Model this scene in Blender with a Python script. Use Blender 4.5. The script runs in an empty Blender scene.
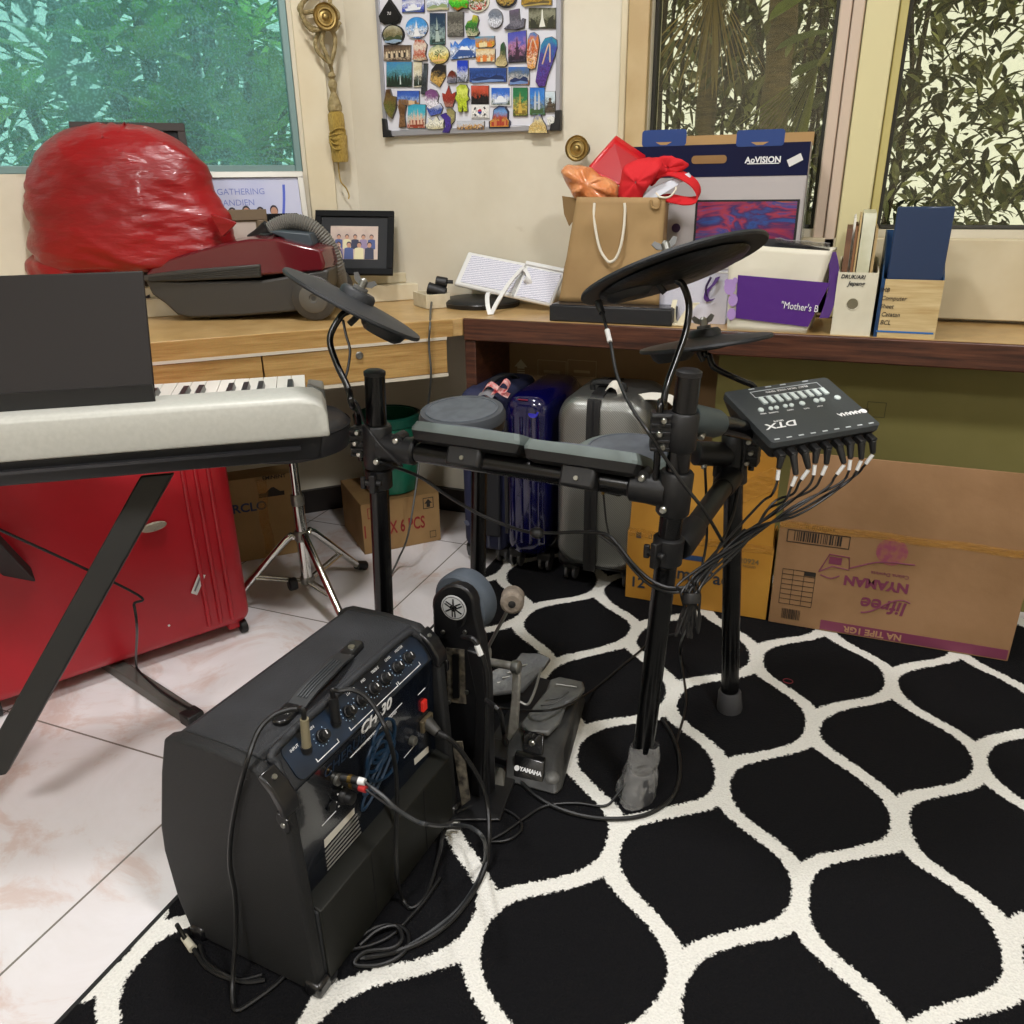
# A cluttered music corner: electronic drum rack, bass amplifier, keyboard, desks and window.
import bpy, math, random
from mathutils import Matrix, Vector, noise as mnoise
random.seed(7)
COL = bpy.context.scene.collection
V = Vector

# ------------------------------------------------------------------ camera model (world: X along back wall, Y into it, Z up)
F = 800.0; YAW = math.radians(21.82); PIT = math.radians(22.16); ROL = math.radians(-.82); CH = 1.10
_f = V((-math.sin(YAW)*math.cos(PIT), math.cos(YAW)*math.cos(PIT), -math.sin(PIT)))
_r = V((math.cos(YAW), math.sin(YAW), 0)); _u = _r.cross(_f)
RT = math.cos(ROL)*_r + math.sin(ROL)*_u
UP = -math.sin(ROL)*_r + math.cos(ROL)*_u
FW = _f; EYE = V((0, 0, CH))
def ray(px, py): return FW + RT*((px-512)/F) + UP*(-(py-512)/F)
def az(px, py, z=0.0): d = ray(px, py); return EYE + d*((z-CH)/d.z)          # point at a height
def ay(px, py, Y): d = ray(px, py); return EYE + d*(Y/d.y)                      # point on a plane parallel to the back wall
def ax(px, py, X): d = ray(px, py); return EYE + d*(X/d.x)
def ad(px, py, D): return EYE + ray(px, py)*D                                   # point at a distance
def ap(px, py, p, n): d = ray(px, py); n = V(n); return EYE + d*((V(p)-EYE).dot(n)/d.dot(n))
def scr(dx, dy, df=0.0): return (RT*dx - UP*dy + FW*df)

# room constants
YB = 2.46; KL = 3.975; DZ = .75; S2 = math.sqrt(.5)
NL = V((S2, -S2, 0)); UL = V((S2, S2, 0))
def al(px, py, k=KL): return ap(px, py, (0, k, 0), (1, -1, 0))                    # on a plane parallel to the left wall

# ------------------------------------------------------------------ materials
def lin(c):
    c = c.lstrip('#'); o = []
    for i in (0, 2, 4):
        v = int(c[i:i+2], 16)/255
        o.append(v/12.92 if v <= .04045 else ((v+.055)/1.055)**2.4)
    return (*o, 1)
MATS = {}
def newmat(name):
    m = bpy.data.materials.new(name); m.use_nodes = True
    nt = m.node_tree
    b = nt.nodes['Principled BSDF']
    return m, nt, b
def N(nt, t, **kw):
    n = nt.nodes.new(t)
    for k, v in kw.items():
        if k.startswith('i_'):
            key = k[2:]; key = int(key) if key.isdigit() else key.replace('_', ' ')
            n.inputs[key].default_value = v
        else: setattr(n, k, v)
    return n
def L(nt, a, b): nt.links.new(a, b)
def M(name, c, rough=.5, metal=0, var=None, bump=None, spec=.5, coat=0, emit=None, alpha=None, stretch=None):
    if name in MATS: return MATS[name]
    m, nt, b = newmat(name)
    b.inputs['Base Color'].default_value = lin(c); b.inputs['Roughness'].default_value = rough
    b.inputs['Metallic'].default_value = metal; b.inputs['Specular IOR Level'].default_value = spec
    b.inputs['Coat Weight'].default_value = coat
    tc = N(nt, 'ShaderNodeTexCoord'); src = tc.outputs['Object']
    if stretch:
        mp = N(nt, 'ShaderNodeMapping'); mp.inputs['Scale'].default_value = stretch
        L(nt, src, mp.inputs['Vector']); src = mp.outputs['Vector']
    if var:
        sc, c2 = var[0], var[1]
        nz = N(nt, 'ShaderNodeTexNoise', i_Scale=sc, i_Detail=6.0); L(nt, src, nz.inputs['Vector'])
        rp = N(nt, 'ShaderNodeValToRGB'); rp.color_ramp.elements[0].position = .38; rp.color_ramp.elements[1].position = .64
        rp.color_ramp.elements[0].color = lin(c); rp.color_ramp.elements[1].color = lin(c2)
        L(nt, nz.outputs['Fac'], rp.inputs['Fac']); L(nt, rp.outputs['Color'], b.inputs['Base Color'])
    if bump:
        nb = N(nt, 'ShaderNodeTexNoise', i_Scale=bump[0], i_Detail=4.0); L(nt, src, nb.inputs['Vector'])
        bp = N(nt, 'ShaderNodeBump', i_Strength=bump[1], i_Distance=.01); L(nt, nb.outputs['Fac'], bp.inputs['Height'])
        L(nt, bp.outputs['Normal'], b.inputs['Normal'])
    if emit:
        b.inputs['Emission Color'].default_value = lin(c); b.inputs['Emission Strength'].default_value = emit
    if alpha is not None: b.inputs['Alpha'].default_value = alpha
    MATS[name] = m; return m

def wood(name, c1, c2, stretch, scale=6, rough=.4, weave=0.0):
    m, nt, b = newmat(name)
    tc = N(nt, 'ShaderNodeTexCoord'); mp = N(nt, 'ShaderNodeMapping'); mp.inputs['Scale'].default_value = stretch
    L(nt, tc.outputs['Object'], mp.inputs['Vector'])
    n1 = N(nt, 'ShaderNodeTexNoise', i_Scale=scale, i_Detail=8.0, i_Roughness=.65); L(nt, mp.outputs['Vector'], n1.inputs['Vector'])
    rp = N(nt, 'ShaderNodeValToRGB'); e = rp.color_ramp.elements
    e[0].position = .34; e[0].color = lin(c1); e[1].position = .66; e[1].color = lin(c2)
    L(nt, n1.outputs['Fac'], rp.inputs['Fac']); out = rp.outputs['Color']
    if weave:
        n2 = N(nt, 'ShaderNodeTexNoise', i_Scale=260.0, i_Detail=2.0); L(nt, tc.outputs['Object'], n2.inputs['Vector'])
        mx = N(nt, 'ShaderNodeMix', data_type='RGBA', blend_type='MULTIPLY'); mx.inputs[0].default_value = weave
        L(nt, out, mx.inputs[6]); L(nt, n2.outputs['Color'], mx.inputs[7]); out = mx.outputs[2]
    L(nt, out, b.inputs['Base Color']); b.inputs['Roughness'].default_value = rough
    MATS[name] = m; return m

# ------------------------------------------------------------------ mesh building (everything is laid out in world coordinates)
class MB:
    def __init__(s, T=None): s.v = []; s.f = []; s.mi = []; s.T = T; s.m = 0
    def p(s, q):
        q = V(q); s.v.append(s.T @ q if s.T is not None else q); return len(s.v)-1
    def face(s, ids): s.f.append(tuple(ids)); s.mi.append(s.m)
    def box(s, c, d, R=None):
        c = V(c); h = [x/2 for x in d]; i = []
        for x, y, z in ((-1,-1,-1),(1,-1,-1),(1,1,-1),(-1,1,-1),(-1,-1,1),(1,-1,1),(1,1,1),(-1,1,1)):
            q = V((x*h[0], y*h[1], z*h[2]))
            if R is not None: q = R @ q
            i.append(s.p(c+q))
        for q in ((0,3,2,1),(4,5,6,7),(0,1,5,4),(1,2,6,5),(2,3,7,6),(3,0,4,7)): s.face([i[k] for k in q])
        return s
    def hexa(s, lo, hi):                      # eight corners: two quads
        return s.loft([lo, hi])
    def loft(s, rings, cap=True, closed=True):
        idx = [[s.p(q) for q in r] for r in rings]; n = len(idx[0])
        for a, b in zip(idx, idx[1:]):
            for k in range(n if closed else n-1):
                s.face((a[k], a[(k+1) % n], b[(k+1) % n], b[k]))
        if cap and closed:
            s.face(idx[0][::-1]); s.face(idx[-1])
        return s
    def prism(s, poly, off):                  # polygon of 3D points extruded by a vector
        off = V(off); return s.loft([[V(q) for q in poly], [V(q)+off for q in poly]])
    def cyl(s, a, b, r0, r1=None, n=20, cap=True):
        a, b = V(a), V(b); r1 = r0 if r1 is None else r1
        d = (b-a).normalized(); e = d.orthogonal().normalized(); g = d.cross(e)
        R = lambda c, r: [c+e*(r*math.cos(2*math.pi*k/n))+g*(r*math.sin(2*math.pi*k/n)) for k in range(n)]
        return s.loft([R(a, r0), R(b, r1)], cap)
    def lathe(s, prof, o, d=(0,0,1), n=32, ref=None, sx=1, sy=1, cap=True):   # prof: (radius, height along d)
        o = V(o); d = V(d).normalized()
        e = (V(ref) - d*V(ref).dot(d)).normalized() if ref is not None else d.orthogonal().normalized(); g = d.cross(e)
        return s.loft([[o+d*h+e*(r*sx*math.cos(2*math.pi*k/n))+g*(r*sy*math.sin(2*math.pi*k/n)) for k in range(n)] for r, h in prof], cap)
    def tube(s, pts, r, n=8, smooth=6, cap=True):
        pts = [V(q) for q in pts]
        if smooth and len(pts) > 2: pts = spline(pts, smooth)
        rings = []; up = None
        for i, q in enumerate(pts):
            d = (pts[min(i+1, len(pts)-1)]-pts[max(i-1, 0)])
            if d.length < 1e-9: d = V((0,0,1))
            d.normalize()
            e = d.orthogonal() if up is None else up - d*up.dot(d)
            if e.length < 1e-6: e = d.orthogonal()
            e.normalize(); up = e; g = d.cross(e)
            rr = r(i/(len(pts)-1)) if callable(r) else r
            rings.append([q+e*(rr*math.cos(2*math.pi*k/n))+g*(rr*math.sin(2*math.pi*k/n)) for k in range(n)])
        return s.loft(rings, cap)
    def band(s, pts, w, t, smooth=6):          # flat strap: w is the width vector
        pts = [V(q) for q in pts]
        if smooth and len(pts) > 2: pts = spline(pts, smooth)
        w = V(w); rings = []
        for i, q in enumerate(pts):
            d = (pts[min(i+1, len(pts)-1)]-pts[max(i-1, 0)]).normalized(); nn = d.cross(w).normalized()*t/2
            rings.append([q-w/2-nn, q+w/2-nn, q+w/2+nn, q-w/2+nn])
        return s.loft(rings)
    def ball(s, c, r, n=16, m=10, sc=(1,1,1)):
        c = V(c); rings = []
        for j in range(1, m):
            t = math.pi*j/m
            rings.append([c+V((sc[0]*r*math.sin(t)*math.cos(2*math.pi*k/n), sc[1]*r*math.sin(t)*math.sin(2*math.pi*k/n), -sc[2]*r*math.cos(t))) for k in range(n)])
        return s.loft(rings)
    def quad(s, a, b, c, d): s.face([s.p(q) for q in (a, b, c, d)]); return s
    def poly(s, pts): s.face([s.p(q) for q in pts]); return s
    def grid(s, fn, nu, nv):
        idx = [[s.p(fn(i/nu, j/nv)) for j in range(nv+1)] for i in range(nu+1)]
        for i in range(nu):
            for j in range(nv): s.face((idx[i][j], idx[i+1][j], idx[i+1][j+1], idx[i][j+1]))
        return s
def spline(p, k):
    o = []; q = [p[0]*2-p[1]]+p+[p[-1]*2-p[-2]]
    for i in range(1, len(q)-2):
        for j in range(k):
            t = j/k; a, b, c, d = q[i-1], q[i], q[i+1], q[i+2]
            o.append(.5*((2*b)+(c-a)*t+(2*a-5*b+4*c-d)*t*t+(3*b-a-3*c+d)*t**3))
    o.append(p[-1]); return o
def frame(o, x, y=None, z=None):
    x = V(x).normalized()
    if z is not None: z = V(z); z = (z-x*z.dot(x)).normalized(); y = z.cross(x)
    else: y = V(y); y = (y-x*y.dot(x)).normalized(); z = x.cross(y)
    return Matrix(((x.x,y.x,z.x,o[0]),(x.y,y.y,z.y,o[1]),(x.z,y.z,z.z,o[2]),(0,0,0,1)))

WM = {}
def thing(name, label, cat, loc=(0,0,0), group=None):
    o = bpy.data.objects.new(name, None); COL.objects.link(o); o.empty_display_size = .05
    o.location = loc; o['label'] = label; o['category'] = cat
    if group: o['group'] = group
    WM[o] = V(loc); return o
def part(name, mb, mat, parent=None, label=None, bev=0, seg=2, smooth=40, sub=0, solid=0):
    base = WM[parent] if parent is not None else V((0,0,0))
    me = bpy.data.meshes.new(name); me.from_pydata([tuple(q-base) for q in mb.v], [], mb.f)
    for m in (mat if isinstance(mat, (list, tuple)) else [mat]): me.materials.append(m)
    if isinstance(mat, (list, tuple)): me.polygons.foreach_set('material_index', mb.mi)
    import bmesh
    bm = bmesh.new(); bm.from_mesh(me); bmesh.ops.recalc_face_normals(bm, faces=bm.faces); bm.to_mesh(me); bm.free()
    if smooth:
        me.shade_smooth(); me.set_sharp_from_angle(angle=math.radians(smooth))
    o = bpy.data.objects.new(name, me); COL.objects.link(o)
    if parent is not None: o.parent = parent
    WM[o] = base
    if label: o['label'] = label
    if solid:
        md = o.modifiers.new('thick', 'SOLIDIFY'); md.thickness = solid
    if bev:
        md = o.modifiers.new('bevel', 'BEVEL'); md.width = bev; md.segments = seg; md.limit_method = 'ANGLE'; md.angle_limit = math.radians(35)
    if sub:
        md = o.modifiers.new('sub', 'SUBSURF'); md.levels = sub; md.render_levels = sub
    return o
def single(name, mb, mat, label, cat, group=None, loc=None, **kw):   # a thing that is one mesh
    c = V(loc) if loc is not None else sum(mb.v, V((0,0,0)))/len(mb.v)
    dummy = object(); WM[dummy] = c
    mb.v = [q-c for q in mb.v]
    o = part(name, mb, mat, None, **kw); o.location = c
    o['label'] = label; o['category'] = cat; WM[o] = c
    if group: o['group'] = group
    return o
def struct(name, mb, mat, **kw):
    o = part(name, mb, mat, None, **kw); o['kind'] = 'structure'; return o
def letters(txt, size, T, mat, parent, name='lettering', align='LEFT', ext=.0004, label=None, sx=1.0, shear=0.0, bold=0.0):
    cu = bpy.data.curves.new('t', 'FONT'); cu.body = txt; cu.size = size; cu.extrude = ext; cu.align_x = align
    cu.align_y = 'CENTER'; cu.resolution_u = 3; cu.shear = shear; cu.offset = bold
    ob = bpy.data.objects.new('t', cu); COL.objects.link(ob)
    bpy.context.view_layer.update()
    me = bpy.data.meshes.new_from_object(ob.evaluated_get(bpy.context.evaluated_depsgraph_get()))
    bpy.data.objects.remove(ob); bpy.data.curves.remove(cu)
    S = Matrix.Diagonal((sx, 1, 1, 1))
    mb = MB(); mb.v = [T @ (S @ v.co) for v in me.vertices]; mb.f = [tuple(p.vertices) for p in me.polygons]; mb.mi = [0]*len(mb.f)
    bpy.data.meshes.remove(me)
    return part(name, mb, mat, parent, smooth=0, label=label)
def rrect(w, h, r, n=5):
    o = []
    for cx, cy, a in ((w/2-r, h/2-r, 0), (-w/2+r, h/2-r, 90), (-w/2+r, -h/2+r, 180), (w/2-r, -h/2+r, 270)):
        for k in range(n+1):
            t = math.radians(a+90*k/n); o.append((cx+r*math.cos(t), cy+r*math.sin(t)))
    return o
def rbox(mb, T, w, h, r, d0, d1, n=5):     # rounded-rectangle slab: local x,y outline, local z thickness
    R = rrect(w, h, r, n); mb.loft([[T @ V((x, y, d0)) for x, y in R], [T @ V((x, y, d1)) for x, y in R]]); return mb
def nz(p, s=1.0): return mnoise.noise(V(p)*s)
# ------------------------------------------------------------------ shared materials
BLACK = M('black_metal', '#050506', .24, .0, spec=.45)
BLKPL = M('black_plastic', '#141415', .5, bump=(300, .05))
BLKMT = M('black_matte', '#0b0b0c', .75)
RUBBER = M('grey_rubber', '#494e55', .65, var=(40, '#545a61'))
PADGREY = M('pad_grey', '#59625f', .6, var=(18, '#616b69'))
STEEL = M('steel', '#8f8f8a', .42, .9)
CHROME = M('chrome', '#d0d0cc', .12, 1)
BRASS = M('brass', '#b39a62', .42, .9, var=(30, '#8f7a4a'))
WHITEPL = M('white_plastic', '#dcdcda', .45)
WHITEINK = M('white_ink', '#e8e8e8', .6)
CABLE = M('cable_rubber', '#0d0d0e', .45)
GREYCABLE = M('grey_cable', '#4a4b48', .5)
PAPER = M('white_paper', '#d8d4c8', .8)
TAPE = M('clear_tape', '#c8c4b8', .2, alpha=.25)

# plaster wall
def plaster():
    m, nt, b = newmat('cream_plaster')
    g = N(nt, 'ShaderNodeNewGeometry')
    n1 = N(nt, 'ShaderNodeTexNoise', i_Scale=2.2, i_Detail=9.0, i_Roughness=.6); L(nt, g.outputs['Position'], n1.inputs['Vector'])
    r = N(nt, 'ShaderNodeValToRGB'); e = r.color_ramp.elements
    e[0].position = .3; e[0].color = lin('#cfc6b0'); e[1].position = .6; e[1].color = lin('#dcd5c2')
    L(nt, n1.outputs['Fac'], r.inputs['Fac'])
    n2 = N(nt, 'ShaderNodeTexNoise', i_Scale=9.0, i_Detail=8.0); L(nt, g.outputs['Position'], n2.inputs['Vector'])
    r2 = N(nt, 'ShaderNodeValToRGB'); e = r2.color_ramp.elements
    e[0].position = .70; e[0].color = (1,1,1,1); e[1].position = .80; e[1].color = lin('#bcb096')
    L(nt, n2.outputs['Fac'], r2.inputs['Fac'])
    mx = N(nt, 'ShaderNodeMix', data_type='RGBA', blend_type='MULTIPLY'); mx.inputs[0].default_value = .5
    L(nt, r.outputs['Color'], mx.inputs[6]); L(nt, r2.outputs['Color'], mx.inputs[7]); L(nt, mx.outputs[2], b.inputs['Base Color'])
    b.inputs['Roughness'].default_value = .7
    bp = N(nt, 'ShaderNodeBump', i_Strength=.08, i_Distance=.02); L(nt, n2.outputs['Fac'], bp.inputs['Height']); L(nt, bp.outputs['Normal'], b.inputs['Normal'])
    return m
WALL = plaster()
FRAMEP = M('painted_window_frame', '#cdbf9e', .5, var=(6, '#d8ccae'))
TRIMD = M('dark_skirting', '#1b1512', .4)

# marble tile floor
def tiles():
    m, nt, b = newmat('marble_tiles')
    g = N(nt, 'ShaderNodeNewGeometry'); sp = N(nt, 'ShaderNodeSeparateXYZ'); L(nt, g.outputs['Position'], sp.inputs[0])
    n1 = N(nt, 'ShaderNodeTexNoise', i_Scale=3.2, i_Detail=10.0, i_Roughness=.7, i_Distortion=1.6); L(nt, g.outputs['Position'], n1.inputs['Vector'])
    r = N(nt, 'ShaderNodeValToRGB'); e = r.color_ramp.elements
    e[0].position = .3; e[0].color = lin('#e4e0e2'); e[1].position = .62; e[1].color = lin('#d3c2bc')
    k = r.color_ramp.elements.new(.52); k.color = lin('#ded9d9')
    L(nt, n1.outputs['Fac'], r.inputs['Fac'])
    def seam(axis, off):
        a = N(nt, 'ShaderNodeMath', operation='ADD', i_1=off); L(nt, sp.outputs[axis], a.inputs[0])
        q = N(nt, 'ShaderNodeMath', operation='PINGPONG', i_1=.30); L(nt, a.outputs[0], q.inputs[0])
        c = N(nt, 'ShaderNodeMath', operation='LESS_THAN', i_1=.0022); L(nt, q.outputs[0], c.inputs[0]); return c
    a, c = seam('X', 1.053+6.0), seam('Y', -2.19+6.0)
    mxm = N(nt, 'ShaderNodeMath', operation='MAXIMUM'); L(nt, a.outputs[0], mxm.inputs[0]); L(nt, c.outputs[0], mxm.inputs[1])
    mx = N(nt, 'ShaderNodeMix', data_type='RGBA'); L(nt, mxm.outputs[0], mx.inputs[0]); L(nt, r.outputs['Color'], mx.inputs[6]); mx.inputs[7].default_value = lin('#7c756e')
    L(nt, mx.outputs[2], b.inputs['Base Color']); b.inputs['Roughness'].default_value = .22
    return m
RP = [V((-3.78, -2.6, 0)), V((2.3, -2.6, 0)), V((2.3, 2.52, 0)), V((-1.52, 2.52, 0)), V((-3.78, -3.78+KL+.12, 0))]
mb = MB().prism([q+V((0,0,-.05)) for q in RP], (0, 0, .05)); struct('floor', mb, tiles())

# rug with shaggy ogee pattern
def rugmat():
    m, nt, b = newmat('ogee_shag')
    g = N(nt, 'ShaderNodeNewGeometry')
    nzv = N(nt, 'ShaderNodeTexNoise', i_Scale=190.0, i_Detail=2.0); L(nt, g.outputs['Position'], nzv.inputs['Vector'])
    sub = N(nt, 'ShaderNodeVectorMath', operation='SUBTRACT'); L(nt, nzv.outputs['Color'], sub.inputs[0]); sub.inputs[1].default_value = (.5, .5, .5)
    scl = N(nt, 'ShaderNodeVectorMath', operation='SCALE', i_Scale=.016); L(nt, sub.outputs[0], scl.inputs[0])
    n3 = N(nt, 'ShaderNodeTexNoise', i_Scale=5.0, i_Detail=1.0); L(nt, g.outputs['Position'], n3.inputs['Vector'])
    s3 = N(nt, 'ShaderNodeVectorMath', operation='SUBTRACT'); L(nt, n3.outputs['Color'], s3.inputs[0]); s3.inputs[1].default_value = (.5, .5, .5)
    c3 = N(nt, 'ShaderNodeVectorMath', operation='SCALE', i_Scale=.03); L(nt, s3.outputs[0], c3.inputs[0])
    ad_ = N(nt, 'ShaderNodeVectorMath', operation='ADD'); L(nt, g.outputs['Position'], ad_.inputs[0]); L(nt, scl.outputs[0], ad_.inputs[1])
    ad2 = N(nt, 'ShaderNodeVectorMath', operation='ADD'); L(nt, ad_.outputs[0], ad2.inputs[0]); L(nt, c3.outputs[0], ad2.inputs[1])
    sp = N(nt, 'ShaderNodeSeparateXYZ'); L(nt, ad2.outputs[0], sp.inputs[0])
    def mt(op, a, b_=None, c_=None):
        n = N(nt, 'ShaderNodeMath', operation=op)
        for i, q in enumerate((a, b_, c_)):
            if q is None: continue
            if isinstance(q, (int, float)): n.inputs[i].default_value = q
            else: L(nt, q, n.inputs[i])
        return n.outputs[0]
    PX, PY = .1555, .2390
    u = mt('DIVIDE', mt('SUBTRACT', mt('SUBTRACT', sp.outputs['X'], mt('MULTIPLY', mt('SUBTRACT', sp.outputs['Y'], 1.1), .020)), .066-20*PX), PX)
    v = mt('DIVIDE', mt('SUBTRACT', sp.outputs['Y'], 1.085-20*PY), PY)
    fu = mt('PINGPONG', u, 1.0)                       # 0 at even columns, 1 at odd ones
    s_ = mt('MULTIPLY', mt('SUBTRACT', 1.0, mt('COSINE', mt('MULTIPLY', v, math.pi))), .5)
    t2 = mt('MULTIPLY', mt('MULTIPLY', s_, s_), mt('SUBTRACT', 3.0, mt('MULTIPLY', s_, 2.0)))
    s_ = mt('ADD', mt('MULTIPLY', s_, .30), mt('MULTIPLY', t2, .70))
    d = mt('MULTIPLY', mt('ABSOLUTE', mt('SUBTRACT', fu, s_)), PX)
    sl = mt('MULTIPLY', mt('SINE', mt('MULTIPLY', v, math.pi)), 1.2)
    den = mt('SQRT', mt('ADD', 1.0, mt('MULTIPLY', sl, sl)))
    dist = mt('DIVIDE', d, den)
    mr = N(nt, 'ShaderNodeMapRange', i_From_Min=.0134, i_From_Max=.0162, i_To_Min=1.0, i_To_Max=0.0); L(nt, dist, mr.inputs['Value'])
    n4 = N(nt, 'ShaderNodeTexNoise', i_Scale=260.0, i_Detail=3.0); L(nt, g.outputs['Position'], n4.inputs['Vector'])
    rb = N(nt, 'ShaderNodeValToRGB'); rb.color_ramp.elements[0].color = lin('#060607'); rb.color_ramp.elements[1].color = lin('#141417')
    rw = N(nt, 'ShaderNodeValToRGB'); rw.color_ramp.elements[0].color = lin('#c9c7c0'); rw.color_ramp.elements[1].color = lin('#f0efe8')
    L(nt, n4.outputs['Fac'], rb.inputs['Fac']); L(nt, n4.outputs['Fac'], rw.inputs['Fac'])
    mx = N(nt, 'ShaderNodeMix', data_type='RGBA'); L(nt, mr.outputs[0], mx.inputs[0]); L(nt, rb.outputs['Color'], mx.inputs[6]); L(nt, rw.outputs['Color'], mx.inputs[7])
    L(nt, mx.outputs[2], b.inputs['Base Color']); b.inputs['Roughness'].default_value = .95; b.inputs['Specular IOR Level'].default_value = .15
    bp = N(nt, 'ShaderNodeBump', i_Strength=.5, i_Distance=.006); L(nt, n4.outputs['Fac'], bp.inputs['Height']); L(nt, bp.outputs['Normal'], b.inputs['Normal'])
    return m
rug = thing('rug', 'black shaggy rug with white curved ogee lattice lying on the tiles', 'rug', (.3, .6, 0))
mb = MB(); R_ = rrect(2.4, 3.5, .02)
mb.loft([[V((.302+x, .5+y, .0005)) for x, y in R_], [V((.302+x, .5+y, .007)) for x, y in R_]])
part('pile', mb, rugmat(), rug)
mb = MB().tube([(-.90, -1.2, .005), (-.901, 0, .005), (-.899, 1, .005), (-.9, 2.24, .005)], .005, 6); part('edge_binding', mb, BLKMT, rug, label='thin black stitched edge')

# ------------------------------------------------------------------ walls and windows
def wall_with_holes(name, P0, U, Nrm, length, z0, z1, holes, th=.12):
    """vertical wall from P0 along U; holes = (s0,s1,z0,z1); the body lies behind the visible face (against Nrm)"""
    xs = sorted({0, length, *[h[0] for h in holes], *[h[1] for h in holes]}); zs = sorted({z0, z1, *[h[2] for h in holes], *[h[3] for h in holes]})
    mb = MB()
    for a, b in zip(xs, xs[1:]):
        for c, d in zip(zs, zs[1:]):
            if any(h[0] <= (a+b)/2 <= h[1] and h[2] <= (c+d)/2 <= h[3] for h in holes): continue
            q = [P0+U*a+V((0,0,c)), P0+U*b+V((0,0,c)), P0+U*b+V((0,0,d)), P0+U*a+V((0,0,d))]
            mb.loft([q, [x-Nrm*th for x in q]])
    return struct(name, mb, WALL, smooth=0)
CX = KL/1.616*-.616; CXY = V((CX, CX+KL, 0)); YB = CX+KL                      # the room corner
# left wall: starts far left and ends at the corner
SL0 = 3.2; PL = CXY-UL*SL0
gl = lambda px, py: (al(px, py)-CXY).dot(UL)+SL0
w1r = gl(301, 150); w1b = 1.150
wall_with_holes('wall_left', PL, UL, NL, SL0+.05, -.0, 2.62, [(w1r-1.75, w1r, w1b, 2.35)])
# back wall
w2l = ay(651, 60, YB).x; w2r = ay(836, 40, YB).x; w3l = ay(893, 100, YB).x
NB = V((0, -1, 0)); UB = V((1, 0, 0))
wall_with_holes('wall_back', V((CX, YB, 0)), UB, NB, 2.2-CX, 0, 2.62, [(w2l-CX, w2r-CX, .98, 2.35), (w3l-CX+.005, w3l-CX+.9, .98, 2.35)])
mb = MB().box((2.26, .1, 1.31), (.12, 5.6, 2.62)); struct('wall_right', mb, WALL)
mb = MB().box((-.6, -2.56, 1.31), (6.4, .12, 2.62)); struct('wall_front', mb, WALL)
mb = MB().box((-3.74, -1.1, 1.31), (.12, 3.3, 2.62)); struct('wall_far_left', mb, WALL)
mb = MB().prism([q+V((0,0,2.62)) for q in RP], (0, 0, .08)); struct('ceiling', mb, M('ceiling_paint', '#dcd8cc', .8))
mb = MB()
q0 = CXY-UL*SL0+NL*.0; mb.prism([q0, CXY+UL*.0, CXY+UL*.0+NL*.018-UL*.02, q0+NL*.018], (0, 0, .085)); struct('baseboard_left', mb, TRIMD)
mb = MB().box(((CX+2.2)/2+.02, YB-.009, .0425), (2.2-CX-.04, .018, .085)); struct('baseboard_back', mb, TRIMD)

def glass(name, tint, haze, hazec, speck=0.0):
    m, nt, b = newmat(name); nt.nodes.remove(b)
    out = nt.nodes['Material Output']
    tr = N(nt, 'ShaderNodeBsdfTransparent'); tr.inputs['Color'].default_value = lin(tint)
    df = N(nt, 'ShaderNodeBsdfTranslucent'); df.inputs['Color'].default_value = lin(hazec)
    d2 = N(nt, 'ShaderNodeBsdfDiffuse'); d2.inputs['Color'].default_value = lin(hazec)
    md = N(nt, 'ShaderNodeMixShader'); md.inputs[0].default_value = .25; L(nt, df.outputs[0], md.inputs[1]); L(nt, d2.outputs[0], md.inputs[2])
    gs = N(nt, 'ShaderNodeBsdfGlossy', i_Roughness=.02)
    g = N(nt, 'ShaderNodeNewGeometry')
    n1 = N(nt, 'ShaderNodeTexNoise', i_Scale=140.0, i_Detail=3.0); L(nt, g.outputs['Position'], n1.inputs['Vector'])
    n2 = N(nt, 'ShaderNodeTexNoise', i_Scale=4.0, i_Detail=3.0); L(nt, g.outputs['Position'], n2.inputs['Vector'])
    mr = N(nt, 'ShaderNodeMapRange', i_From_Min=.5, i_From_Max=.75, i_To_Min=haze, i_To_Max=haze+speck); L(nt, n1.outputs['Fac'], mr.inputs['Value'])
    ml = N(nt, 'ShaderNodeMath', operation='MULTIPLY'); L(nt, mr.outputs[0], ml.inputs[0])
    m2 = N(nt, 'ShaderNodeMapRange', i_From_Min=.3, i_From_Max=.7, i_To_Min=.7, i_To_Max=1.3); L(nt, n2.outputs['Fac'], m2.inputs['Value']); L(nt, m2.outputs[0], ml.inputs[1])
    a = N(nt, 'ShaderNodeMixShader'); L(nt, ml.outputs[0], a.inputs[0]); L(nt, tr.outputs[0], a.inputs[1]); L(nt, md.outputs[0], a.inputs[2])
    c = N(nt, 'ShaderNodeMixShader'); c.inputs[0].default_value = .05; L(nt, a.outputs[0], c.inputs[1]); L(nt, gs.outputs[0], c.inputs[2])
    L(nt, c.outputs[0], out.inputs['Surface']); return m
GL1 = glass('teal_dusty_glass', '#bfe0d8', .24, '#a8d4dc', .30)
GL2 = glass('clear_dusty_glass', '#dcd9c8', .03, '#b9b49a', .05)
TEALF = M('teal_grey_aluminium', '#7e9a9a', .4, .3)
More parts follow.
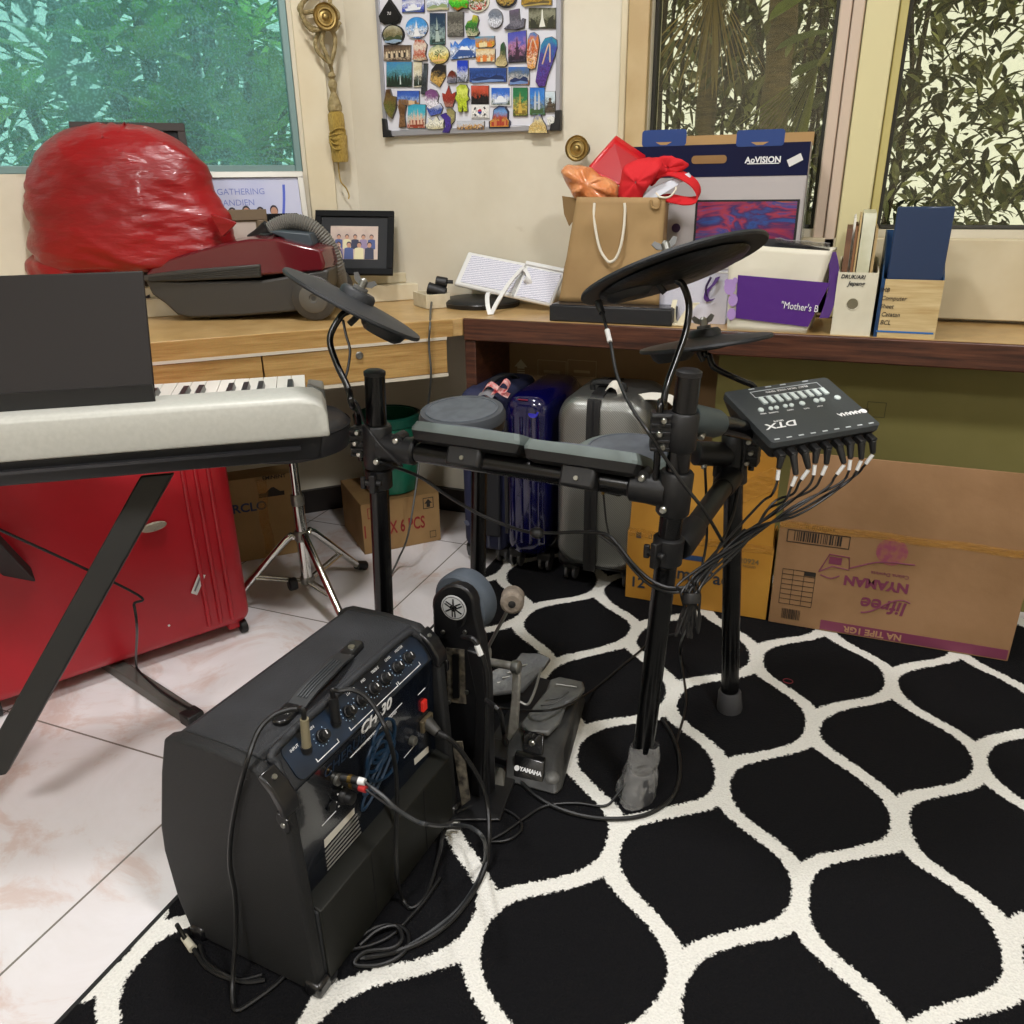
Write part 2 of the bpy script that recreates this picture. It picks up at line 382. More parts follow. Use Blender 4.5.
def window(name, P0, U, Nrm, s0, s1, z0, z1, glm, fm, fw, setback=.05, fd=.06, seam=None):
    o = bpy.data.objects.new(name, None); COL.objects.link(o); o['kind'] = 'structure'; WM[o] = V((0,0,0))
    B = P0 - Nrm*setback
    def bar(a, b, c, d):
        q = [B+U*a+V((0,0,c)), B+U*b+V((0,0,c)), B+U*b+V((0,0,d)), B+U*a+V((0,0,d))]
        return MB().loft([[x+Nrm*fd/2 for x in q], [x-Nrm*fd/2 for x in q]])
    for a, b, c, d in ((s0, s0+fw, z0, z1), (s1-fw, s1, z0, z1), (s0+fw, s1-fw, z0, z0+fw), (s0+fw, s1-fw, z1-fw, z1)):
        part('window_frame', bar(a, b, c, d), fm, o, bev=.003)
    q = bar(s0+fw, s1-fw, z0+fw, z1-fw); c = sum(q.v, V((0,0,0)))/8
    q.v = [x - Nrm*((x-c).dot(Nrm))*.93 for x in q.v]; part('pane', q, glm, o)
    return o
window('window_1', PL, UL, NL, w1r-1.75, w1r, w1b, 2.35, GL1, TEALF, .022, setback=.02, fd=.03)
window('window_2', V((0,YB,0)), UB, NB, w2l, w2r, .98, 2.35, GL2, M('dark_rubber_seal', '#3b3a34', .7), .010, setback=.045, fd=.04)
window('window_3', V((0,YB,0)), UB, NB, w3l+.005, w3l+.9, .98, 2.35, GL2, MATS['dark_rubber_seal'], .010, setback=.045, fd=.04)
# window casing on the back wall: stepped mouldings each side of window 2, pillar between 2 and 3
def casing(x0, x1, d, name, m=FRAMEP):
    mb = MB().box(((x0+x1)/2, YB-d/2, (.755+2.4)/2), (x1-x0, d, 2.4-.755)); return struct(name, mb, m, bev=.003)
e0 = ay(621, 60, YB).x; e1 = ay(628, 60, YB).x
casing(e0, e1, .012, 'trim_1'); casing(e1+.004, w2l-.003, .028, 'trim_2', M('tan_window_frame', '#b79d70', .5, var=(8, '#c4ac80')))
r0 = w2r+.002; r3 = w3l
casing(r0, r0+.028, .025, 'trim_3', M('pinkish_window_frame', '#cdb9a6', .5)); casing(r0+.030, r0+.058, .040, 'trim_4', MATS['pinkish_window_frame'])
casing(r0+.060, r3-.018, .060, 'trim_5', M('pale_yellow_window_frame', '#d9cf9f', .5)); casing(r3-.016, r3+.004, .035, 'trim_6', M('yellow_window_frame', '#d6ca85', .5))
mb = MB().box((.9, YB-.02, .83), (2.6-.0, .04, .15)); mb = MB().box(((w2l+2.2)/2, YB-.02, .86), (2.2-w2l, .04, .20)); struct('trim_7', mb, FRAMEP, bev=.003)
# left wall: low stepped sill ledge the frames stand on, and the cream post beside the glass
sL = lambda s, d, z: PL+UL*s+NL*d+V((0,0,z))
def lbar(s0, s1, d0, d1, z0, z1):
    return MB().loft([[sL(s0,d0,z0), sL(s1,d0,z0), sL(s1,d1,z0), sL(s0,d1,z0)], [sL(s0,d0,z1), sL(s1,d0,z1), sL(s1,d1,z1), sL(s0,d1,z1)]])
SILL = M('chipped_sill_paint', '#d3c7a8', .55, var=(14, '#e0d7bd'))
def ledge(d, z0, z1):
    k = KL-d/S2; q = [sL(0, 0, 0), V((CX, YB-.001, 0)), V((YB-.001-k, YB-.001, 0)), sL(0, d, 0)]
    return MB().loft([[V((p.x, p.y, z0)) for p in q], [V((p.x, p.y, z1)) for p in q]])
struct('trim_8', ledge(.145, DZ, .804), SILL, bev=.003)
struct('trim_9', ledge(.115, .804, .838), SILL, bev=.004)
cS = SL0
struct('trim_10', lbar(w1r+.012, cS-.075, 0, .010, .838, 2.45), M('cream_post_paint', '#dccfb0', .5, var=(5, '#e4dabf')), bev=.002)
# ------------------------------------------------------------------ built-in desks
OAK = wood('honey_oak_veneer', '#a67c42', '#cba567', (1.2, 1.2, 26), 5, .38, .25)
OAKTOP = wood('oak_top', '#b48f58', '#d1ae76', (2.5, 2.5, 14), 4, .3, .2)
WALNUT = wood('red_walnut', '#2a140d', '#613927', (1.4, 6, 30), 4, .35)
PALE = M('pale_edge_strip', '#cfc6b4', .45)
KF = 3.12
dl = lambda s, d, z: PL+UL*s+NL*(d)+V((0,0,z))          # d measured from the left wall into the room
DD = (KL-KF)/math.sqrt(2)
xm = 2.124-KF
desk = thing('oak_desk', 'honey oak built-in desk with locked drawers along the window wall', 'desk', (-1.6, 1.6, .75))
mb = MB()
fl = [V((-3.68, -3.68+KF, 0)), V((xm, 2.124, 0)), V((xm, YB-.001, 0)), V((CX, YB-.001, 0)), V((-3.68, -3.68+KL-.001, 0))]
mb.loft([[q+V((0,0,.700)) for q in fl], [q+V((0,0,DZ)) for q in fl]])
part('desk_top', mb, OAKTOP, desk, bev=.003)
sk = lambda px, py: (ap(px, py, (0, KF, 0), (1,-1,0)) - PL).dot(UL)
def lslab(s0, s1, d0, d1, z0, z1): 
    return MB().loft([[dl(s0,d0,z0), dl(s1,d0,z0), dl(s1,d1,z0), dl(s0,d1,z0)], [dl(s0,d0,z1), dl(s1,d0,z1), dl(s1,d1,z1), dl(s0,d1,z1)]])
sj, se = sk(262, 360), sk(447, 355)
part('front_rail', lslab(.1, se+.02, DD, DD+.004, .7015, DZ-.001), OAK, desk)
part('edge_strip', lslab(.1, se, DD, DD+.006, .694, .702), PALE, desk)
part('drawer_case', lslab(.1, se-.004, .12, DD-.018, .592, .699), M('drawer_case_wood', '#5f4220', .6), desk)
for a, b, lk in ((sj+.002, se, (359, 355)), (sj-.54, sj-.002, (139, 372)), (sj-1.08, sj-.544, None), (sj-1.62, sj-1.084, None)):
    dr = part('drawer', lslab(a, b, DD-.018, DD+.002, .598, .694), OAK, desk, bev=.002)
    part('edge_strip', lslab(a, b, DD-.018, DD+.005, .588, .597), PALE, dr)
    if lk:
        c = ap(*lk, (0, KF, 0), (1,-1,0))+NL*.003
        lo = part('drawer_lock', MB().lathe([(.0105, 0), (.0105, .004), (.008, .006), (.0078, .004), (.005, .004), (.004, .006)], c, NL, 20), STEEL, dr, label='round steel lock')

wd = thing('walnut_desk', 'dark red walnut worktop with side panel running under the right window', 'desk', (0, 2.3, .75))
mb = MB().box(((xm+2.19)/2, (2.124+YB)/2, .7185), (2.19-xm-.002, YB-2.124, .063)); 
part('desk_top', mb, WALNUT, wd, bev=.004)
mb = MB().box(((xm+2.19)/2, (2.128+YB)/2, .7505), (2.19-xm-.004, YB-2.130, .001)); part('top_laminate', mb, OAKTOP, wd, label='pale oak laminate surface')
mb = MB().box((xm+.017, (2.135+YB)/2, .343), (.034, YB-2.135, .686)); part('side_panel', mb, WALNUT, wd, bev=.002)

# ------------------------------------------------------------------ vacuum cleaner
BURG = M('burgundy_shell', '#5e0a18', .2, coat=.6, spec=.6)
VGREY = M('vacuum_grey', '#3b3936', .42, bump=(200, .04)); VDARK = M('vacuum_dark_grey', '#33322f', .5)
HOSE = M('hose_grey', '#6f6c66', .5)
vo = az(312, 319, DZ+.0015); vx = V((.93, .37, 0)).normalized(); vy = V((-vx.y, vx.x, 0)); VZ = V((0,0,1))
vac = thing('vacuum_cleaner', 'burgundy and grey canister vacuum cleaner lying on the oak desk', 'vacuum cleaner', vo)
def vp(px, py): q = ap(px, py, vo, vy); return ((q-vo).dot(vx), (q-vo).z)
def vpt(px, py, y=0): a, z = vp(px, py); return vo+vx*a+vy*y+VZ*z
def vloft(poly, y0, y1, infl, n=6):
    cx = sum(q[0] for q in poly)/len(poly); cz = min(q[1] for q in poly)
    rings = []
    for i in range(n+1):
        t = i/n; e = (abs(2*t-1))**2.6; s = 1-infl*e
        rings.append([vo+vx*(cx+(q[0]-cx)*s)+vy*(y0+(y1-y0)*t)+VZ*(cz+(q[1]-cz)*(1-infl*1.0*e)) for q in poly])
    return MB().loft(rings)
low = [vp(*q) for q in ((142,278),(150,294),(163,303),(176,315),(190,318),(240,316),(300,311),(322,302),(329,285),(331,268),(262,280),(180,281))]
up_ = [vp(*q) for q in ((141,279),(140,273),(148,264),(165,257),(200,247),(228,240),(250,236),(280,236),(305,243),(327,248),(331,262),(330,270),(262,275),(180,280))]
part('lower_body', vloft(low, 0, .25, .025), VGREY, vac, bev=.006)
part('upper_shell', vloft(up_, -.004, .254, .07), BURG, vac, bev=.006)
mb = MB(); q = [(143,275),(180,270),(261,264),(262,277),(180,281),(146,281)]
mb.prism([vpt(*a, -.010) for a in q], vy*.02); part('side_band', mb, VGREY, vac, label='ribbed grey side band', bev=.003)
mb = MB()
for k in range(4): mb.tube([vpt(150, 277+k*1.1, -.011), vpt(261, 266.5+k*2.6, -.011)], .0016, 6, 0)
part('band_ribs', mb, VDARK, vac)
for y in (-.012, .236):
    wc = vpt(316, 297)+vy*y; wr = (wc-vo).z
    w = part('wheel', MB().lathe([(wr*.6, -.014), (wr*.93, -.012), (wr, -.004), (wr, .016), (wr*.9, .02)], wc, -vy if y < 0 else vy, 36), VGREY, vac)
    part('hub_cap', MB().lathe([(wr*.66, 0), (wr*.66, .0035), (wr*.6, .006), (wr*.2, .006), (wr*.16, .002), (.003, .001)], wc-vy*(.0185 if y < 0 else -.0185), -vy if y < 0 else vy, 32), M('hub_grey', '#5a5751', .4), w)
def corr(pts, r, name, m):       # ribbed hose
    P = spline([V(q) for q in pts], 36)
    return part(name, MB().tube(P, lambda t: r*(1+.07*math.sin(t*(len(P)-1)*1.5708)), 14, 0), m, vac)
corr([vpt(254,240,.10), vpt(266,228,.10), vpt(284,223,.10), vpt(304,229,.10), vpt(320,247,.11), vpt(328,270,.12), vpt(328,290,.18)], .0215, 'hose', HOSE)
part('hose_collar', MB().tube([vpt(240,243,.10), vpt(250,238,.10), vpt(260,231,.10)], lambda t: .018+.009*t, 14), BLKPL, vac)
corr([vpt(100,242,.06), vpt(128,248,.06), vpt(150,257,.06), vpt(168,264,.06)], .017, 'hose', HOSE)
mb = MB(); q = [(266,232),(275,231),(308,234),(312,246),(307,248),(288,249),(282,239)]
mb.prism([vpt(*a, .02) for a in q], vy*.12); part('carry_handle', mb, M('slate_latch', '#39434b', .45), vac, bev=.004)
part('button', MB().lathe([(.02, 0), (.02, .006), (.015, .009)], vpt(259, 238, .07), VZ, 20), BLKPL, vac)
# attachments lying beside the vacuum
att = thing('vacuum_nozzle', 'black vacuum floor nozzle lying left of the burgundy vacuum', 'nozzle', az(150, 312, DZ))
c = az(152, 316, DZ+.001)
mb = MB(); R = Matrix.Rotation(.4, 3, 'Z'); mb.box(c+V((-.08, .02, .016)), (.30, .085, .03), R); part('brush_head', mb, BLKPL, att, bev=.008)
part('neck', MB().tube([c+V((-.06, .03, .03)), c+V((-.04, .05, .06)), c+V((.0, .09, .08))], .02, 12), BLKPL, att)
mb = MB().lathe([(.024, 0), (.024, .05)], c+V((-.05, .0, .045)), vx, 18); part('swivel', mb, M('smoky_plastic', '#22262a', .2, coat=.5), att)

# red plastic bag
def blob(c, prof, seed, n=56, squash=1.0, fold=.06, ax2=(1,0,0), ay2=(0,1,0)):
    c = V(c); A, B = V(ax2), V(ay2); rings = []
    P = spline([V((a, b, 0)) for a, b in prof], 12)
    for q in P:
        ring = []
        for k in range(n):
            t = 2*math.pi*k/n
            d = V((math.cos(t), math.sin(t)*squash, q.y*4))
            r1 = 1-2.2*abs(mnoise.noise(V((d.x*1.5+seed, d.y*1.5, q.y*9+d.x*1.2)))); r2 = 1-2*abs(mnoise.noise(V((d.x*1.1, d.y*1.1+seed, q.y*30+d.x*3.5))))
            w = 1+.05*r1+.030*r2*max(.25, 1-q.y*2.4)+.5*fold*(mnoise.noise(V((d.x*2.1+seed, d.y*2.1, q.y*16)))+.9*abs(mnoise.noise(V((d.x*2.6+seed, d.y*2.6, q.y*24+5))))+.35*abs(mnoise.noise(V((d.x*1.2, d.y*1.2+seed, q.y*70+d.x*3)))))
            ring.append(c+A*(q.x*w*math.cos(t))+B*(q.x*squash*w*math.sin(t))+V((0,0,q.y+.012*mnoise.noise(d*2+V((seed,0,0))))))
        rings.append(ring)
    return MB().loft(rings)
REDBAG = M('red_polythene', '#83050d', .34, spec=.5, coat=.12, bump=(22, .7), stretch=(.5,.5,1.6), var=(5, '#9c0812'))
bt = vpt(150, 244, .10)
rb = thing('plastic_bag', 'stuffed glossy red plastic bag resting on the vacuum cleaner', 'plastic bag', bt)
c0 = vpt(118, 258, .10); 
mb = blob((c0.x, c0.y, c0.z-.045), [(.20, 0), (.262, .02), (.282, .07), (.276, .14), (.262, .21), (.238, .275), (.195, .335), (.12, .378), (.05, .392)], 3.1, squash=.42, ax2=vx, ay2=vy, fold=.075, n=150)
part('filled_sack', mb, REDBAG, rb, smooth=50)
mb = MB()
for k, (a, l, z) in enumerate(((.5, .10, .32), (2.4, .12, .31), (3.6, .08, .325), (5.2, .07, .32))):
    cc = V((c0.x, c0.y, c0.z+.002+z)); d = V((math.cos(a), math.sin(a)*.5, .25)).normalized(); s = V((-d.y, d.x, .3)).normalized()
    def fn(i, j, cc=cc, d=d, s=s, l=l, k=k): return cc+d*(.01+l*i)+s*((j-.5)*.09*(1-.3*i))+V((0,0,-.16*i*i*l/.1*.4+.012*math.sin(j*9+k+i*4)))
    mb.grid(fn, 8, 8)
part('bag_handle_flaps', mb, REDBAG, rb, smooth=60)
lobe = vo+vx*-.70+vy*.15; lobe.z = DZ+.002
part('lower_sack', blob((lobe.x, lobe.y, lobe.z), [(.08, 0), (.135, .012), (.15, .05), (.155, .10), (.15, .16), (.10, .20)], 8.3, squash=.8, ax2=vx, ay2=vy, fold=.075, n=80), REDBAG, rb, smooth=50)
tip = MB(); a, b, d_ = vpt(222, 237, .0), vpt(210, 214, .0), vpt(238, 228, -.01)
tip.loft([[a, b, b+vy*.03, a+vy*.03], [d_+VZ*.012, d_+VZ*.016, d_+VZ*.016+vy*.004, d_+VZ*.012+vy*.004]]); part('bag_corner', tip, REDBAG, rb, bev=.003)

# ------------------------------------------------------------------ framed pictures on the sill
def picframe(name, label, P, bw, th, mf, mm=None, mw=0, art=None, artm=None, back=None):
    """P: four corners bl, br, tr, tl of the frame's front face"""
    bl, br, tr, tl = [V(q) for q in P]; x = (br-bl).normalized(); y = (tl-bl).normalized(); z = x.cross(y).normalized()
    W = (br-bl).length; H = (tl-bl).length; o = thing(name, label, 'picture frame', bl)
    T = frame(bl, x, y); W_, H_ = W, H
    def bx(x0, x1, y0, y1, z0, z1): return MB(T).box(((x0+x1)/2, (y0+y1)/2, (z0+z1)/2), (x1-x0, y1-y0, z1-z0))
    m = MB(T)
    for x0, x1, y0, y1 in ((0, W, 0, bw), (0, W, H-bw, H), (0, bw, bw, H-bw), (W-bw, W, bw, H-bw)): m.box(((x0+x1)/2, (y0+y1)/2, -th/2), (x1-x0, y1-y0, th))
    part('frame_moulding', m, mf, o, bev=.0015)
    part('backing', bx(bw*.5, W-bw*.5, bw*.5, H-bw*.5, -th*.9, -th*.45), mm or mf, o)
    if art:
        x0, x1, y0, y1 = bw+mw, W-bw-mw, bw+mw, H-bw-mw
        art(o, T, x0, x1, y0, y1, -th*.45+.001)
    return o
SKIN = M('print_skin', '#b98a70', .6); HAIR = M('print_dark', '#2a2230', .6)
def crowd(o, T, x0, x1, y0, y1, z, bg, rows, clothes):
    part('photo_print', MB(T).quad((x0,y0,z),(x1,y0,z),(x1,y1,z),(x0,y1,z)), bg, o, smooth=0)
    W, H = x1-x0, y1-y0; mb = MB(T); zz = z+.0004
    mats = [SKIN, HAIR]+clothes
    for r, (yy, n, hr, off) in enumerate(rows):
        for k in range(n):
            cx = x0+W*((k+.5)/n*.86+.07+off); cy = y0+H*yy; R = W*hr
            ell = lambda a, b, ra, rb, n=14: [(a+ra*math.cos(2*math.pi*i/n), b+rb*math.sin(2*math.pi*i/n), zz+.0001*r) for i in range(n)]
            mb.m = 2+(k*5+r*3) % len(clothes); bot = max(y0+.0005, cy-R*6)
            mb.poly([(max(x0,cx-R*2), bot, zz+.0001*r), (min(x1,cx+R*2), bot, zz+.0001*r), (min(x1,cx+R*1.8), cy-R*1.3, zz+.0001*r), (cx, cy-R*.8, zz+.0001*r), (max(x0,cx-R*1.8), cy-R*1.3, zz+.0001*r)])
            mb.m = 1; mb.poly([(a, b+R*.2, c+.00003) for a, b, c in ell(cx, cy+R*.2, R*1.02, R*1.2)])
            mb.m = 0; mb.poly([(a, b, c+.00006) for a, b, c in ell(cx, cy, R*.85, R*1.05)])
    part('printed_people', mb, mats, o, smooth=0)
C_BLUE, C_NAVY, C_CREAM, C_PURP, C_GREY = [M('print_'+n, c, .6) for n, c in (('blue', '#3f4f86'), ('navy', '#252a45'), ('cream', '#d8cfa6'), ('mauve', '#8b7a9c'), ('grey', '#9a97a0'))]
# family photo in the corner
Db = 2.56; 
P = [ad(313.5,273.5,Db), ad(392.5,274.5,Db), ad(389.5,209,Db+.012), ad(308.5,210,Db+.012)]
picframe('photo_frame', 'black framed family group photograph in the corner beside the wall tassel', P, .020, .014, M('frame_black', '#0b0c0e', .7, spec=.2), M('black_mat_board', '#14161a', .7), .030,
    lambda o, T, a, b, c, d, z: crowd(o, T, a, b, c, d, z, M('photo_backdrop', '#b59f94', .5, var=(20, '#c7b3a4')), [(.66, 5, .042, .02), (.42, 4, .05, 0)], [C_BLUE, C_CREAM, C_NAVY, C_PURP]))
# certificate poster behind the vacuum
def poster(o, T, x0, x1, y0, y1, z):
    part('poster_print', MB(T).quad((x0,y0,z),(x1,y0,z),(x1,y1,z),(x0,y1,z)), M('poster_lilac', '#c9cbe0', .5, var=(4, '#b9bedd')), o, smooth=0)
    W, H = x1-x0, y1-y0; m1 = M('poster_blue_ink', '#7c86c4', .6)
    letters('SOUL GATHERING', .0255, T @ Matrix.Translation((x1-.105, y1-.040, z+.0005)), m1, o, align='RIGHT', ext=.0002)
    letters('with ANDIEN', .0255, T @ Matrix.Translation((x1-.14, y1-.072, z+.0005)), m1, o, align='RIGHT', ext=.0002)
    mb = MB(T); pts = [(x1-.045-.012*math.sin(k/8*1.2)-.03*(k/8)**2, y1-.02-.19*k/8) for k in range(9)]
    mb.loft([[(a-.004, b, z+.0006) for a, b in pts], [(a+.004, b, z+.0006) for a, b in pts]], closed=False); part('blue_swoosh', mb, M('swoosh_blue', '#4a5fc8', .5), o, smooth=0)
    mb = MB(T); mats = [SKIN, HAIR, C_BLUE, C_CREAM]
    for k in range(5):
        cx = x1-.085-.042*k; cy = y1-.100-.004*(k % 2)
        for mi, rx, ry, dy in ((3 if k % 2 else 2, .022, .03, -.045), (1, .0125, .016, .004), (0, .0105, .014, 0)):
            mb.m = mi; mb.poly([(cx+rx*math.cos(t*.4488), cy+dy+ry*math.sin(t*.4488), z+.0005+.0001*(3-mi)) for t in range(14)])
    part('printed_people', mb, mats, o, smooth=0)
    part('round_seal', MB(T).lathe([(.014, 0), (.014, .0006)], (x1-.022, y1-.22, z), (0,0,1), 20), M('seal_red', '#b8505c', .5), o)
kp = KL-.12
P = [al(196, 290, kp+.02), al(313.5, 290, kp+.02), al(302, 170, kp+.06), al(196, 171, kp+.06)]
zz = .8385
x_ = (P[2]-P[3]).normalized(); tr = al(302.5, 171, KL-.045); bl_dir = UL
br = V((tr.x, tr.y, zz))+NL*.055; tl = tr-UL*.52; bl = br-UL*.52
picframe('poster_frame', 'wide silver framed lilac gathering poster leaning on the window behind the vacuum', [bl, br, tr, tl], .018, .02, M('frame_silver', '#b9b6ad', .35, .4), M('white_mat_board', '#d8d6d6', .7), 0, poster)
# bronze frame and dark frame
kb = KL-.32
tr = al(266, 209, kb); br = V((tr.x, tr.y, DZ+.001))+NL*.03; 
picframe('photo_frame', 'bronze framed portrait standing behind the vacuum hose', [br-UL*.20, br, tr, tr-UL*.20], .030, .016, M('frame_bronze', '#6b5a45', .4, .3), None, .004,
    lambda o, T, a, b, c, d, z: crowd(o, T, a, b, c, d, z, M('portrait_backdrop', '#b6a79c', .5), [(.42, 2, .12, .0)], [C_CREAM, C_GREY]))
tr = al(297.5, 213, KL-.24); br = V((tr.x, tr.y, DZ+.001))+NL*.02
picframe('photo_frame', 'plain dark frame mostly hidden between bronze frame and lilac poster', [br-UL*.17, br, tr, tr-UL*.17], .02, .014, MATS['frame_black'], MATS['black_mat_board'])
tr = al(184, 123, KL-.10); br = V((tr.x, tr.y, .8385))+NL*.05
picframe('photo_frame', 'dark brown frame top showing above the red plastic bag', [br-UL*.30, br, tr, tr-UL*.30], .022, .018, M('frame_brown', '#2a1e18', .5), MATS['black_mat_board'])

# ------------------------------------------------------------------ curtain holdbacks and tassel
def holdback(px, py, plane, nrm, label, r):
    c = al(px, py, KL-.07*1.414) if plane == 'l' else ay(px, py, YB-.06); n = V(nrm)
    o = thing('curtain_holdback', label, 'curtain holdback', c-n*.06)
    part('rosette', MB().lathe([(.004, .014), (r*.22, .012), (r*.3, .006), (r*.5, .004), (r*.56, .010), (r*.66, .010), (r*.74, .003), (r*.88, .004), (r, .010), (r*1.02, .006), (r*.95, -.004), (r*.3, -.008)], c, n, 40), BRASS, o)
    part('stem', MB().cyl(c-n*.004, c-n*.062, .008), BRASS, o); part('wall_plate', MB().cyl(c-n*.06, c-n*.066, .02), BRASS, o)
    return c
hb = holdback(325, 17, 'l', NL, 'brass rosette curtain holdback holding the gold tassel', .036)
holdback(577.5, 148.5, 'b', NB, 'brass rosette curtain holdback on the wall behind the paper bag', .034)
ROPE = M('antique_gold_rope', '#a8966a', .55, bump=(160, .6), var=(60, '#857449')); GOLD = M('gold_tassel_thread', '#cfb057', .5, bump=(220, .7), var=(90, '#ab8a3c'), stretch=(6, 6, 1))
tl_ = lambda px, py, d=.04: al(px, py, KL-d*1.414)
tas = thing('curtain_tassel', 'gold rope tassel hanging from the left brass holdback', 'tassel', tl_(326, 60))
for k, pts in enumerate(([(318,-12),(300,6),(303,12),(318,10),(330,2),(322,-12)], [(312,-14),(301,8),(306,22),(320,30),(335,22),(338,14),(330,4)], [(322,28),(316,38),(317,50),(326,60),(333,64)], [(330,26),(335,38),(334,52),(331,62),(330,66)], [(324,30),(322,42),(327,56),(330,64)], [(340,22),(334,30),(326,28),(312,30),(303,20)])):
    part('rope_loop', MB().tube([tl_(*q, .035+.006*k) for q in pts], .0065, 8), ROPE, tas)
part('rope_stem', MB().tube([tl_(330,64), tl_(332,72), tl_(333,84)], .006, 8), ROPE, tas)
def lat(name, prof, m): 
    a = tl_(331.5, 74); b = tl_(340.5, 162); ax_ = (b-a); l = ax_.length
    part(name, MB().lathe([(r, h*l) for r, h in prof], a, ax_, 28), m, tas)
lat('collar', [(.006, -.02), (.011, 0), (.012, .03), (.007, .05), (.006, .06), (.012, .08), (.014, .12), (.011, .17), (.008, .2)], ROPE)
lat('woven_head', [(.008, .2), (.013, .25), (.019, .31), (.022, .36), (.021, .41), (.016, .43)], ROPE)
lat('thread_skirt', [(.018, .42), (.0245, .45), (.025, .55), (.024, .66), (.022, .68)], GOLD)
lat('fringe', [(.022, .66), (.029, .70), (.028, .76), (.026, .86), (.0265, .95), (.024, 1.0), (.008, 1.0)], GOLD)
mb = MB()
for k in range(5):
    t0 = tl_(330+k*.6, 128+k*4, .062); 
    mb.tube([tl_(329.5,134+k*2,.05), tl_(335,129+k*5,.068), tl_(344,129+k*5,.06), tl_(345,138+k*3,.05)], .003, 6)
part('braid', mb, GOLD, tas)
part('loose_cord', MB().tube([tl_(338,160), tl_(339,172), tl_(341,182), tl_(346,188), tl_(349,195), tl_(348.5,199)], .0022, 6), GOLD, tas)
# ------------------------------------------------------------------ things on the walnut desk
DT = DZ+.0012
# small white box with microphone clip
q = [az(*p, DZ) for p in ((411,301), (428,310), (443,308))]
c = (q[0]+q[2])/2
tx = (q[1]-q[0]); ty = (q[2]-q[1])
tx = V((.085, -.075, 0)); ty = V((.05, .055, 0)); o0 = az(427.5, 309, DT)
bx_ = thing('wooden_tray', 'small cream wooden tray box at the desk corner holding the black clip', 'tray', o0)
def rim(a, b, t=.006, h=.042):
    mb = MB(); n = ty.normalized()
    q = [o0+a, o0+b]; d = (q[1]-q[0]).normalized(); s = V((-d.y, d.x, 0))*t
    return mb.loft([[q[0]-s*.5, q[1]-s*.5, q[1]+s*.5, q[0]+s*.5], [x+V((0,0,h)) for x in (q[0]-s*.5, q[1]-s*.5, q[1]+s*.5, q[0]+s*.5)]])
CRW = M('cream_painted_wood', '#d6cbb0', .55, var=(30, '#c9bd9f'))
for a, b in ((V((0,0,0)), -tx), (V((0,0,0)), ty), (ty, ty-tx), (-tx, ty-tx)): part('side_board', rim(a, b), CRW, bx_, bev=.001)
part('bottom_board', MB().loft([[o0, o0+ty, o0+ty-tx, o0-tx], [x+V((0,0,.004)) for x in (o0, o0+ty, o0+ty-tx, o0-tx)]]), CRW, bx_)
mc = o0-tx*.3+ty*.5+V((0,0,.06))
mcl = thing('microphone_clip', 'black swivel clip with grey cable standing in the cream tray', 'microphone clip', mc)
dcl = lambda px, py: ad(px, py, (mc-EYE).dot(FW))
part('clip_jaw', MB().cyl(dcl(428,288), dcl(446,293), .019, .016), BLKPL, mcl, bev=.002)
part('swivel', MB().cyl(dcl(436,281), dcl(447,283), .016), BLKPL, mcl, bev=.002)
part('post', MB().tube([dcl(439,291), dcl(441,285), dcl(447,282), dcl(453,282)], .006), BLKPL, mcl)
part('foot', MB().cyl(mc-V((0,0,.056)), mc, .012), BLKPL, mcl)
part('cable', MB().tube([dcl(434,291), dcl(432,300), az(430.5,312,DZ+.01), ap(430,326,(0,KF-.03,0),(1,-1,0)), ap(429,345,(0,KF-.02,0),(1,-1,0)), ap(431,375,(0,KF-.02,0),(1,-1,0)), ap(428,405,(0,KF+.1,0),(1,-1,0)), ap(421,440,(0,KF+.1,0),(1,-1,0)), ap(417,480,(0,KF+.05,0),(1,-1,0)), az(408,535,.12), az(398,560,.03), az(388,585,.004), az(384,640,.004)], .0032), GREYCABLE, mcl, label='grey cable hanging down to the tiles')
# round base
c = az(482, 305, DT); rbs = thing('round_stand_base', 'flat black round stand base under the white perforated panel', 'stand base', c)
part('disc', MB().lathe([(.118, 0), (.12, .004), (.12, .016), (.112, .023), (.02, .026)], c, n=48), BLKPL, rbs)
part('rim_line', MB().lathe([(.1205, .011), (.1215, .0125), (.1205, .014)], c, n=48, cap=False), M('base_rim', '#2e2e30', .3), rbs)
# white perforated panel with folding leg
PERF = None
def perf():
    m, nt, b = newmat('white_perforated'); tc = N(nt, 'ShaderNodeTexCoord')
    mp = N(nt, 'ShaderNodeMapping'); mp.inputs['Scale'].default_value = (1, 1, 1); mp.inputs['Rotation'].default_value = (0, .78, 0); L(nt, tc.outputs['Object'], mp.inputs[0])
    vr = N(nt, 'ShaderNodeTexChecker', i_Scale=560.0); vr.inputs['Color1'].default_value = lin('#eeeef4'); vr.inputs['Color2'].default_value = lin('#9c9cb4')
    L(nt, mp.outputs[0], vr.inputs['Vector']); L(nt, vr.outputs['Color'], b.inputs['Base Color']); b.inputs['Roughness'].default_value = .5; return m
PERF = perf()
cs = [(468,251),(561,260),(549,305),(453.5,284)]
dep = [(ay(*cs[0], 2.41)-EYE).dot(FW), (ay(*cs[1], 2.41)-EYE).dot(FW), (ay(*cs[2], 2.31)-EYE).dot(FW), (ay(*cs[3], 2.33)-EYE).dot(FW)]
Q = [ad(*p, d) for p, d in zip(cs, dep)]
pn = thing('perforated_panel', 'white perforated folding panel with curved leg tilted against the cream wall', 'folding table', Q[3])
T = frame(Q[3], Q[2]-Q[3], Q[0]-Q[3]); W = (Q[2]-Q[3]).length; H = (Q[0]-Q[3]).length
sh = (T.inverted() @ Q[0]).x
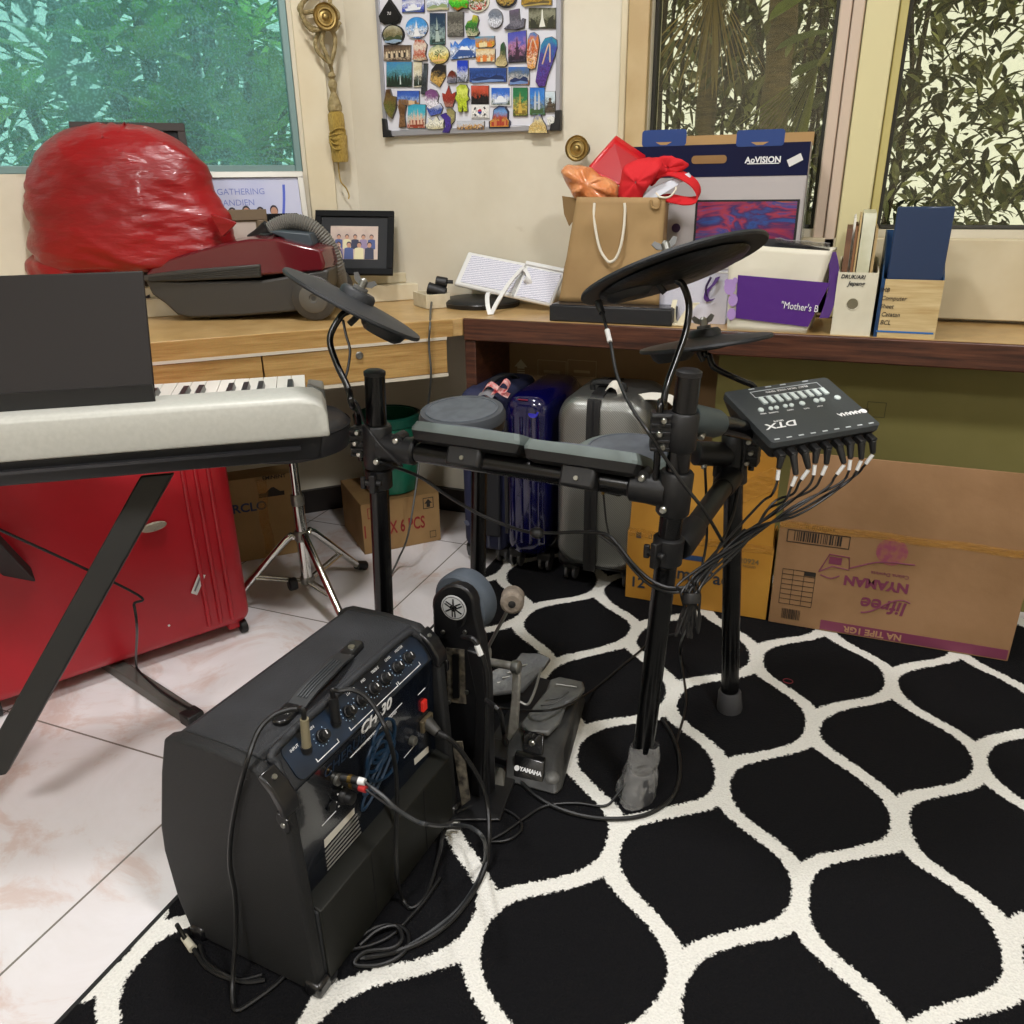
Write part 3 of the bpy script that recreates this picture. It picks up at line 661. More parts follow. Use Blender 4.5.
def slab(x0, x1, y0, y1, z0, z1, m, name, b=.003, lab=None):
    f = lambda x, y: x*W + sh*y*.9
    pts = [(f(x0,y0), y0*H), (f(x1,y0), y0*H), (f(x1,y1), y1*H), (f(x0,y1), y1*H)]
    mb = MB(T); mb.loft([[(x, y, z0) for x, y in pts], [(x, y, z1) for x, y in pts]]); return part(name, mb, m, pn, bev=b, label=lab)
slab(0, 1.02, 0, 1, -.014, 0, WHITEPL, 'tray', .006); slab(.06, .60, .1, .9, .0005, .002, PERF, 'mesh_insert', 0); slab(.66, 1.0, .05, .88, .0005, .002, PERF, 'mesh_insert', 0)
slab(.62, .635, .02, .98, 0, .003, M('grey_gap', '#a9a9a6', .6), 'hinge_gap', 0); slab(.62, 1.02, .93, 1.04, -.01, .006, WHITEPL, 'end_clip', .003)
zd = (az(490, 315, DT)-EYE).dot(FW); f_ = lambda px, py, k=0: ad(px, py, zd+k)
part('curved_leg', MB().band([f_(491,315), f_(497,303,.03), f_(508,285,.06), f_(518,273,.08), f_(523,268,.09)], V((.012,.004,0)), .006), WHITEPL, pn)
part('leg_strut', MB().band([f_(523,268,.09), f_(528,275,.08), f_(529,283,.08), f_(525,294,.1), f_(522,299,.12)], V((.012,.004,0)), .005), WHITEPL, pn)
part('leg_foot', MB().band([f_(494,293,.05), f_(488,294,.03), f_(487.5,304,.01), f_(490,315,0)], V((.012,.004,0)), .006), WHITEPL, pn)
part('hinge', MB().cyl(f_(525,279,.075), f_(531,283,.085), .008), WHITEPL, pn)

# black flat box and paper bag on it
b0, b1 = az(546, 322.5, DT), az(671, 327, DT); y1 = .22
blk = thing('flat_black_box', 'flat black box lying under the brown paper bag', 'box', b0)
xl, xr, yf = b0.x, b1.x, 2.14
mb = MB().box(((xl+xr)/2, yf+y1/2, DT+.022), (xr-xl, y1, .043)); part('case', mb, M('black_card', '#17181b', .5, bump=(60, .1)), blk, bev=.003)
mb = MB().box(((xl+xr)/2, yf+y1/2, DT+.0445), (xr-xl-.01, y1-.01, .003)); part('lid', mb, M('black_film', '#24252a', .25, bump=(25, .5)), blk, bev=.001)
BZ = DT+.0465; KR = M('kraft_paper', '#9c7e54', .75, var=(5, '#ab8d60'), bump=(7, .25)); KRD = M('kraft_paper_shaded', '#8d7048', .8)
yb = 2.20; pb = lambda px, py, d=0: ay(px, py, yb+d)
bag = thing('paper_bag', 'brown kraft paper carrier bag with white rope handles full of packets', 'paper bag', pb(610, 300))
TL, TR = pb(577, 197), pb(665.5, 197.5); BL = V((pb(559, 300).x, yb, BZ)); BR = V((pb(659, 300).x, yb, BZ))
dpt = V((-.012, .11, 0))
def crinkle(A, B, C, D, name, amp, m, seed):
    n_ = (B-A).cross(D-A).normalized()
    def fn(i, j): 
        e = min(i, 1-i, j, 1-j); q = (A*(1-i)+B*i)*(1-j)+(D*(1-i)+C*i)*j
        return q+n_*amp*min(1, e*6)*(mnoise.noise(q*9+V((seed,0,0)))+.5*abs(mnoise.noise(q*21)))
    return part(name, MB().grid(fn, 18, 18), m, bag, smooth=60, solid=.0012)
crinkle(BL, BR, TR, TL, 'front_panel', .012, KR, 1)
crinkle(BR, BR+dpt, TR+dpt, TR, 'side_gusset', .008, KR, 2); crinkle(BL+dpt, BL, TL, TL+dpt, 'side_gusset', .01, KRD, 3); crinkle(BL+dpt, BR+dpt, TR+dpt, TL+dpt, 'back_panel', .006, KRD, 4)
part('bottom_panel', MB().quad(BL+V((0,0,.001)), BR+V((0,0,.001)), BR+dpt+V((0,0,.001)), BL+dpt+V((0,0,.001))), KRD, bag)
g = [pb(562,196,.08), pb(576,198,.03), pb(577,215,.03), pb(569,226,.04), pb(564,214,.07)]
part('gusset_flap', MB().prism(g, V((.001,.002,0))), KRD, bag)
ROPEW = M('white_cord', '#dfd8c6', .7)
part('rope_handle', MB().tube([pb(594.5,203,-.004), pb(594,215,-.008), pb(596,232,-.012), pb(600,249,-.014), pb(605.5,258.5,-.014), pb(610,262,-.014), pb(616,258,-.014), pb(621,245,-.014), pb(624,227,-.01), pb(625,210,-.006), pb(624.5,203,-.004)], .0038, 8), ROPEW, bag)
part('rope_handle', MB().tube([pb(651,200,-.004), pb(652,207,-.006), pb(658,208,-.006), pb(660,200,-.004)], .003, 8), M('kraft_cord', '#9a7c4f', .8), bag)
# contents
yi = yb+.05
def lump(name, label, cat, pts, d, m, seed, amp=.012, cls=None):
    P = [ay(*p, yi) for p in pts]; c = sum(P, V((0,0,0)))/len(P)
    o = thing(name, label, cat, c); rings = []
    for t, s in ((-1, .55), (-.6, .88), (0, 1), (.6, .88), (1, .55)):
        rings.append([c+(q-c)*s+V((0, t*d/2, 0))+V((1,1,1))*0+V((0, amp*2*mnoise.noise((q+V((0,t*.03,0)))*30+V((seed,0,0))), amp*mnoise.noise((q+V((0,t*.05,0)))*40+V((0,seed,0))))) for q in spline(P+[P[0]], 5)[:-1]])
    part('packet', MB().loft(rings), m, o, smooth=60, sub=1); return o
ORG = M('orange_polythene', '#cf7a42', .3, coat=.4, bump=(45, .9), var=(22, '#e09a66'))
lump('plastic_packet', 'crinkled orange plastic packet at the left mouth of the paper bag', 'packet', ((560,170),(567,163.5),(585,166),(603,176),(618,184),(622,196),(620,206),(585,206),(570,192)), .10, ORG, 4)
REDC = M('red_glossy_film', '#c4121c', .3, coat=.15, bump=(20, .25)); REDF = M('red_fabric', '#d01822', .8, bump=(120, .15))
o = thing('glossy_packet', 'glossy red packet tilted upright at the top of the paper bag', 'packet', ay(614, 160, yi+.02))
P = [ay(*p, yi+.03+k) for p, k in (((586,171), -.02), ((614,139), .03), ((645,160), .05), ((628,190), 0))]
mb = MB().loft([[q for q in P], [q+V((0,.02,.012)) for q in P]]); part('sleeve', mb, REDC, o, bev=.004)
ip = [sum(P, V((0,0,0)))/4+(q-sum(P, V((0,0,0)))/4)*.8+V((0,-.0015,.001)) for q in P]; 
part('embossed_panel', MB().prism(ip, V((0,.001,0))), M('red_film_dark', '#b40d18', .35, coat=.1), o)
letters('SALE', .02, frame(ay(618,178,yi-.005), P[3]-P[0], P[1]-P[0]), M('pink_print', '#e8707a', .5), o, ext=.0002) if False else None
rbag = thing('fabric_bag', 'red cloth tote with looping strap spilling over the paper bag', 'cloth bag', ay(650, 175, yi))
def cloth(pts, y, name, bulge=.02):
    P = [ay(*p, yi+y+k) for *p, k in pts]
    P = spline(P+[P[0]], 4)[:-1]; c = sum(P, V((0,0,0)))/len(P); rings = [[c+(q-c)*s+V((0, -bulge*(1-s*s)+.012*mnoise.noise(q*35)*s, .006*mnoise.noise(q*50))) for q in P] for s in (1, .75, .5, .25, .05)]
    return part(name, MB().loft(rings, cap=False), REDF, rbag, smooth=60, solid=.002)
cloth(((621,210,0),(618,196,0),(622,172,-.01),(628,163,-.01),(648,157,0),(662,160,-.02),(655,178,-.03),(643,195,-.02),(640,210,0)), -.03, 'folded_body')
cloth(((650,160,.02),(668,156,.0),(682,160,-.01),(689,166,0),(680,171,0),(662,177,.01),(650,186,.01)), -.02, 'folded_top', .008)
mb = MB().band([ay(655,176,yi), ay(672,172,yi-.02), ay(690,180,yi-.03), ay(698,190,yi-.03), ay(697,199,yi-.03), ay(685,201,yi-.03), ay(668,198,yi-.02), ay(655,200,yi)], V((.002,.035,.018)), .003); part('strap', mb, REDF, rbag)
wb = thing('gift_bag', 'flat white card bag with cord loop leaning out of the paper bag', 'bag', ay(668, 187, yi-.03))
P = [ay(642,198,yi-.045), ay(650,189,yi-.04), ay(688,173,yi-.02), ay(691,177,yi-.025), ay(655,199,yi-.045)]
part('card_panel', MB().prism(P, V((0,.012,.002))), M('white_card_gloss', '#cfd3dc', .3), wb, bev=.001)
part('cord_loop', MB().tube([ay(656,193,yi-.05), ay(660,197,yi-.055), ay(669,197,yi-.055), ay(675,191,yi-.05), ay(676,187,yi-.045)], .0025), ROPEW, wb)

# monitor carton
ym = 2.35; mbp = lambda px, py, d=0: ay(px, py, ym+d)
A, B = mbp(622, 144), mbp(809, 145); zt = (A.z+B.z)/2; xl, xr = A.x, mbp(805.5, 190).x; zb = DT
mon = thing('monitor_carton', 'large monitor carton with navy top band and colourful screen picture', 'carton', V(((xl+xr)/2, ym, zb)))
CARD = M('brown_cardboard', '#8d6a40', .8, var=(4, '#9d7a4e'), bump=(90, .06))
CARDLT = M('light_cardboard', '#ad8a5a', .8)
part('carton_body', MB().box(((xl+xr)/2, ym+.045, (zb+zt)/2), (xr-xl, .09, zt-zb)), M('carton_print_white', '#b9b3b2', .5), mon)
zb_ = mbp(700, 177).z
part('navy_band', MB().box(((xl+xr)/2, ym-.0007, (zb_+zt)/2), (xr-xl, .0012, zt-zb_)), M('navy_print', '#06133c', .65, spec=.2, stretch=(2,1,1), var=(1.2, '#12102e')), mon)
t0 = mbp(700, 138, .085).z
part('rear_flap', MB().box(((xl+xr)/2+.002, ym+.085, (zt+t0)/2), (xr-xl, .004, t0-zt+.012)), CARDLT, mon)
NAVY = MATS['navy_print']
for a, b, k in ((642, 686, 0), (736, 784, 1)):
    p0, p1 = mbp(a, 144.5), mbp(b, 144.5); h = mbp(a, 133).z-p0.z
    T = frame(V(((p0.x+p1.x)/2, ym-.001, p0.z+h/2)), (1,0,0), (0,0,1))
    part('tuck_tab', rbox(MB(), T, p1.x-p0.x, h+.012, .008, -.003, .001), M('tab_blue', '#153a7c', .4), mon)
    part('tab_notch', MB().loft([[V(((p0.x+p1.x)/2+dx, ym-.0025, p0.z+dz)) for dx, dz in ((-.022,.004),(.022,.004),(.008,-.003),(-.008,-.003))], [V(((p0.x+p1.x)/2+dx, ym-.0015, p0.z+dz)) for dx, dz in ((-.022,.004),(.022,.004),(.008,-.003),(-.008,-.003))]]), CARDLT, mon)
T = frame(mbp(709, 159.5, -.002), (1,0,0), (0,0,1)); part('handle_hole', rbox(MB(), T, .092, .02, .009, 0, .001), CARD, mon, label='brown punched hand hole')
letters('AoVISION', .0205, frame(mbp(763, 160, -.0025), (1,0,0), (0,0,1)), WHITEINK, mon, align='CENTER', sx=1.0, bold=.0006)
part('tagline', MB().box(mbp(763, 163.5, -.002), (.08, .0006, .0022)), WHITEINK, mon)
T = frame(mbp(795, 160, -.003), (.9,0,.45), (-.45,0,.9)); part('price_sticker', rbox(MB(), T, .036, .018, .001, 0, .0006), WHITEPL, mon)
letters('MONITOR', .016, frame(mbp(662, 202.5, -.0015), (1,0,0), (0,0,1)), M('dark_print', '#2b2b30', .6), mon)
def swirl(name, cols, sc):
    m, nt, b = newmat(name); tc = N(nt, 'ShaderNodeTexCoord'); mp = N(nt, 'ShaderNodeMapping'); mp.inputs['Scale'].default_value = (1.0, 1, 2.6); mp.inputs['Rotation'].default_value = (0, .5, 0)
    L(nt, tc.outputs['Object'], mp.inputs[0])
    n = N(nt, 'ShaderNodeTexNoise', i_Scale=sc, i_Detail=4.0, i_Distortion=2.2); L(nt, mp.outputs[0], n.inputs['Vector'])
    r = N(nt, 'ShaderNodeValToRGB'); els = r.color_ramp.elements
    els[0].position = .3; els[0].color = lin(cols[0]); els[1].position = .72; els[1].color = lin(cols[-1])
    for i, c in enumerate(cols[1:-1]): e = els.new(.3+.42*(i+1)/(len(cols)-1)); e.color = lin(c)
    L(nt, n.outputs['Fac'], r.inputs['Fac']); L(nt, r.outputs['Color'], b.inputs['Base Color']); b.inputs['Roughness'].default_value = .4; return m
s0, s1 = mbp(696, 200), mbp(800, 201); zs = mbp(700, 252).z
pm = part('printed_monitor', MB().box(((s0.x+s1.x)/2, ym-.0012, (s0.z+zs)/2), (s1.x-s0.x, .0012, s0.z-zs)), M('print_black', '#17151c', .4), mon)
part('screen_picture', MB().box(((s0.x+s1.x)/2, ym-.0022, (s0.z+zs)/2+.001), (s1.x-s0.x-.012, .001, s0.z-zs-.012)), swirl('screen_colours', ['#10205a', '#244a90', '#3f1f5a', '#a02c44', '#2c3f88', '#b85a30'], 5), pm)
p = mbp(676, 228, -.002)
part('printed_flower', MB().lathe([(.012, 0), (.012, .0006)], p, NB, 20), M('print_plum', '#3a1f4a', .5), mon)
part('clear_film', MB().box((xr+.004, ym+.03, (zb+zt)/2-.03), (.002, .10, zt-zb-.09)), M('clear_film', '#b9bcb4', .15, alpha=.35, bump=(14, .8)), mon)

# mesh basket, strap and phone stand
bk = thing('mesh_basket', 'white mesh basket standing between the paper bag and purple bag', 'basket', az(690, 318, DT))
yk = 2.22; k0, k1 = ay(642, 300, yk).x, ay(727, 300, yk).x; kz = ay(700, 272, yk).z
for nm, c, d in (('front_mesh', ((k0+k1)/2, yk, (DT+kz)/2), (k1-k0, .003, kz-DT)), ('side_mesh', (k0, yk+.05, (DT+kz)/2), (.003, .1, kz-DT)), ('back_mesh', ((k0+k1)/2, yk+.1, (DT+kz)/2), (k1-k0, .003, kz-DT)), ('basket_floor', ((k0+k1)/2, yk+.05, DT+.002), (k1-k0, .1, .003))):
    part(nm, MB().box(c, d), PERF, bk)
part('rim', MB().tube([(k0,yk,kz),(k1,yk,kz),(k1,yk+.1,kz),(k0,yk+.1,kz),(k0,yk,kz)], .003, 6, 0), WHITEPL, bk)
st = thing('purple_strap_clip', 'small purple strap clip hanging on the white mesh basket', 'clip', ay(710, 285, yk-.01))
PURP = M('purple_fabric', '#4b2470', .6)
part('strap', MB().band([ay(718,277,yk-.008), ay(714,284,yk-.012), ay(708,290,yk-.012), ay(706,297,yk-.012), ay(709,301,yk-.010), ay(713,299,yk-.008)], V((.012,0,.004)), .002), PURP, st)
part('hook', MB().tube([ay(711,277,yk-.008), ay(706,288,yk-.012), ay(707,296,yk-.012)], .003), M('dark_purple', '#2a1640', .4), st)
ps = thing('phone_stand', 'cream plastic phone stand standing in front of the mesh basket', 'phone stand', az(678, 322, DT))
yp = 2.155
part('back_rest', MB().band([ay(679,325,yp), ay(686,314,yp+.01), ay(693,305,yp+.02), ay(696,303,yp+.022)], V((.018,.006,0)), .008), M('cream_plastic', '#d8d0b4', .5), ps)
part('foot_bar', MB().box(V((ay(676,322,yp).x, yp+.02, DT+.004)), (.05, .05, .007)), MATS['cream_plastic'], ps, bev=.002)
part('upright', MB().band([ay(674,322,yp+.02), ay(673,310,yp+.02), ay(675,300,yp+.03)], V((.012,.004,0)), .005), MATS['cream_plastic'], ps)

# purple and white insulated bag
pbag = thing('gift_bag', 'white and purple bag with quoted white lettering on the walnut desk edge', 'bag', az(770, 330, DT))
yq = 2.132; pq = lambda px, py, d=0: ay(px, py, yq+d)
WBAG = M('white_coated_paper', '#d9d4c0', .45, bump=(9, .35), var=(6, '#e2dccb'))
BLq, BRq = V((pq(727,330).x, yq, DT)), V((pq(806,333).x, yq, DT)); TLq, TRq = pq(729,244), pq(832,251)
dq = V((.01, .12, 0))
def panel(A, B, C, D, nm, m, amp=.006, seed=0, par=pbag):
    n_ = (B-A).cross(D-A).normalized()
    def fn(i, j):
        e = min(i, 1-i, j, 1-j); q = (A*(1-i)+B*i)*(1-j)+(D*(1-i)+C*i)*j
        return q+n_*amp*min(1, e*5)*(mnoise.noise(q*10+V((seed,0,0)))+.6*abs(mnoise.noise(q*24)))
    return part(nm, MB().grid(fn, 16, 16), m, par, smooth=60, solid=.001)
panel(BLq, BRq, TRq, TLq, 'front_panel', WBAG); panel(BRq, BRq+dq, TRq+dq, TRq, 'side_panel', WBAG, seed=3); panel(BLq+dq, BLq, TLq, TLq+dq, 'side_panel', WBAG, seed=5); panel(BLq+dq, BRq+dq, TRq+dq, TLq+dq, 'back_panel', WBAG, seed=7)
def inq(px, py, d=-.006): return pq(px, py, d)
pp = [inq(738,275), inq(830,283), inq(808,327), inq(735.5,318)]
part('purple_block', MB().prism(pp, V((0,.003,0))), M('purple_print', '#4d1a7a', .5, bump=(9, .3)), pbag)
letters('"Mother\'s B', .0235, frame(inq(781, 305, -.008), pp[1]-pp[0], (0,0,1)) @ Matrix.Rotation(-.02, 4, 'Z'), WHITEINK, pbag, sx=.78)
mb = MB()
for a, b, r in ((730,287,5.5), (733,300,4.5), (731.5,314,4.2), (735,281,2.5), (727,282,2.2)):
    p = pq(a, b, -.0065); r *= .0026; mb.lathe([(r, 0), (r, .0015)], p, NB, 14, sy=1.35, ref=(1,0,0))
part('flower_motif', mb, M('lilac_print', '#a98ac4', .6), pbag)
mb = MB().prism([pq(742,243,.03), pq(772,241,.05), pq(829,252,.03), pq(800,251,.02)], V((0,.03,.004))); part('dark_lining', mb, M('dark_navy_lining', '#14161e', .5), pbag)
part('clear_wrap', MB().grid(lambda i, j: ay(775+55*i, 238+5*i+8*j, yq+.02+.05*j)+V((0,0,.004*mnoise.noise(V((i*6,j*5,0))))), 10, 6), M('wrap_film', '#d8d8dc', .15, alpha=.35), pbag, solid=.0008)
part('purple_ribbon', MB().band([pq(831,252,.02), pq(834,268,.015), pq(833,288,.01), pq(829,305,.0), pq(824,318,-.01)], V((.022,.012,0)), .002), M('purple_ribbon', '#4f2a78', .5), pbag)

# magazine files at the right
yfB = 2.137
def magfile(name, label, xl, xr, ztop, m, depth=.23, back=.30, left_only=False, hole=True):
    o = thing(name, label, 'document holder', V(((xl+xr)/2, yfB, DT))); t = .003
    fz = DT+ztop
    part('front_panel', MB().box(((xl+xr)/2, yfB+t/2, (DT+fz)/2), (xr-xl, t, fz-DT)), m, o)
    for x, nm in ((xl+t/2, 'side_panel'), (xr-t/2, 'side_panel')):
        q = [V((x, yfB+t, DT)), V((x, yfB+depth, DT)), V((x, yfB+depth, DT+back)), V((x, yfB+depth*.75, DT+back)), V((x, yfB+t, fz))]
        mb = MB().loft([[p+V((-t/2,0,0)) for p in q], [p+V((t/2,0,0)) for p in q]]); part(nm, mb, m, o)
    part('back_panel', MB().box(((xl+xr)/2, yfB+depth, DT+back/2), (xr-xl, t, back)), m, o); part('bottom_panel', MB().box(((xl+xr)/2, yfB+depth/2, DT+.002), (xr-xl-.008, depth-.008, .003)), m, o)
    return o
MDFW = M('white_file_board', '#d9d3bd', .6, var=(12, '#cfc8b0'))
xa, xb = ay(830, 335, yfB).x, ay(869.5, 336.5, yfB).x; h1 = ay(857, 272.5, yfB).z-DT
wf = magfile('magazine_file', 'white magazine file with round finger hole and handwritten label', xa, xb, h1, MDFW, .21, h1+.02)
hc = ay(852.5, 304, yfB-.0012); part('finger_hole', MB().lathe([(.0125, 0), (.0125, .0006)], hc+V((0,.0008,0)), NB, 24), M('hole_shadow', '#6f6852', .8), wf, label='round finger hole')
INK = M('black_marker', '#15141a', .6)
TT = frame(ay(841, 276.5, yfB-.001), (1,0,-.02), (0,0,1)); letters('DRUK/ARI', .0125, TT, INK, wf, shear=.2, sx=.95, bold=.0003); letters('Jepang', .014, frame(ay(848, 283.5, yfB-.001), (1,0,0), (0,0,1)), INK, wf, shear=.25, bold=.0003)
part('hole_rim', MB().lathe([(.0125, 0), (.0135, .0008), (.0138, 0)], hc, NB, 24, cap=False), MDFW, wf)
def doc(name, label, xw, y0, h, m, dpt=.0022, yy=.19, tilt=0, top=None):
    o = None; t = dpt
    q = [V((xw, yfB+.012+y0, DT+.006)), V((xw, yfB+.012+y0+yy*.85, DT+.006)), V((xw+tilt, yfB+.012+y0+yy*.85, DT+h)), V((xw+tilt, yfB+.012+y0+.01, DT+h*.985)), V((xw+tilt, yfB+.012+y0, DT+h*.9))]
    return single(name, MB().loft([[p for p in q], [p+V((t,0,0)) for p in q]]), m, label, 'folder')
BRF = M('brown_folder', '#5c3a22', .7, var=(30, '#6d4a2e')); 
hb_ = ay(850, 222, yfB+.03).z-DT
doc('document_folder', 'thick dark brown folder standing at left in the white magazine file', xa+.006, .01, hb_-.012, BRF, .013); doc('document_folder', 'thin brown folder with torn top in the white magazine file', xa+.025, .015, hb_-.006, M('brown_card', '#7c5432', .75), .006)
doc('paper_sheets', 'sheaf of white paper between brown folders in the magazine file', xa+.0195, .03, hb_+.012, PAPER, .005, top=1)
doc('document_sleeve', 'tan paper sleeve behind the clear sleeve in the magazine file', xa+.032, .01, hb_+.018, M('tan_paper', '#b49a6c', .8), .004)
CLEARF = M('clear_sleeve', '#b9b79a', .35, var=(20, '#c9c8b0'))
cf = doc('document_sleeve', 'tall cloudy clear sleeve with punched strip at right of the magazine file', xa+.0385, .004, hb_+.024, CLEARF, .028)
doc('document_sleeve', 'slim tan sleeve at the right edge of the white magazine file', xa+.069, .01, hb_-.01, MATS['tan_paper'], .006) 
xc, xd = ay(873, 337, yfB).x, ay(934, 339, yfB).x; h2 = ay(885, 279, yfB).z-DT; BLUEF = M('blue_file_plastic', '#10355c', .4, var=(14, '#16426e'))
bf = magfile('magazine_file', 'blue magazine file with pale wooden front and handwritten list', xc, xd, h2, BLUEF, .2, h2+.10)
part('wooden_front', MB().box(((xc+xd)/2+.004, yfB-.0015, DT+h2/2), (xd-xc-.008, .003, h2)), wood('pale_pine', '#b79a66', '#d3bd8c', (1.5, 8, 22), 5, .6), bf)
part('blue_strip', MB().box(((xc+xd)/2, yfB-.0035, DT+.014), (xd-xc-.008, .001, .004)), M('bright_blue', '#2a6ab0', .5), bf)
for k, tx_ in enumerate(('IMB', 'Computer', 'Sheet', 'Catatan', 'BCL')):
    letters(tx_, .0145, frame(ay(880+(k % 2), 290+9.6*k-1.5*k, yfB-.004), (1,0,0), (0,0,1)), INK, bf, shear=.2, sx=.9)
q = ay(885, 203, yfB+.1).z-DT
ff = thing('file_folder', 'deep blue plastic folder standing inside the blue magazine file', 'folder', V(((xc+xd)/2, yfB+.02, DT)))
part('cover', MB().box(((xc+xd)/2+.003, yfB+.014, DT+q/2), (xd-xc-.014, .010, q-.012)), M('deep_blue_plastic', '#0d2c52', .3, coat=.3, bump=(5, .4)), ff, bev=.003)

# ------------------------------------------------------------------ magnetic board
yw = YB-.004
wp = lambda px, py, d=0: ay(px, py, yw-d)
wb_ = thing('magnetic_board', 'white magnetic board in grey frame covered with souvenir magnets', 'notice board', wp(474, 130))
xL, xR = wp(382, 60).x-.002, wp(562.3, 60).x; zB = (wp(389, 135).z+wp(560, 132).z)/2; zT = zB+.62
part('sheet', MB().box(((xL+xR)/2, yw-.008, (zB+zT)/2), (xR-xL-.02, .008, zT-zB-.02)), M('white_enamel', '#dadae2', .25), wb_)
ALU = M('grey_aluminium', '#a9a9b0', .4, .5)
for c, d in ((((xL+xR)/2, yw-.008, zB+.008), (xR-xL, .018, .016)), (((xL+xR)/2, yw-.008, zT-.008), (xR-xL, .018, .016)), ((xL+.007, yw-.008, (zB+zT)/2), (.014, .018, zT-zB)), ((xR-.007, yw-.008, (zB+zT)/2), (.014, .018, zT-zB))):
    part('frame_rail', MB().box(c, d), ALU, wb_, bev=.002)
def corner(x, z, sx, sz):
    mb = MB(); q = [(0,0),(.032,0),(.030,.018),(.018,.022),(.016,.052),(0,.054)]
    mb.loft([[V((x+sx*(a-.002), y, z+sz*(b-.002))) for a, b in q] for y in (yw, yw-.021)]); part('corner_cap', mb, BLKPL, wb_, bev=.002)
corner(xL, zB, 1, 1); corner(xR, zB, -1, 1); corner(xL, zT, 1, -1); corner(xR, zT, -1, -1)
def pic(name, cols, sc=45, st=(1,1,1), noise=.16):           # a printed picture: colours from bottom to top, broken up by noise
    m, nt, b = newmat(name); tc = N(nt, 'ShaderNodeTexCoord'); sp = N(nt, 'ShaderNodeSeparateXYZ'); L(nt, tc.outputs['Generated'], sp.inputs[0])
    n = N(nt, 'ShaderNodeTexNoise', i_Scale=float(sc), i_Detail=3.0); L(nt, tc.outputs['Object'], n.inputs['Vector'])
    a = N(nt, 'ShaderNodeMath', operation='MULTIPLY_ADD', i_1=noise*4, i_2=-noise*2); L(nt, n.outputs['Fac'], a.inputs[0])
    s0 = N(nt, 'ShaderNodeMath', operation='ADD'); L(nt, sp.outputs['Z'], s0.inputs[0]); L(nt, a.outputs[0], s0.inputs[1])
    vo_ = N(nt, 'ShaderNodeTexVoronoi', i_Scale=float(min(260, sc*3.2))); L(nt, tc.outputs['Object'], vo_.inputs['Vector']); vs_ = N(nt, 'ShaderNodeSeparateColor'); L(nt, vo_.outputs['Color'], vs_.inputs[0])
    lo_ = N(nt, 'ShaderNodeMapRange', i_From_Min=.35, i_From_Max=.75, i_To_Min=1.0, i_To_Max=.12); L(nt, sp.outputs['Z'], lo_.inputs['Value'])
    vm_ = N(nt, 'ShaderNodeMath', operation='MULTIPLY_ADD', i_1=noise*2.4, i_2=-noise*1.2); L(nt, vs_.outputs[0], vm_.inputs[0]); vl_ = N(nt, 'ShaderNodeMath', operation='MULTIPLY'); L(nt, vm_.outputs[0], vl_.inputs[0]); L(nt, lo_.outputs[0], vl_.inputs[1])
    s = N(nt, 'ShaderNodeMath', operation='ADD'); L(nt, s0.outputs[0], s.inputs[0]); L(nt, vl_.outputs[0], s.inputs[1])
    n2 = N(nt, 'ShaderNodeTexNoise', i_Scale=sc*4.5, i_Detail=4.0); L(nt, tc.outputs['Object'], n2.inputs['Vector']); r = N(nt, 'ShaderNodeValToRGB'); els = r.color_ramp.elements; k = len(cols)
    els[0].position = 0; els[0].color = lin(cols[0]); els[1].position = 1; els[1].color = lin(cols[-1])
    for i, c in enumerate(cols[1:-1]): e = els.new((i+1)/(k-1)); e.color = lin(c)
    L(nt, s.outputs[0], r.inputs['Fac'])
    r2 = N(nt, 'ShaderNodeValToRGB'); r2.color_ramp.elements[0].position = .36; r2.color_ramp.elements[0].color = (.42,.42,.44,1); r2.color_ramp.elements[1].position = .56; r2.color_ramp.elements[1].color = (1.15,1.15,1.15,1)
    L(nt, n2.outputs['Fac'], r2.inputs['Fac'])
    sm = N(nt, 'ShaderNodeMapRange', i_From_Min=.45, i_From_Max=.8, i_To_Min=min(1.0, noise*5.5), i_To_Max=.15); L(nt, sp.outputs['Z'], sm.inputs['Value'])
    mx = N(nt, 'ShaderNodeMix', data_type='RGBA', blend_type='MULTIPLY'); L(nt, sm.outputs[0], mx.inputs[0]); L(nt, r.outputs['Color'], mx.inputs[6]); L(nt, r2.outputs['Color'], mx.inputs[7])
    L(nt, mx.outputs[2], b.inputs['Base Color']); b.inputs['Roughness'].default_value = .3; return m
A_ = lambda x, y: (370+.1368*x, .1368*y); B_ = lambda x, y: (465+.1368*x, .1368*y)
NM = [0]
GRP = 'souvenir magnets on the board'
def magnet(name, label, S, shape, cols, th=.006, sc=60, noise=.16, edge=None, extra=None):
    NM[0] += 1; m = pic('magnet_print_%d' % NM[0], cols, sc, noise=noise)
    if len(shape) == 4 and not isinstance(shape[0], tuple):
        kind = None; x0, x1, y0, y1 = shape; pts = [S(x0,y1), S(x1,y1), S(x1,y0), S(x0,y0)]
    elif shape[0] == 'o':
        _, cx, cy, rx, ry = shape; pts = [S(cx+rx*math.cos(t*math.pi/12), cy-ry*math.sin(t*math.pi/12)) for t in range(24)]
    else: pts = [S(*q) for q in shape]
    d0 = .0125; P = [wp(*q, d0) for q in pts]; c = sum(P, V((0,0,0)))/len(P)
    o = thing(name, label, 'fridge magnet', c, GRP)
    part('base_plate', MB().prism(P, (0, -th*.7, 0)), edge or M('magnet_edge', '#5a5550', .5), o)
    Q = [c+(q-c)*(.97 if edge is None else .86)+V((0, -th*.7, 0)) for q in P]
    part('picture_face', MB().prism(Q, (0, -th*.3, 0)), m, o, smooth=0)
    if extra: extra(o, c+V((0, -th-.0006, 0)))
    for key, (kind, c1, c2) in SCENES.items():
        if key in label: scene_print(o, Q, th, kind, c1, c2, NM[0]); break
    return o
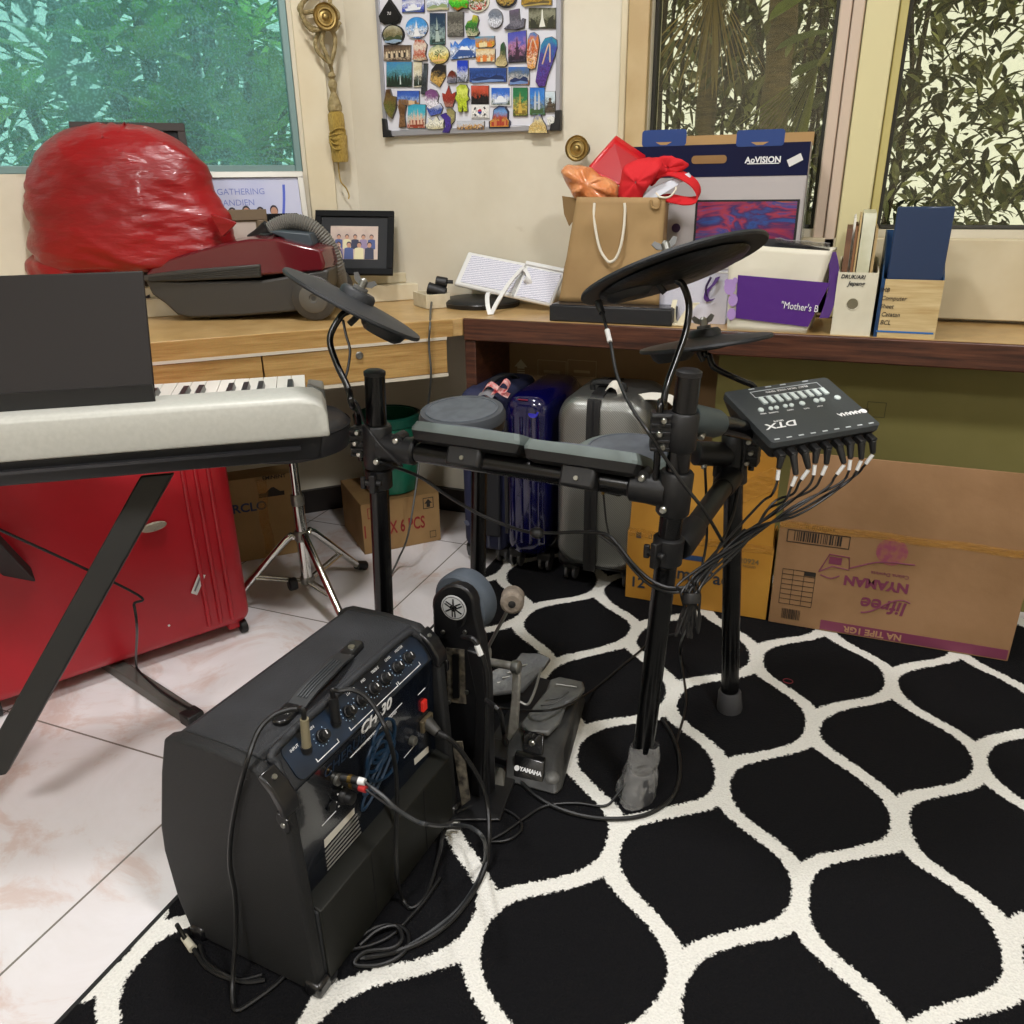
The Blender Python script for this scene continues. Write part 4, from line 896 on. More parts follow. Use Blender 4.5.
SCENES = {'white tower': ('tower', '#e8e8ea', '#c8ccd0'), 'white ship': ('ship', '#e4e6ec', '#5a6a8a'), 'pale blue picture': ('hills', '#8a9a6a', '#b8b090'), 'pale monument': ('tower', '#a8b8b0', '#2a3a34'), 'tiny figures': ('row', '#d8c8a8', '#2a2420'),
 'teal landscape': ('trees', '#1a2a20', '#c8d4d0'), 'with a palm': ('palm', '#3a5a2c', '#e0b070'), 'snowy peak': ('peak', '#e8ecf2', '#2f4f8c'), 'evening sky': ('skyline', '#7a5a3c', '#d8b890'), 'cathedral magnet with': ('spires', '#d8b49a', '#8a3a28'),
 'purple sunset': ('tower', '#3a1f34', '#221a28'), 'blue panorama': ('hills', '#162a58', '#6a86b8'), 'coastal town': ('skyline', '#dcd8d0', '#7a6a5a'), 'red sunset': ('skyline', '#0c0b0d', '#181416'), 'blue mosque': ('dome', '#dfe4ea', '#9aa8b8'),
 'leaning column': ('tower', '#c8a84a', '#7a6424'), 'twin tower': ('twin', '#b4bcc4', '#3f5a34'), 'dark pagoda': ('pagoda', '#3f342a', '#5a4c3c'), 'white waterfall': ('fall', '#dcdcd0', '#2a2c1c'), 'dark rimmed oval': ('hills', '#3f4a2c', '#8aa0b8'), 'orange roofed': ('skyline', '#d87a34', '#e0d0a0'), 'cream shop': ('skyline', '#a84a2c', '#6a4a30'), 'arch shaped': ('skyline', '#c87a4a', '#a83a2c'), 'gold framed': ('hills', '#5a4a24', '#a8924c')}
def scene_print(o, Q, th, kind, c1, c2, seed):
    xs = [q.x for q in Q]; zs = [q.z for q in Q]; x0, w, z0, h = min(xs), max(xs)-min(xs), min(zs), max(zs)-min(zs); y = max(q.y for q in Q)-th*.3-.0004
    rnd = random.Random(seed); m1, m2 = M('scene_'+c1[1:], c1, .4), M('scene_'+c2[1:], c2, .4); mb = MB(); k = [0]
    def pg(pts, mi=0):
        k[0] += 1; mb.m = mi; mb.poly([V((x0+w*(.5+a*.9), y-.00004*k[0], z0+h*(.06+b*.9))) for a, b in pts])
    R = lambda a0, a1, b0, b1, mi=0: pg([(a0,b0),(a1,b0),(a1,b1),(a0,b1)], mi)
    if kind == 'tower': R(-.4,.4,.02,.14,1); pg([(-.16,.05),(.16,.05),(.07,.45),(-.07,.45)]); R(-.11,.11,.42,.47,1); pg([(-.06,.45),(.06,.45),(.02,.78),(-.02,.78)]); pg([(-.015,.75),(.015,.75),(0,.92)])
    elif kind == 'twin':
        R(-.45,.45,.0,.2,1)
        for s in (-.14,.14): pg([(s-.09,.15),(s+.09,.15),(s+.07,.7),(s-.07,.7)]); pg([(s-.05,.7),(s+.05,.7),(s,.93)])
        R(-.14,.14,.42,.47)
    elif kind == 'ship': pg([(-.42,.3),(.42,.34),(.34,.14),(-.34,.12)]); R(-.25,.2,.32,.46); R(-.12,.1,.46,.56); R(-.45,.45,.03,.12,1)
    elif kind == 'hills': pg([(-.48,.0),(.48,.0),(.48,.32),(.25,.46),(.05,.30),(-.2,.42),(-.48,.25)]); pg([(-.48,.0),(.48,.0),(.48,.10),(.1,.2),(-.3,.12),(-.48,.18)], 1)
    elif kind == 'trees':
        for j in range(7): a = -.42+.14*j; hh = rnd.uniform(.3,.6); pg([(a-.08,.0),(a+.08,.0),(a+.05,hh*.6),(a,hh),(a-.05,hh*.6)])
        pg([(.02,.05),(.08,.05),(.06,.45),(.04,.45)], 1)
    elif kind == 'palm':
        pg([(-.05,.1),(.02,.1),(.08,.55),(.04,.56)], 1)
        for j in range(7): t = .3+j*.75; pg([(.06,.56),(.06+.3*math.cos(t),.56+.22*math.sin(t)),(.06+.24*math.cos(t+.25),.54+.20*math.sin(t+.25))])
        pg([(-.4,.08),(.4,.08),(.3,.2),(-.3,.18)], 1)
    elif kind == 'peak': pg([(-.45,.05),(.45,.05),(.12,.6),(.02,.55),(-.08,.62)], 1); pg([(-.2,.42),(.24,.36),(.12,.6),(.02,.55),(-.08,.62)])
    elif kind == 'skyline':
        a = -.47
        while a < .42: bw = rnd.uniform(.07,.16); hh = rnd.uniform(.22,.52); R(a, a+bw, .0, hh, rnd.randrange(2)); a += bw*1.05
    elif kind == 'spires':
        R(-.4,.4,.0,.3,1)
        for s, hh in ((-.3,.62),(-.12,.78),(.1,.84),(.28,.66)): pg([(s-.07,.1),(s+.07,.1),(s+.03,hh*.7),(s,hh),(s-.03,hh*.7)])
    elif kind == 'dome':
        R(-.35,.35,.1,.32); pg([(.22*math.cos(t*math.pi/8),.32+.2*math.sin(t*math.pi/8)) for t in range(9)]); R(-.4,.4,.03,.1,1)
        for s in (-.4,-.3,.3,.4): pg([(s-.02,.1),(s+.02,.1),(s,.75)])
    elif kind == 'pagoda':
        for j in range(3): b = .15+.2*j; s = .4-.1*j; R(-s*.6, s*.6, b-.08, b+.06, 1); pg([(-s,b+.05),(s,b+.05),(s*.5,b+.14),(-s*.5,b+.14)])
    elif kind == 'fall': pg([(-.12,.05),(.14,.05),(.05,.5),(.03,.9),(-.01,.9),(-.03,.5)]); pg([(-.48,.0),(-.15,.0),(-.3,.4),(-.48,.55)], 1); pg([(.48,.0),(.2,.0),(.3,.45),(.48,.6)], 1)
    elif kind == 'row':
        for j in range(9): a = -.42+.105*j; R(a-.035, a+.035, .18, .48, j % 2); pg([(a+.03*math.cos(t*.785),.54+.07*math.sin(t*.785)) for t in range(8)])
    part('printed_scene', mb, [m1, m2], o, smooth=0)
W_ = '#e4e0da'
def words(t, s, dx, dz, m=WHITEINK):
    return lambda o, c: letters(t, s, frame(c+V((dx, 0, dz)), (1,0,0), (0,0,1)), m, o, align='CENTER', ext=.0003)
def flag(o, c):
    for k, m in ((0, M('flag_red', '#c22a3c', .5)), (1, M('flag_blue', '#1d3a8a', .5))):
        part('flag_half', MB().prism([c+V((.0065*math.cos(t*math.pi/10+k*math.pi), 0, .0065*math.sin(t*math.pi/10+k*math.pi))) for t in range(11)], (0,-.0004,0)), m, o)
    mb = MB()
    for sx in (-1, 1):
        for sz in (-1, 1): mb.box(c+V((sx*.0155, -.0003, sz*.0085)), (.007, .0006, .0045), Matrix.Rotation(sx*sz*.9, 3, 'Y'))
    part('flag_trigram', mb, M('flag_black', '#1a1a1e', .5), o)
def sail(px, py, w, h): return [(px-w, py), (px+w, py), (px+w*.7, py-h*.5), (px, py-h), (px-w*.7, py-h*.5)]
mg = magnet
mg('spade_magnet', 'black spade-shaped magnet at the upper left of the board', A_, ((150,-10),(195,50),(238,120),(225,165),(185,182),(150,176),(110,182),(78,160),(70,120),(110,50)), ['#0e1014','#15171c'], .008, noise=.05, edge=BLKPL, extra=words('7U', .011, .0, .006))
mg('oval_magnet', 'dark rimmed oval magnet with a lake view below the black spade', A_, ('o',175,255,82,76), ['#9fb0c0','#5b5a3a','#8a8060','#b9b7a0'], .007, edge=BLKPL)
mg('round_magnet', 'round sky blue magnet with a white tower', A_, ('o',347,205,82,80), ['#3f6fae','#dcdde0','#4f9ad8','#2f86cf'], .006)
mg('picture_magnet', 'blue rectangular magnet with a white ship at the top of the board', A_, (238,403,-10,92), ['#2b3f9a','#4a5bc0','#d8dae4','#3a4cae'], .005)
mg('picture_magnet', 'cream magnet with pale blue picture right of the ship magnet', A_, (418,580,-20,75), ['#cfc596','#8fa0b8','#dfe4ea','#7f96c0'], .005)
mg('fruit_magnet', 'bright green and orange fruit-shaped magnet at the board top', A_, ((585,0),(600,-20),(690,-20),(735,20),(725,65),(690,62),(650,85),(612,60),(588,30)), ['#b8341c','#2f9a1e','#58c83a','#e06a2a'], .012)
mg('picture_magnet', 'tall dark teal magnet with a pale monument', A_, (440,555,96,330), ['#3c5a58','#8fa3a0','#2b4258','#22344f'], .005)
mg('relief_magnet', 'square grey stone relief magnet right of the monument magnet', A_, (573,690,88,268), ['#55534c','#8a877c','#4c4a44','#75736a'], .009, 160)
mg('picture_magnet', 'wide brown magnet with a row of tiny figures', A_, (104,304,330,445), ['#4a3c34','#b8a58c','#6a5644','#3a2e2a'], .005, 120)
mg('figure_magnet', 'red and white lion dance figure magnet under the round tower', A_, ((325,330),(345,290),(400,292),(425,330),(412,400),(425,440),(375,450),(318,440),(330,390)), ['#c8b89c','#b8482c','#e0d5c4','#a83a24'], .01, 140)
mg('picture_magnet', 'teal landscape magnet with dark trees at the left side', A_, (124,312,452,636), ['#25362f','#3a5a4c','#4f93a8','#3f83b4'], .005)
mg('round_magnet', 'round tropical beach magnet with a palm', A_, ('o',510,400,76,72), ['#b59a54','#d8c060','#e4dfae','#2f6a5c'], .009)
mg('bookmark_magnet', 'narrow ivory bookmark magnet beside the teal landscape', A_, (322,384,452,640), ['#d8d0b8','#3a3630','#e2dcc8','#c9bd9a','#e0d8c0'], .004, 140)
mg('tower_magnet', 'slim dark stepped tower magnet near the bookmark', A_, ((378,690),(392,560),(400,465),(428,465),(424,560),(418,690)), ['#3d4448','#23282c','#4a545a','#2c3236'], .008, 150)
mg('badge_magnet', 'black and gold map badge magnet with angled corners', A_, ((455,510),(490,465),(558,478),(560,560),(515,640),(490,620),(445,590)), ['#b58a44','#c9a45c','#1b1a1e','#26242a'], .007)
mg('dome_magnet', 'small brown domed hut magnet beside the gold badge', A_, ((570,610),(572,560),(590,525),(605,515),(625,528),(640,560),(640,610)), ['#4a4a58','#8a8a98','#6a2a1c','#5a2418'], .008)
mg('figure_magnet', 'bright blue and white dancer magnet above the green doll', A_, (643,722,442,602), ['#3c4454','#c8ccd8','#2446c0','#1f3ab4'], .007, 110)
mg('picture_magnet', 'wide blue sky magnet with a snowy peak', A_, ((592,440),(592,310),(610,340),(625,300),(650,330),(690,285),(720,275),(745,290),(800,290),(800,420)), ['#2f5a9a','#e0e4ea','#3f7cd0','#2f66c4'], .006)
mg('figure_magnet', 'brown figure in a green robe at the lower left', A_, ((110,760),(125,700),(130,655),(155,652),(168,700),(205,710),(198,800),(170,870),(145,850),(120,800)), ['#7a6a3c','#5c6428','#6f5a30','#4a2c18'], .012, 120)
mg('picture_magnet', 'blue evening sky magnet above the cathedral', A_, (202,366,664,770), ['#b88a5c','#8fa8d0','#3a62b8','#2c4ea8'], .005)
mg('carved_magnet', 'brown carved totem magnet left of the cathedral', A_, ((215,775),(240,752),(272,775),(262,850),(270,930),(220,935),(228,850)), ['#6a4a2c','#8a6644','#5a3c22','#7a5838'], .01, 150)
mg('cathedral_magnet', 'turquoise cathedral magnet with a red base', A_, ((278,938),(285,775),(330,760),(415,765),(410,938)), ['#b8462c','#d8c8b4','#4ab0c4','#2f98b8'], .007, 100)
mg('cap_magnet', 'purple cap-shaped magnet with a white lower half', A_, ((405,720),(415,670),(450,650),(490,662),(510,700),(500,745),(520,765),(440,800),(420,770)), ['#dcd8e0','#e4e0e8','#7a4a7c','#6a3c72'], .009)
mg('wave_magnet', 'small blue wave magnet across the lower middle of the board', A_, ((418,785),(520,755),(540,790),(525,830),(450,850),(430,815)), ['#5a6ab8','#2f4a9c','#d8dce8'], .008)
mg('flower_magnet', 'white flower-shaped magnet at the bottom of the board', A_, ((412,915),(440,895),(430,860),(470,885),(495,850),(515,885),(552,870),(545,905),(548,940),(490,948),(430,945)), ['#c8c09a','#e4e2d4','#dcd8c4'], .01)
mg('letter_magnet', 'deep purple curled letter magnet beside the white flower', A_, ((520,840),(560,825),(600,860),(602,930),(585,975),(535,970),(560,930),(555,880)), ['#3a2a78','#4a3490','#3a2a80'], .009)
mg('leaf_magnet', 'red maple-leaf totem magnet left of the green doll', A_, ((560,785),(540,730),(535,680),(560,690),(582,628),(602,690),(635,672),(630,725),(610,785)), ['#a87a6a','#8a2c24','#a0382c','#7a241e'], .009, 100)
mg('doll_magnet', 'yellow green doll-shaped magnet with spread arms', A_, ((655,820),(650,750),(630,720),(645,690),(640,640),(665,618),(710,620),(728,655),(722,695),(735,725),(715,745),(722,815),(695,822),(688,770),(680,822)), ['#8a9a20','#c8d83a','#a8b82a','#d8e06a','#9aac28'], .011, 110)
mg('shell_magnet', 'small olive shell magnet under the maple leaf', A_, ((565,800),(600,790),(628,820),(625,880),(600,915),(580,880)), ['#8a8250','#b0a870','#6a6440'], .008)
mg('strip_magnet', 'low strip magnet with tiny coloured houses at the bottom', A_, (640,842,885,948), ['#4a4a58','#d09a3c','#c8ccd4','#b8bac4'], .007, 130, .3)
mg('plate_magnet', 'round plate magnet with diagonal stripes at the board top', B_, ('o',100,8,82,82), ['#b03a2c','#e4e0d4','#3a5a34','#c8a040','#2c2c34'], .008, 70, .3, edge=M('ivory_rim', '#d8d2bc', .5))
mg('plate_magnet', 'round black plate magnet with gold centre at the board top', B_, ('o',305,-12,78,72), ['#1a1c22','#b89a4a','#7a2c24','#1c2028'], .009, 80, .25, edge=M('navy_rim', '#1b2030', .4))
mg('spoon_magnet', 'silver grey oval spoon-like magnet', B_, ('o',228,138,54,72), ['#b0b0b8','#e0e2ea','#6a7484','#8a8a92'], .01)
mg('ship_magnet', 'grey pewter junk ship magnet right of the silver oval', B_, ((290,215),(335,175),(330,80),(400,65),(410,165),(432,135),(446,140),(440,205),(380,222)), ['#4a4854','#7a7884','#55535c','#6a5c74'], .01, 140)
mg('picture_magnet', 'gold framed picture magnet cut by the board top', B_, (415,640,-25,38), ['#c8a03c','#a88430','#6a5a34'], .006)
mg('picture_magnet', 'dark forest magnet with a white waterfall', B_, (468,668,58,210), ['#2e2e20','#4a4a34','#8a8a74','#33331f'], .005, 90)
mg('bird_magnet', 'green parrot magnet with red and yellow head', B_, ((25,270),(10,200),(30,160),(60,150),(70,112),(100,118),(108,150),(95,200),(112,240),(95,268)), ['#c8c4a0','#2c5a2c','#3f8a34','#d8c040'], .012, 90)
mg('house_magnet', 'orange roofed house magnet above a second house magnet', B_, ((82,345),(80,270),(222,265),(225,330),(205,348)), ['#d8b84a','#c88430','#3a9ac0'], .008, 80)
mg('house_magnet', 'cream shop house magnet below the orange roofed house', B_, (86,226,358,455), ['#d8ccae','#c07a3c','#e0d4b4','#d0a45c'], .008, 120)
mg('tree_magnet', 'dark green cone tree magnet on a sandy base', B_, ((228,470),(240,430),(262,410),(270,330),(288,308),(302,345),(304,420),(318,470),(300,490),(240,488)), ['#c8b88a','#a8986a','#2c4a30','#35583a'], .01, 70, .1)
mg('picture_magnet', 'tall purple sunset magnet with a temple tower', B_, ((320,462),(316,240),(452,222),(456,455)), ['#2a2834','#4a3a4c','#b47a9a','#5a5cb0','#4a4fae'], .006)
def sandal(nm, lab, poly, cols, strap):
    def ex(o, c): part('thong_strap', MB().tube([wp(*q, .021) for q in strap], .0022, 6), M('sandal_strap', '#d8b8a0', .6), o)
    mg(nm, lab, B_, poly, cols, .008, 90, .25, extra=ex)
sandal('flip_flop_magnet', 'orange flip-flop magnet with white lettering', ((462,500),(455,420),(465,290),(480,245),(510,235),(540,258),(550,310),(535,420),(520,500),(490,512)), ['#d89a4a','#e4ccb0','#b8542c','#d07a34','#4a7ab8'], [B_(470,370), B_(497,285), B_(525,360)])
sandal('flip_flop_magnet', 'large blue and purple flip-flop magnet slanting at the right', ((520,600),(545,440),(560,330),(590,280),(640,268),(680,295),(682,350),(650,450),(610,560),(590,635),(545,642)), ['#4a2c7a','#5a3a8a','#3a4a9a','#2f8aa8'], [B_(565,470), B_(615,320), B_(622,455)])
mg('panorama_magnet', 'long dark blue panorama magnet in the centre of the board', B_, (34,310,497,602), ['#2c3f7a','#3a58a0','#24407c','#31559c'], .005)
mg('picture_magnet', 'coastal town magnet right of the blue panorama', B_, (320,476,490,622), ['#8a5a44','#c8c4c0','#5a6a78','#3a6ab8'], .005)
mg('picture_magnet', 'red sunset magnet with a black foreground', B_, (48,178,626,762), ['#18161a','#1e1a1c','#b84a30','#c8584a'], .005)
mg('picture_magnet', 'white bordered blue mosque magnet', B_, (188,342,634,776), ['#5a6a58','#c8d0dc','#3a72cc','#2c5ec0'], .006, edge=WHITEPL)
mg('column_magnet', 'green magnet with a golden leaning column', B_, (355,462,640,850), ['#4a5a24','#b8a24c','#2c7a4c','#247044'], .006)
mg('tower_magnet', 'blue magnet with a tall grey twin tower', B_, (477,588,640,842), ['#4a7a3c','#6a7a8a','#3f86d0','#2a6ac4'], .006)
mg('pagoda_magnet', 'pale magnet with a small dark pagoda at the right', B_, (590,664,668,822), ['#5a5040','#4a4438','#c4d4dc','#d4dce4'], .006)
mg('flag_magnet', 'white national flag magnet with red and blue disc', B_, (48,182,766,866), ['#e2e0dc','#e6e4e0'], .006, extra=flag, edge=WHITEPL)
mg('arch_magnet', 'arch shaped magnet with orange lettering band at the bottom', B_, ((182,940),(180,890),(205,875),(215,800),(255,772),(300,776),(325,815),(322,870),(338,890),(335,938)), ['#d08a34','#c89a44','#a84a34','#6a9ad0','#3a4a78'], .01, 80, .1, edge=M('dark_blue_edge', '#2a2e44', .5))
mg('temple_magnet', 'gold model temple magnet overlapping the bottom frame', B_, ((472,975),(480,925),(505,900),(515,850),(560,835),(575,880),(600,920),(612,975)), ['#d8c48a','#c0a058','#d8cca0','#2c4a9a'], .014, 120)
mg('cup_magnet', 'tiny white cup magnet beside the right board corner', B_, ((610,918),(605,860),(640,848),(660,862),(655,915)), ['#d0d0c8','#e4e4e0'], .008)
# ------------------------------------------------------------------ electronic drum rack
rack = thing('drum_rack', 'black tubular electronic drum rack standing on the patterned rug', 'drum rack', (-.5, 1.4, .008))
CLAMP = M('clamp_nylon', '#0f0f11', .5, bump=(250, .05)); BOLT = M('bolt_steel', '#b8b8b0', .3, 1)
def ext(a, b, z): t = (z-a.z)/(b.z-a.z); return a+(b-a)*t
lt = ay(374.5, 373, 1.25); lf = ext(lt, ay(384.5, 620, 1.25), .012)
rt = ay(689, 373, 1.22); rf = ext(rt, ay(641, 770, 1.22), .012)
rrt = ay(734.5, 432, 1.55); rrf = ay(729.5, 705, 1.565); rrf = ext(rrt, rrf, .012)
lrt = ay(480, 436, 1.60); lrf = ext(lrt, ay(478, 575, 1.60), .012)
PR = .019
POSTS = {}
for nm, a, b in (('lf', lf, lt), ('rf', rf, rt), ('rr', rrf, rrt), ('lr', lrf, lrt)):
    d = (b-a).normalized(); POSTS[nm] = (a, b, d)
    p = part('post', MB().cyl(a, b, PR, n=28), BLACK, rack)
    part('end_cap', MB().lathe([(PR+.001, -.004), (PR+.001, .003), (PR-.004, .006)], b, d, 28), BLKPL, p)
    if nm != 'rf': part('rubber_foot', MB().lathe([(PR+.008, -.005), (PR+.009, .002), (PR+.006, .04), (PR+.003, .045)], a, d, 24), M('foot_rubber', '#3a3a3c', .6), p)
# front right foot wrapped in clear tape
a, b, d = POSTS['rf']
fw = part('rubber_foot', MB().lathe([(.030, -.005), (.031, .01), (.026, .055), (.022, .06)], a, d, 24), MATS['foot_rubber'], rack)
def wrap(i, j):
    t = 2*math.pi*i; z = .0+.125*j; r = .036-.013*j+.006*math.sin(3*t+2*j)+.004*mnoise.noise(V((math.cos(t)*3, math.sin(t)*3, j*6)))
    return a+d*z+V((math.cos(t)*r-.006*(1-j), math.sin(t)*r-.006*(1-j), 0))
part('tape_wrap', MB().grid(wrap, 36, 14), M('packing_tape', '#b9b9b8', .12, alpha=.33, bump=(60, .8)), rack, label='crumpled clear tape wrapped round the foot', smooth=60)
def on(nm, z): a, b, d = POSTS[nm]; return ext(a, b, z)
def bolt(p, n, r=.006, parent=None):
    n = V(n).normalized(); return part('bolt', MB().lathe([(r, -.004), (r, .004), (r*.7, .006)], p, n, 14), BOLT, parent or rack)
zbar = ay(388, 447, 1.25).z; zbr = ay(646, 489, 1.22).z
BA, BB = on('lf', zbar), on('rf', zbr)
bar = part('crossbar', MB().cyl(BA, BB, .0185, n=24), BLACK, rack)
BD = (BB-BA).normalized()
TOCAM = (EYE-(BA+BB)/2).normalized()
def tee(nm, z, dirv, lv, lh, rv=.0275, rh=.0255):
    a, b, d = POSTS[nm]; c = on(nm, z); dirv = V(dirv).normalized()
    mb = MB(); mb.lathe([(rv-.003, -lv*.5), (rv, -lv*.5+.004), (rv, lv*.5-.004), (rv-.003, lv*.5)], c, d, 28)
    t = part('tee_clamp', mb, CLAMP, rack)
    part('sleeve', MB().lathe([(rh+.003, 0), (rh, lh*.5), (rh, lh-.004), (rh-.004, lh)], c+dirv*.012, dirv, 28), CLAMP, t)
    return t, c
t1, c1 = tee('lf', zbar, BD, .085, .075); t2, c2 = tee('rf', zbr, -BD, .075, .062)
for c, s, t in ((c1, 1, t1), (c2, -1, t2)):
    q = c+BD*(.052*s); part('bolt_lug', MB().lathe([(.012, -.014), (.012, .014)], q+V((0,0,.022)), V((0,-1,0)), 16), CLAMP, t); bolt(q+V((0,-.016,.022)), (0,-1,0), .006, t)
    bolt(c+V((.012*s,-.026,-.022)), (0,-1,0), .006, t)
def ringclamp(nm, z, h=.04, r=.026, side=(0,-1,0)):
    a, b, d = POSTS[nm]; c = on(nm, z)
    p = part('ring_clamp', MB().lathe([(r-.004, -h/2), (r, -h/2+.003), (r, h/2-.003), (r-.004, h/2)], c, d, 26), CLAMP, rack)
    s = V(side).normalized(); e = s.cross(V((0,0,1)))
    part('clamp_ear', MB().box(c+s*(r+.004)+e*.0, (.012, .02, h*.9), frame((0,0,0), e, s).to_3x3()), CLAMP, p, bev=.002)
    part('wing_bolt', MB().cyl(c+s*(r+.004)-e*.016, c+s*(r+.004)+e*.016, .006).box(c+s*(r+.004)+e*.02, (.01, .008, .024)), BLKPL, p, bev=.002)
    return c
za = ay(657, 548, 1.22).z; ca = ringclamp('rf', za, .05, side=(-.5,-1,0)); zl = ay(380, 478, 1.25).z; ringclamp('lf', zl, .04, side=(.2,-1,0))
# side arms
rc = ay(716, 473, 1.54); A0 = on('rf', za)+V((.016,.012,.0)); A1 = on('rr', rc.z)
arm = part('side_arm', MB().cyl(A0, A1, .0185, n=24), M('arm_black', '#101011', .45), rack)
ad_ = (A1-A0).normalized(); al_ = (A1-A0).length
part('arm_sleeve', MB().lathe([(.021, 0), (.024, .01), (.0235, .075), (.020, .085)], A0, ad_, 24), CLAMP, arm); part('arm_sleeve', MB().lathe([(.020, -.075), (.0225, -.065), (.0235, -.02), (.022, 0)], A1, ad_, 24), CLAMP, arm)
ringclamp('rr', A1.z, .042, side=(-.9,-.5,0))
LA0, LA1 = on('lf', zl+.02), on('lr', zl+.06); arm2 = part('side_arm', MB().cyl(LA0, LA1, .0185, n=24), MATS['arm_black'], rack)
# boom clamps (ribbed blocks with three bolts)
def boomclamp(nm, z, side, h=.062):
    a, b, d = POSTS[nm]; c = on(nm, z); s = V(side).normalized()
    p = part('boom_clamp', MB().lathe([(.022, -h/2), (.0245, -h/2+.003), (.0245, h/2-.003), (.022, h/2)], c, d, 26), CLAMP, rack)
    e = s.cross(V((0,0,1))).normalized(); Rm = frame((0,0,0), e, s).to_3x3()
    part('clamp_block', MB().box(c+s*.032, (.030, .034, h*.98), Rm), CLAMP, p, bev=.002)
    rb_ = MB()
    for k in range(5): rb_.box(c+s*.034+V((0,0,(k-2)*h*.21)), (.036, .030, .005), Rm)
    part('clamp_ribs', rb_, CLAMP, p, bev=.001)
    f = e if e.dot(EYE-c) > 0 else -e
    for k, dz in enumerate((-.021, 0, .021)): bolt(c+s*(.030+.006*(k % 2))+f*.018+V((0,0,dz)), f, .005, p)
    return c+s*.036
zc = ay(672, 430, 1.22).z
BC = boomclamp('rf', zc, (-.9,-.25,0)); 
BCL = boomclamp('lf', ay(362, 440, 1.25).z, (-1,-.1,0), .058); BCR = boomclamp('rr', ay(752, 450, 1.55).z, (1,-.1,0), .058)
# tube from the front right post to the module
MA = V((-.167,1.434,.757)); MU = V((.167,.145,.008)); MVv = V((.0997,-.1096,-.052)); MN = MU.cross(MVv); MN = MN if MN.z > 0 else -MN; MN.normalize()
s0 = on('rf', ay(700, 418, 1.22).z); s1 = MA+MU*.22+MVv*.45-MN*.05
hd = (s1-s0); 
sl = part('module_arm', MB().lathe([(.022, .012), (.0235, .02), (.0235, .09), (.021, .10)], s0, hd, 26), M('arm_grey', '#3a4344', .5), rack)
part('arm_tube', MB().cyl(s0+hd.normalized()*.09, s1, .0165, n=22), BLACK, sl); part('arm_plate', MB().box(s1+MN*.018, (.08, .08, .012), frame((0,0,0), MU, MVv).to_3x3()), BLKPL, sl)
bolt(s0+hd.normalized()*.06+V((0,-.024,-.018)), (0,-1,-.4), .006, sl)
# rear right horizontal stub (carries the floor tom)
c = on('rr', ay(735, 455, 1.55).z); st_ = ay(694, 453, 1.50); hd = (st_-c)
sl = part('stub_clamp', MB().lathe([(.021, .01), (.024, .02), (.024, hd.length-.003), (.020, hd.length)], c, hd, 24), CLAMP, rack); bolt(ay(704,466,1.50), (0,-.6,-.8), .006, sl)
part('tee_clamp', MB().lathe([(.021, -.03), (.0245, -.027), (.0245, .03), (.021, .034)], c, POSTS['rr'][2], 24), CLAMP, rack)

# ------------------------------------------------------------------ drum pads
def drum_pad(label, c, n, R, upv, straight=True, th=.026):
    """disc pad with one straight edge facing upv"""
    o = thing('drum_pad', label, 'drum pad', c, 'round pads on the drum rack'); n = V(n).normalized(); y = V(upv); y = (y-n*y.dot(n)).normalized(); x = y.cross(n)
    T = frame(c, x, y); pts = []
    if straight:                                   # round at the player side, straight across the far edge
        pts = [(R*.90, R*.80), (-R*.90, R*.80), (-R*.975, R*.76), (-R*1.0, R*.66)]
        pts += [(-R*math.cos(math.pi*k/30), -R*math.sin(math.pi*k/30)*1.0) for k in range(0, 31)]
        pts += [(R*1.0, R*.66), (R*.975, R*.76)]
    else: pts = [(R*math.cos(2*math.pi*k/48), R*math.sin(2*math.pi*k/48)) for k in range(48)]
    ring = lambda s, z, off=0: [T @ V((a*s, b*s, z)) for a, b in pts]
    part('housing', MB().loft([ring(.84, -th*1.25), ring(.95, -th*1.05), ring(1, -th*.45)]), BLKPL, o)
    part('bevel_rim', MB().loft([ring(1, -th*.45), ring(1.0, -.006), ring(.95, .006)]), PADGREY if straight else M('pad_rim_dark', '#3c4046', .6), o, label='grey bevelled rim', smooth=25)
    cy = -.08*R if straight else 0
    part('playing_surface', MB().lathe([(R*.84, .000), (R*.85, .003), (R*.83, .008), (R*.79, .0085), (R*.78, .007), (.002, .007)], T @ V((0, cy, 0)), n, 48), RUBBER, o)
    part('mount_box', MB(T).box((0, R*.40, -th-.018), (R*.62, R*.62, .040)), BLKPL, o, bev=.006)
    part('bolt', MB(T).lathe([(.004, 0), (.004, .003)], (0, R*.40+R*.31, -th-.022), (0,1,0), 12), BOLT, o)
    return o
# two toms on the crossbar: the straight far edge faces the camera
def tom(pl, pr_, Y, label, tilt):
    a, b = ay(*pl, Y), ay(*pr_, Y-.02); x = (b-a); R = x.length/2/.98; x.normalize()
    back = V((-x.y, x.x, 0)); n = V((0,0,1))*math.cos(tilt)+back*math.sin(tilt)        # tilted to the player side
    y = -(back-n*back.dot(n)).normalized(); mid = (a+b)/2
    return drum_pad(label, mid-y*R*.80-n*.004, n, R, y)
tom((411.5,421), (520,435), 1.235, 'left tom pad with straight grey edge on the front crossbar', .40)
tom((524.5,438), (638,455), 1.215, 'right tom pad with straight grey edge beside the front right post', .40)
c = ay(462, 412, 1.50); drum_pad('snare pad with broad grey playing surface behind the left tom pad', c, (.0,-.10,1), .093, (-.35,1,0), False, .034)
c = ay(626, 452, 1.42); drum_pad('floor tom pad half hidden behind the front right post', c, (.0,-.06,1), .094, (-.3,-1,0), True, .026)

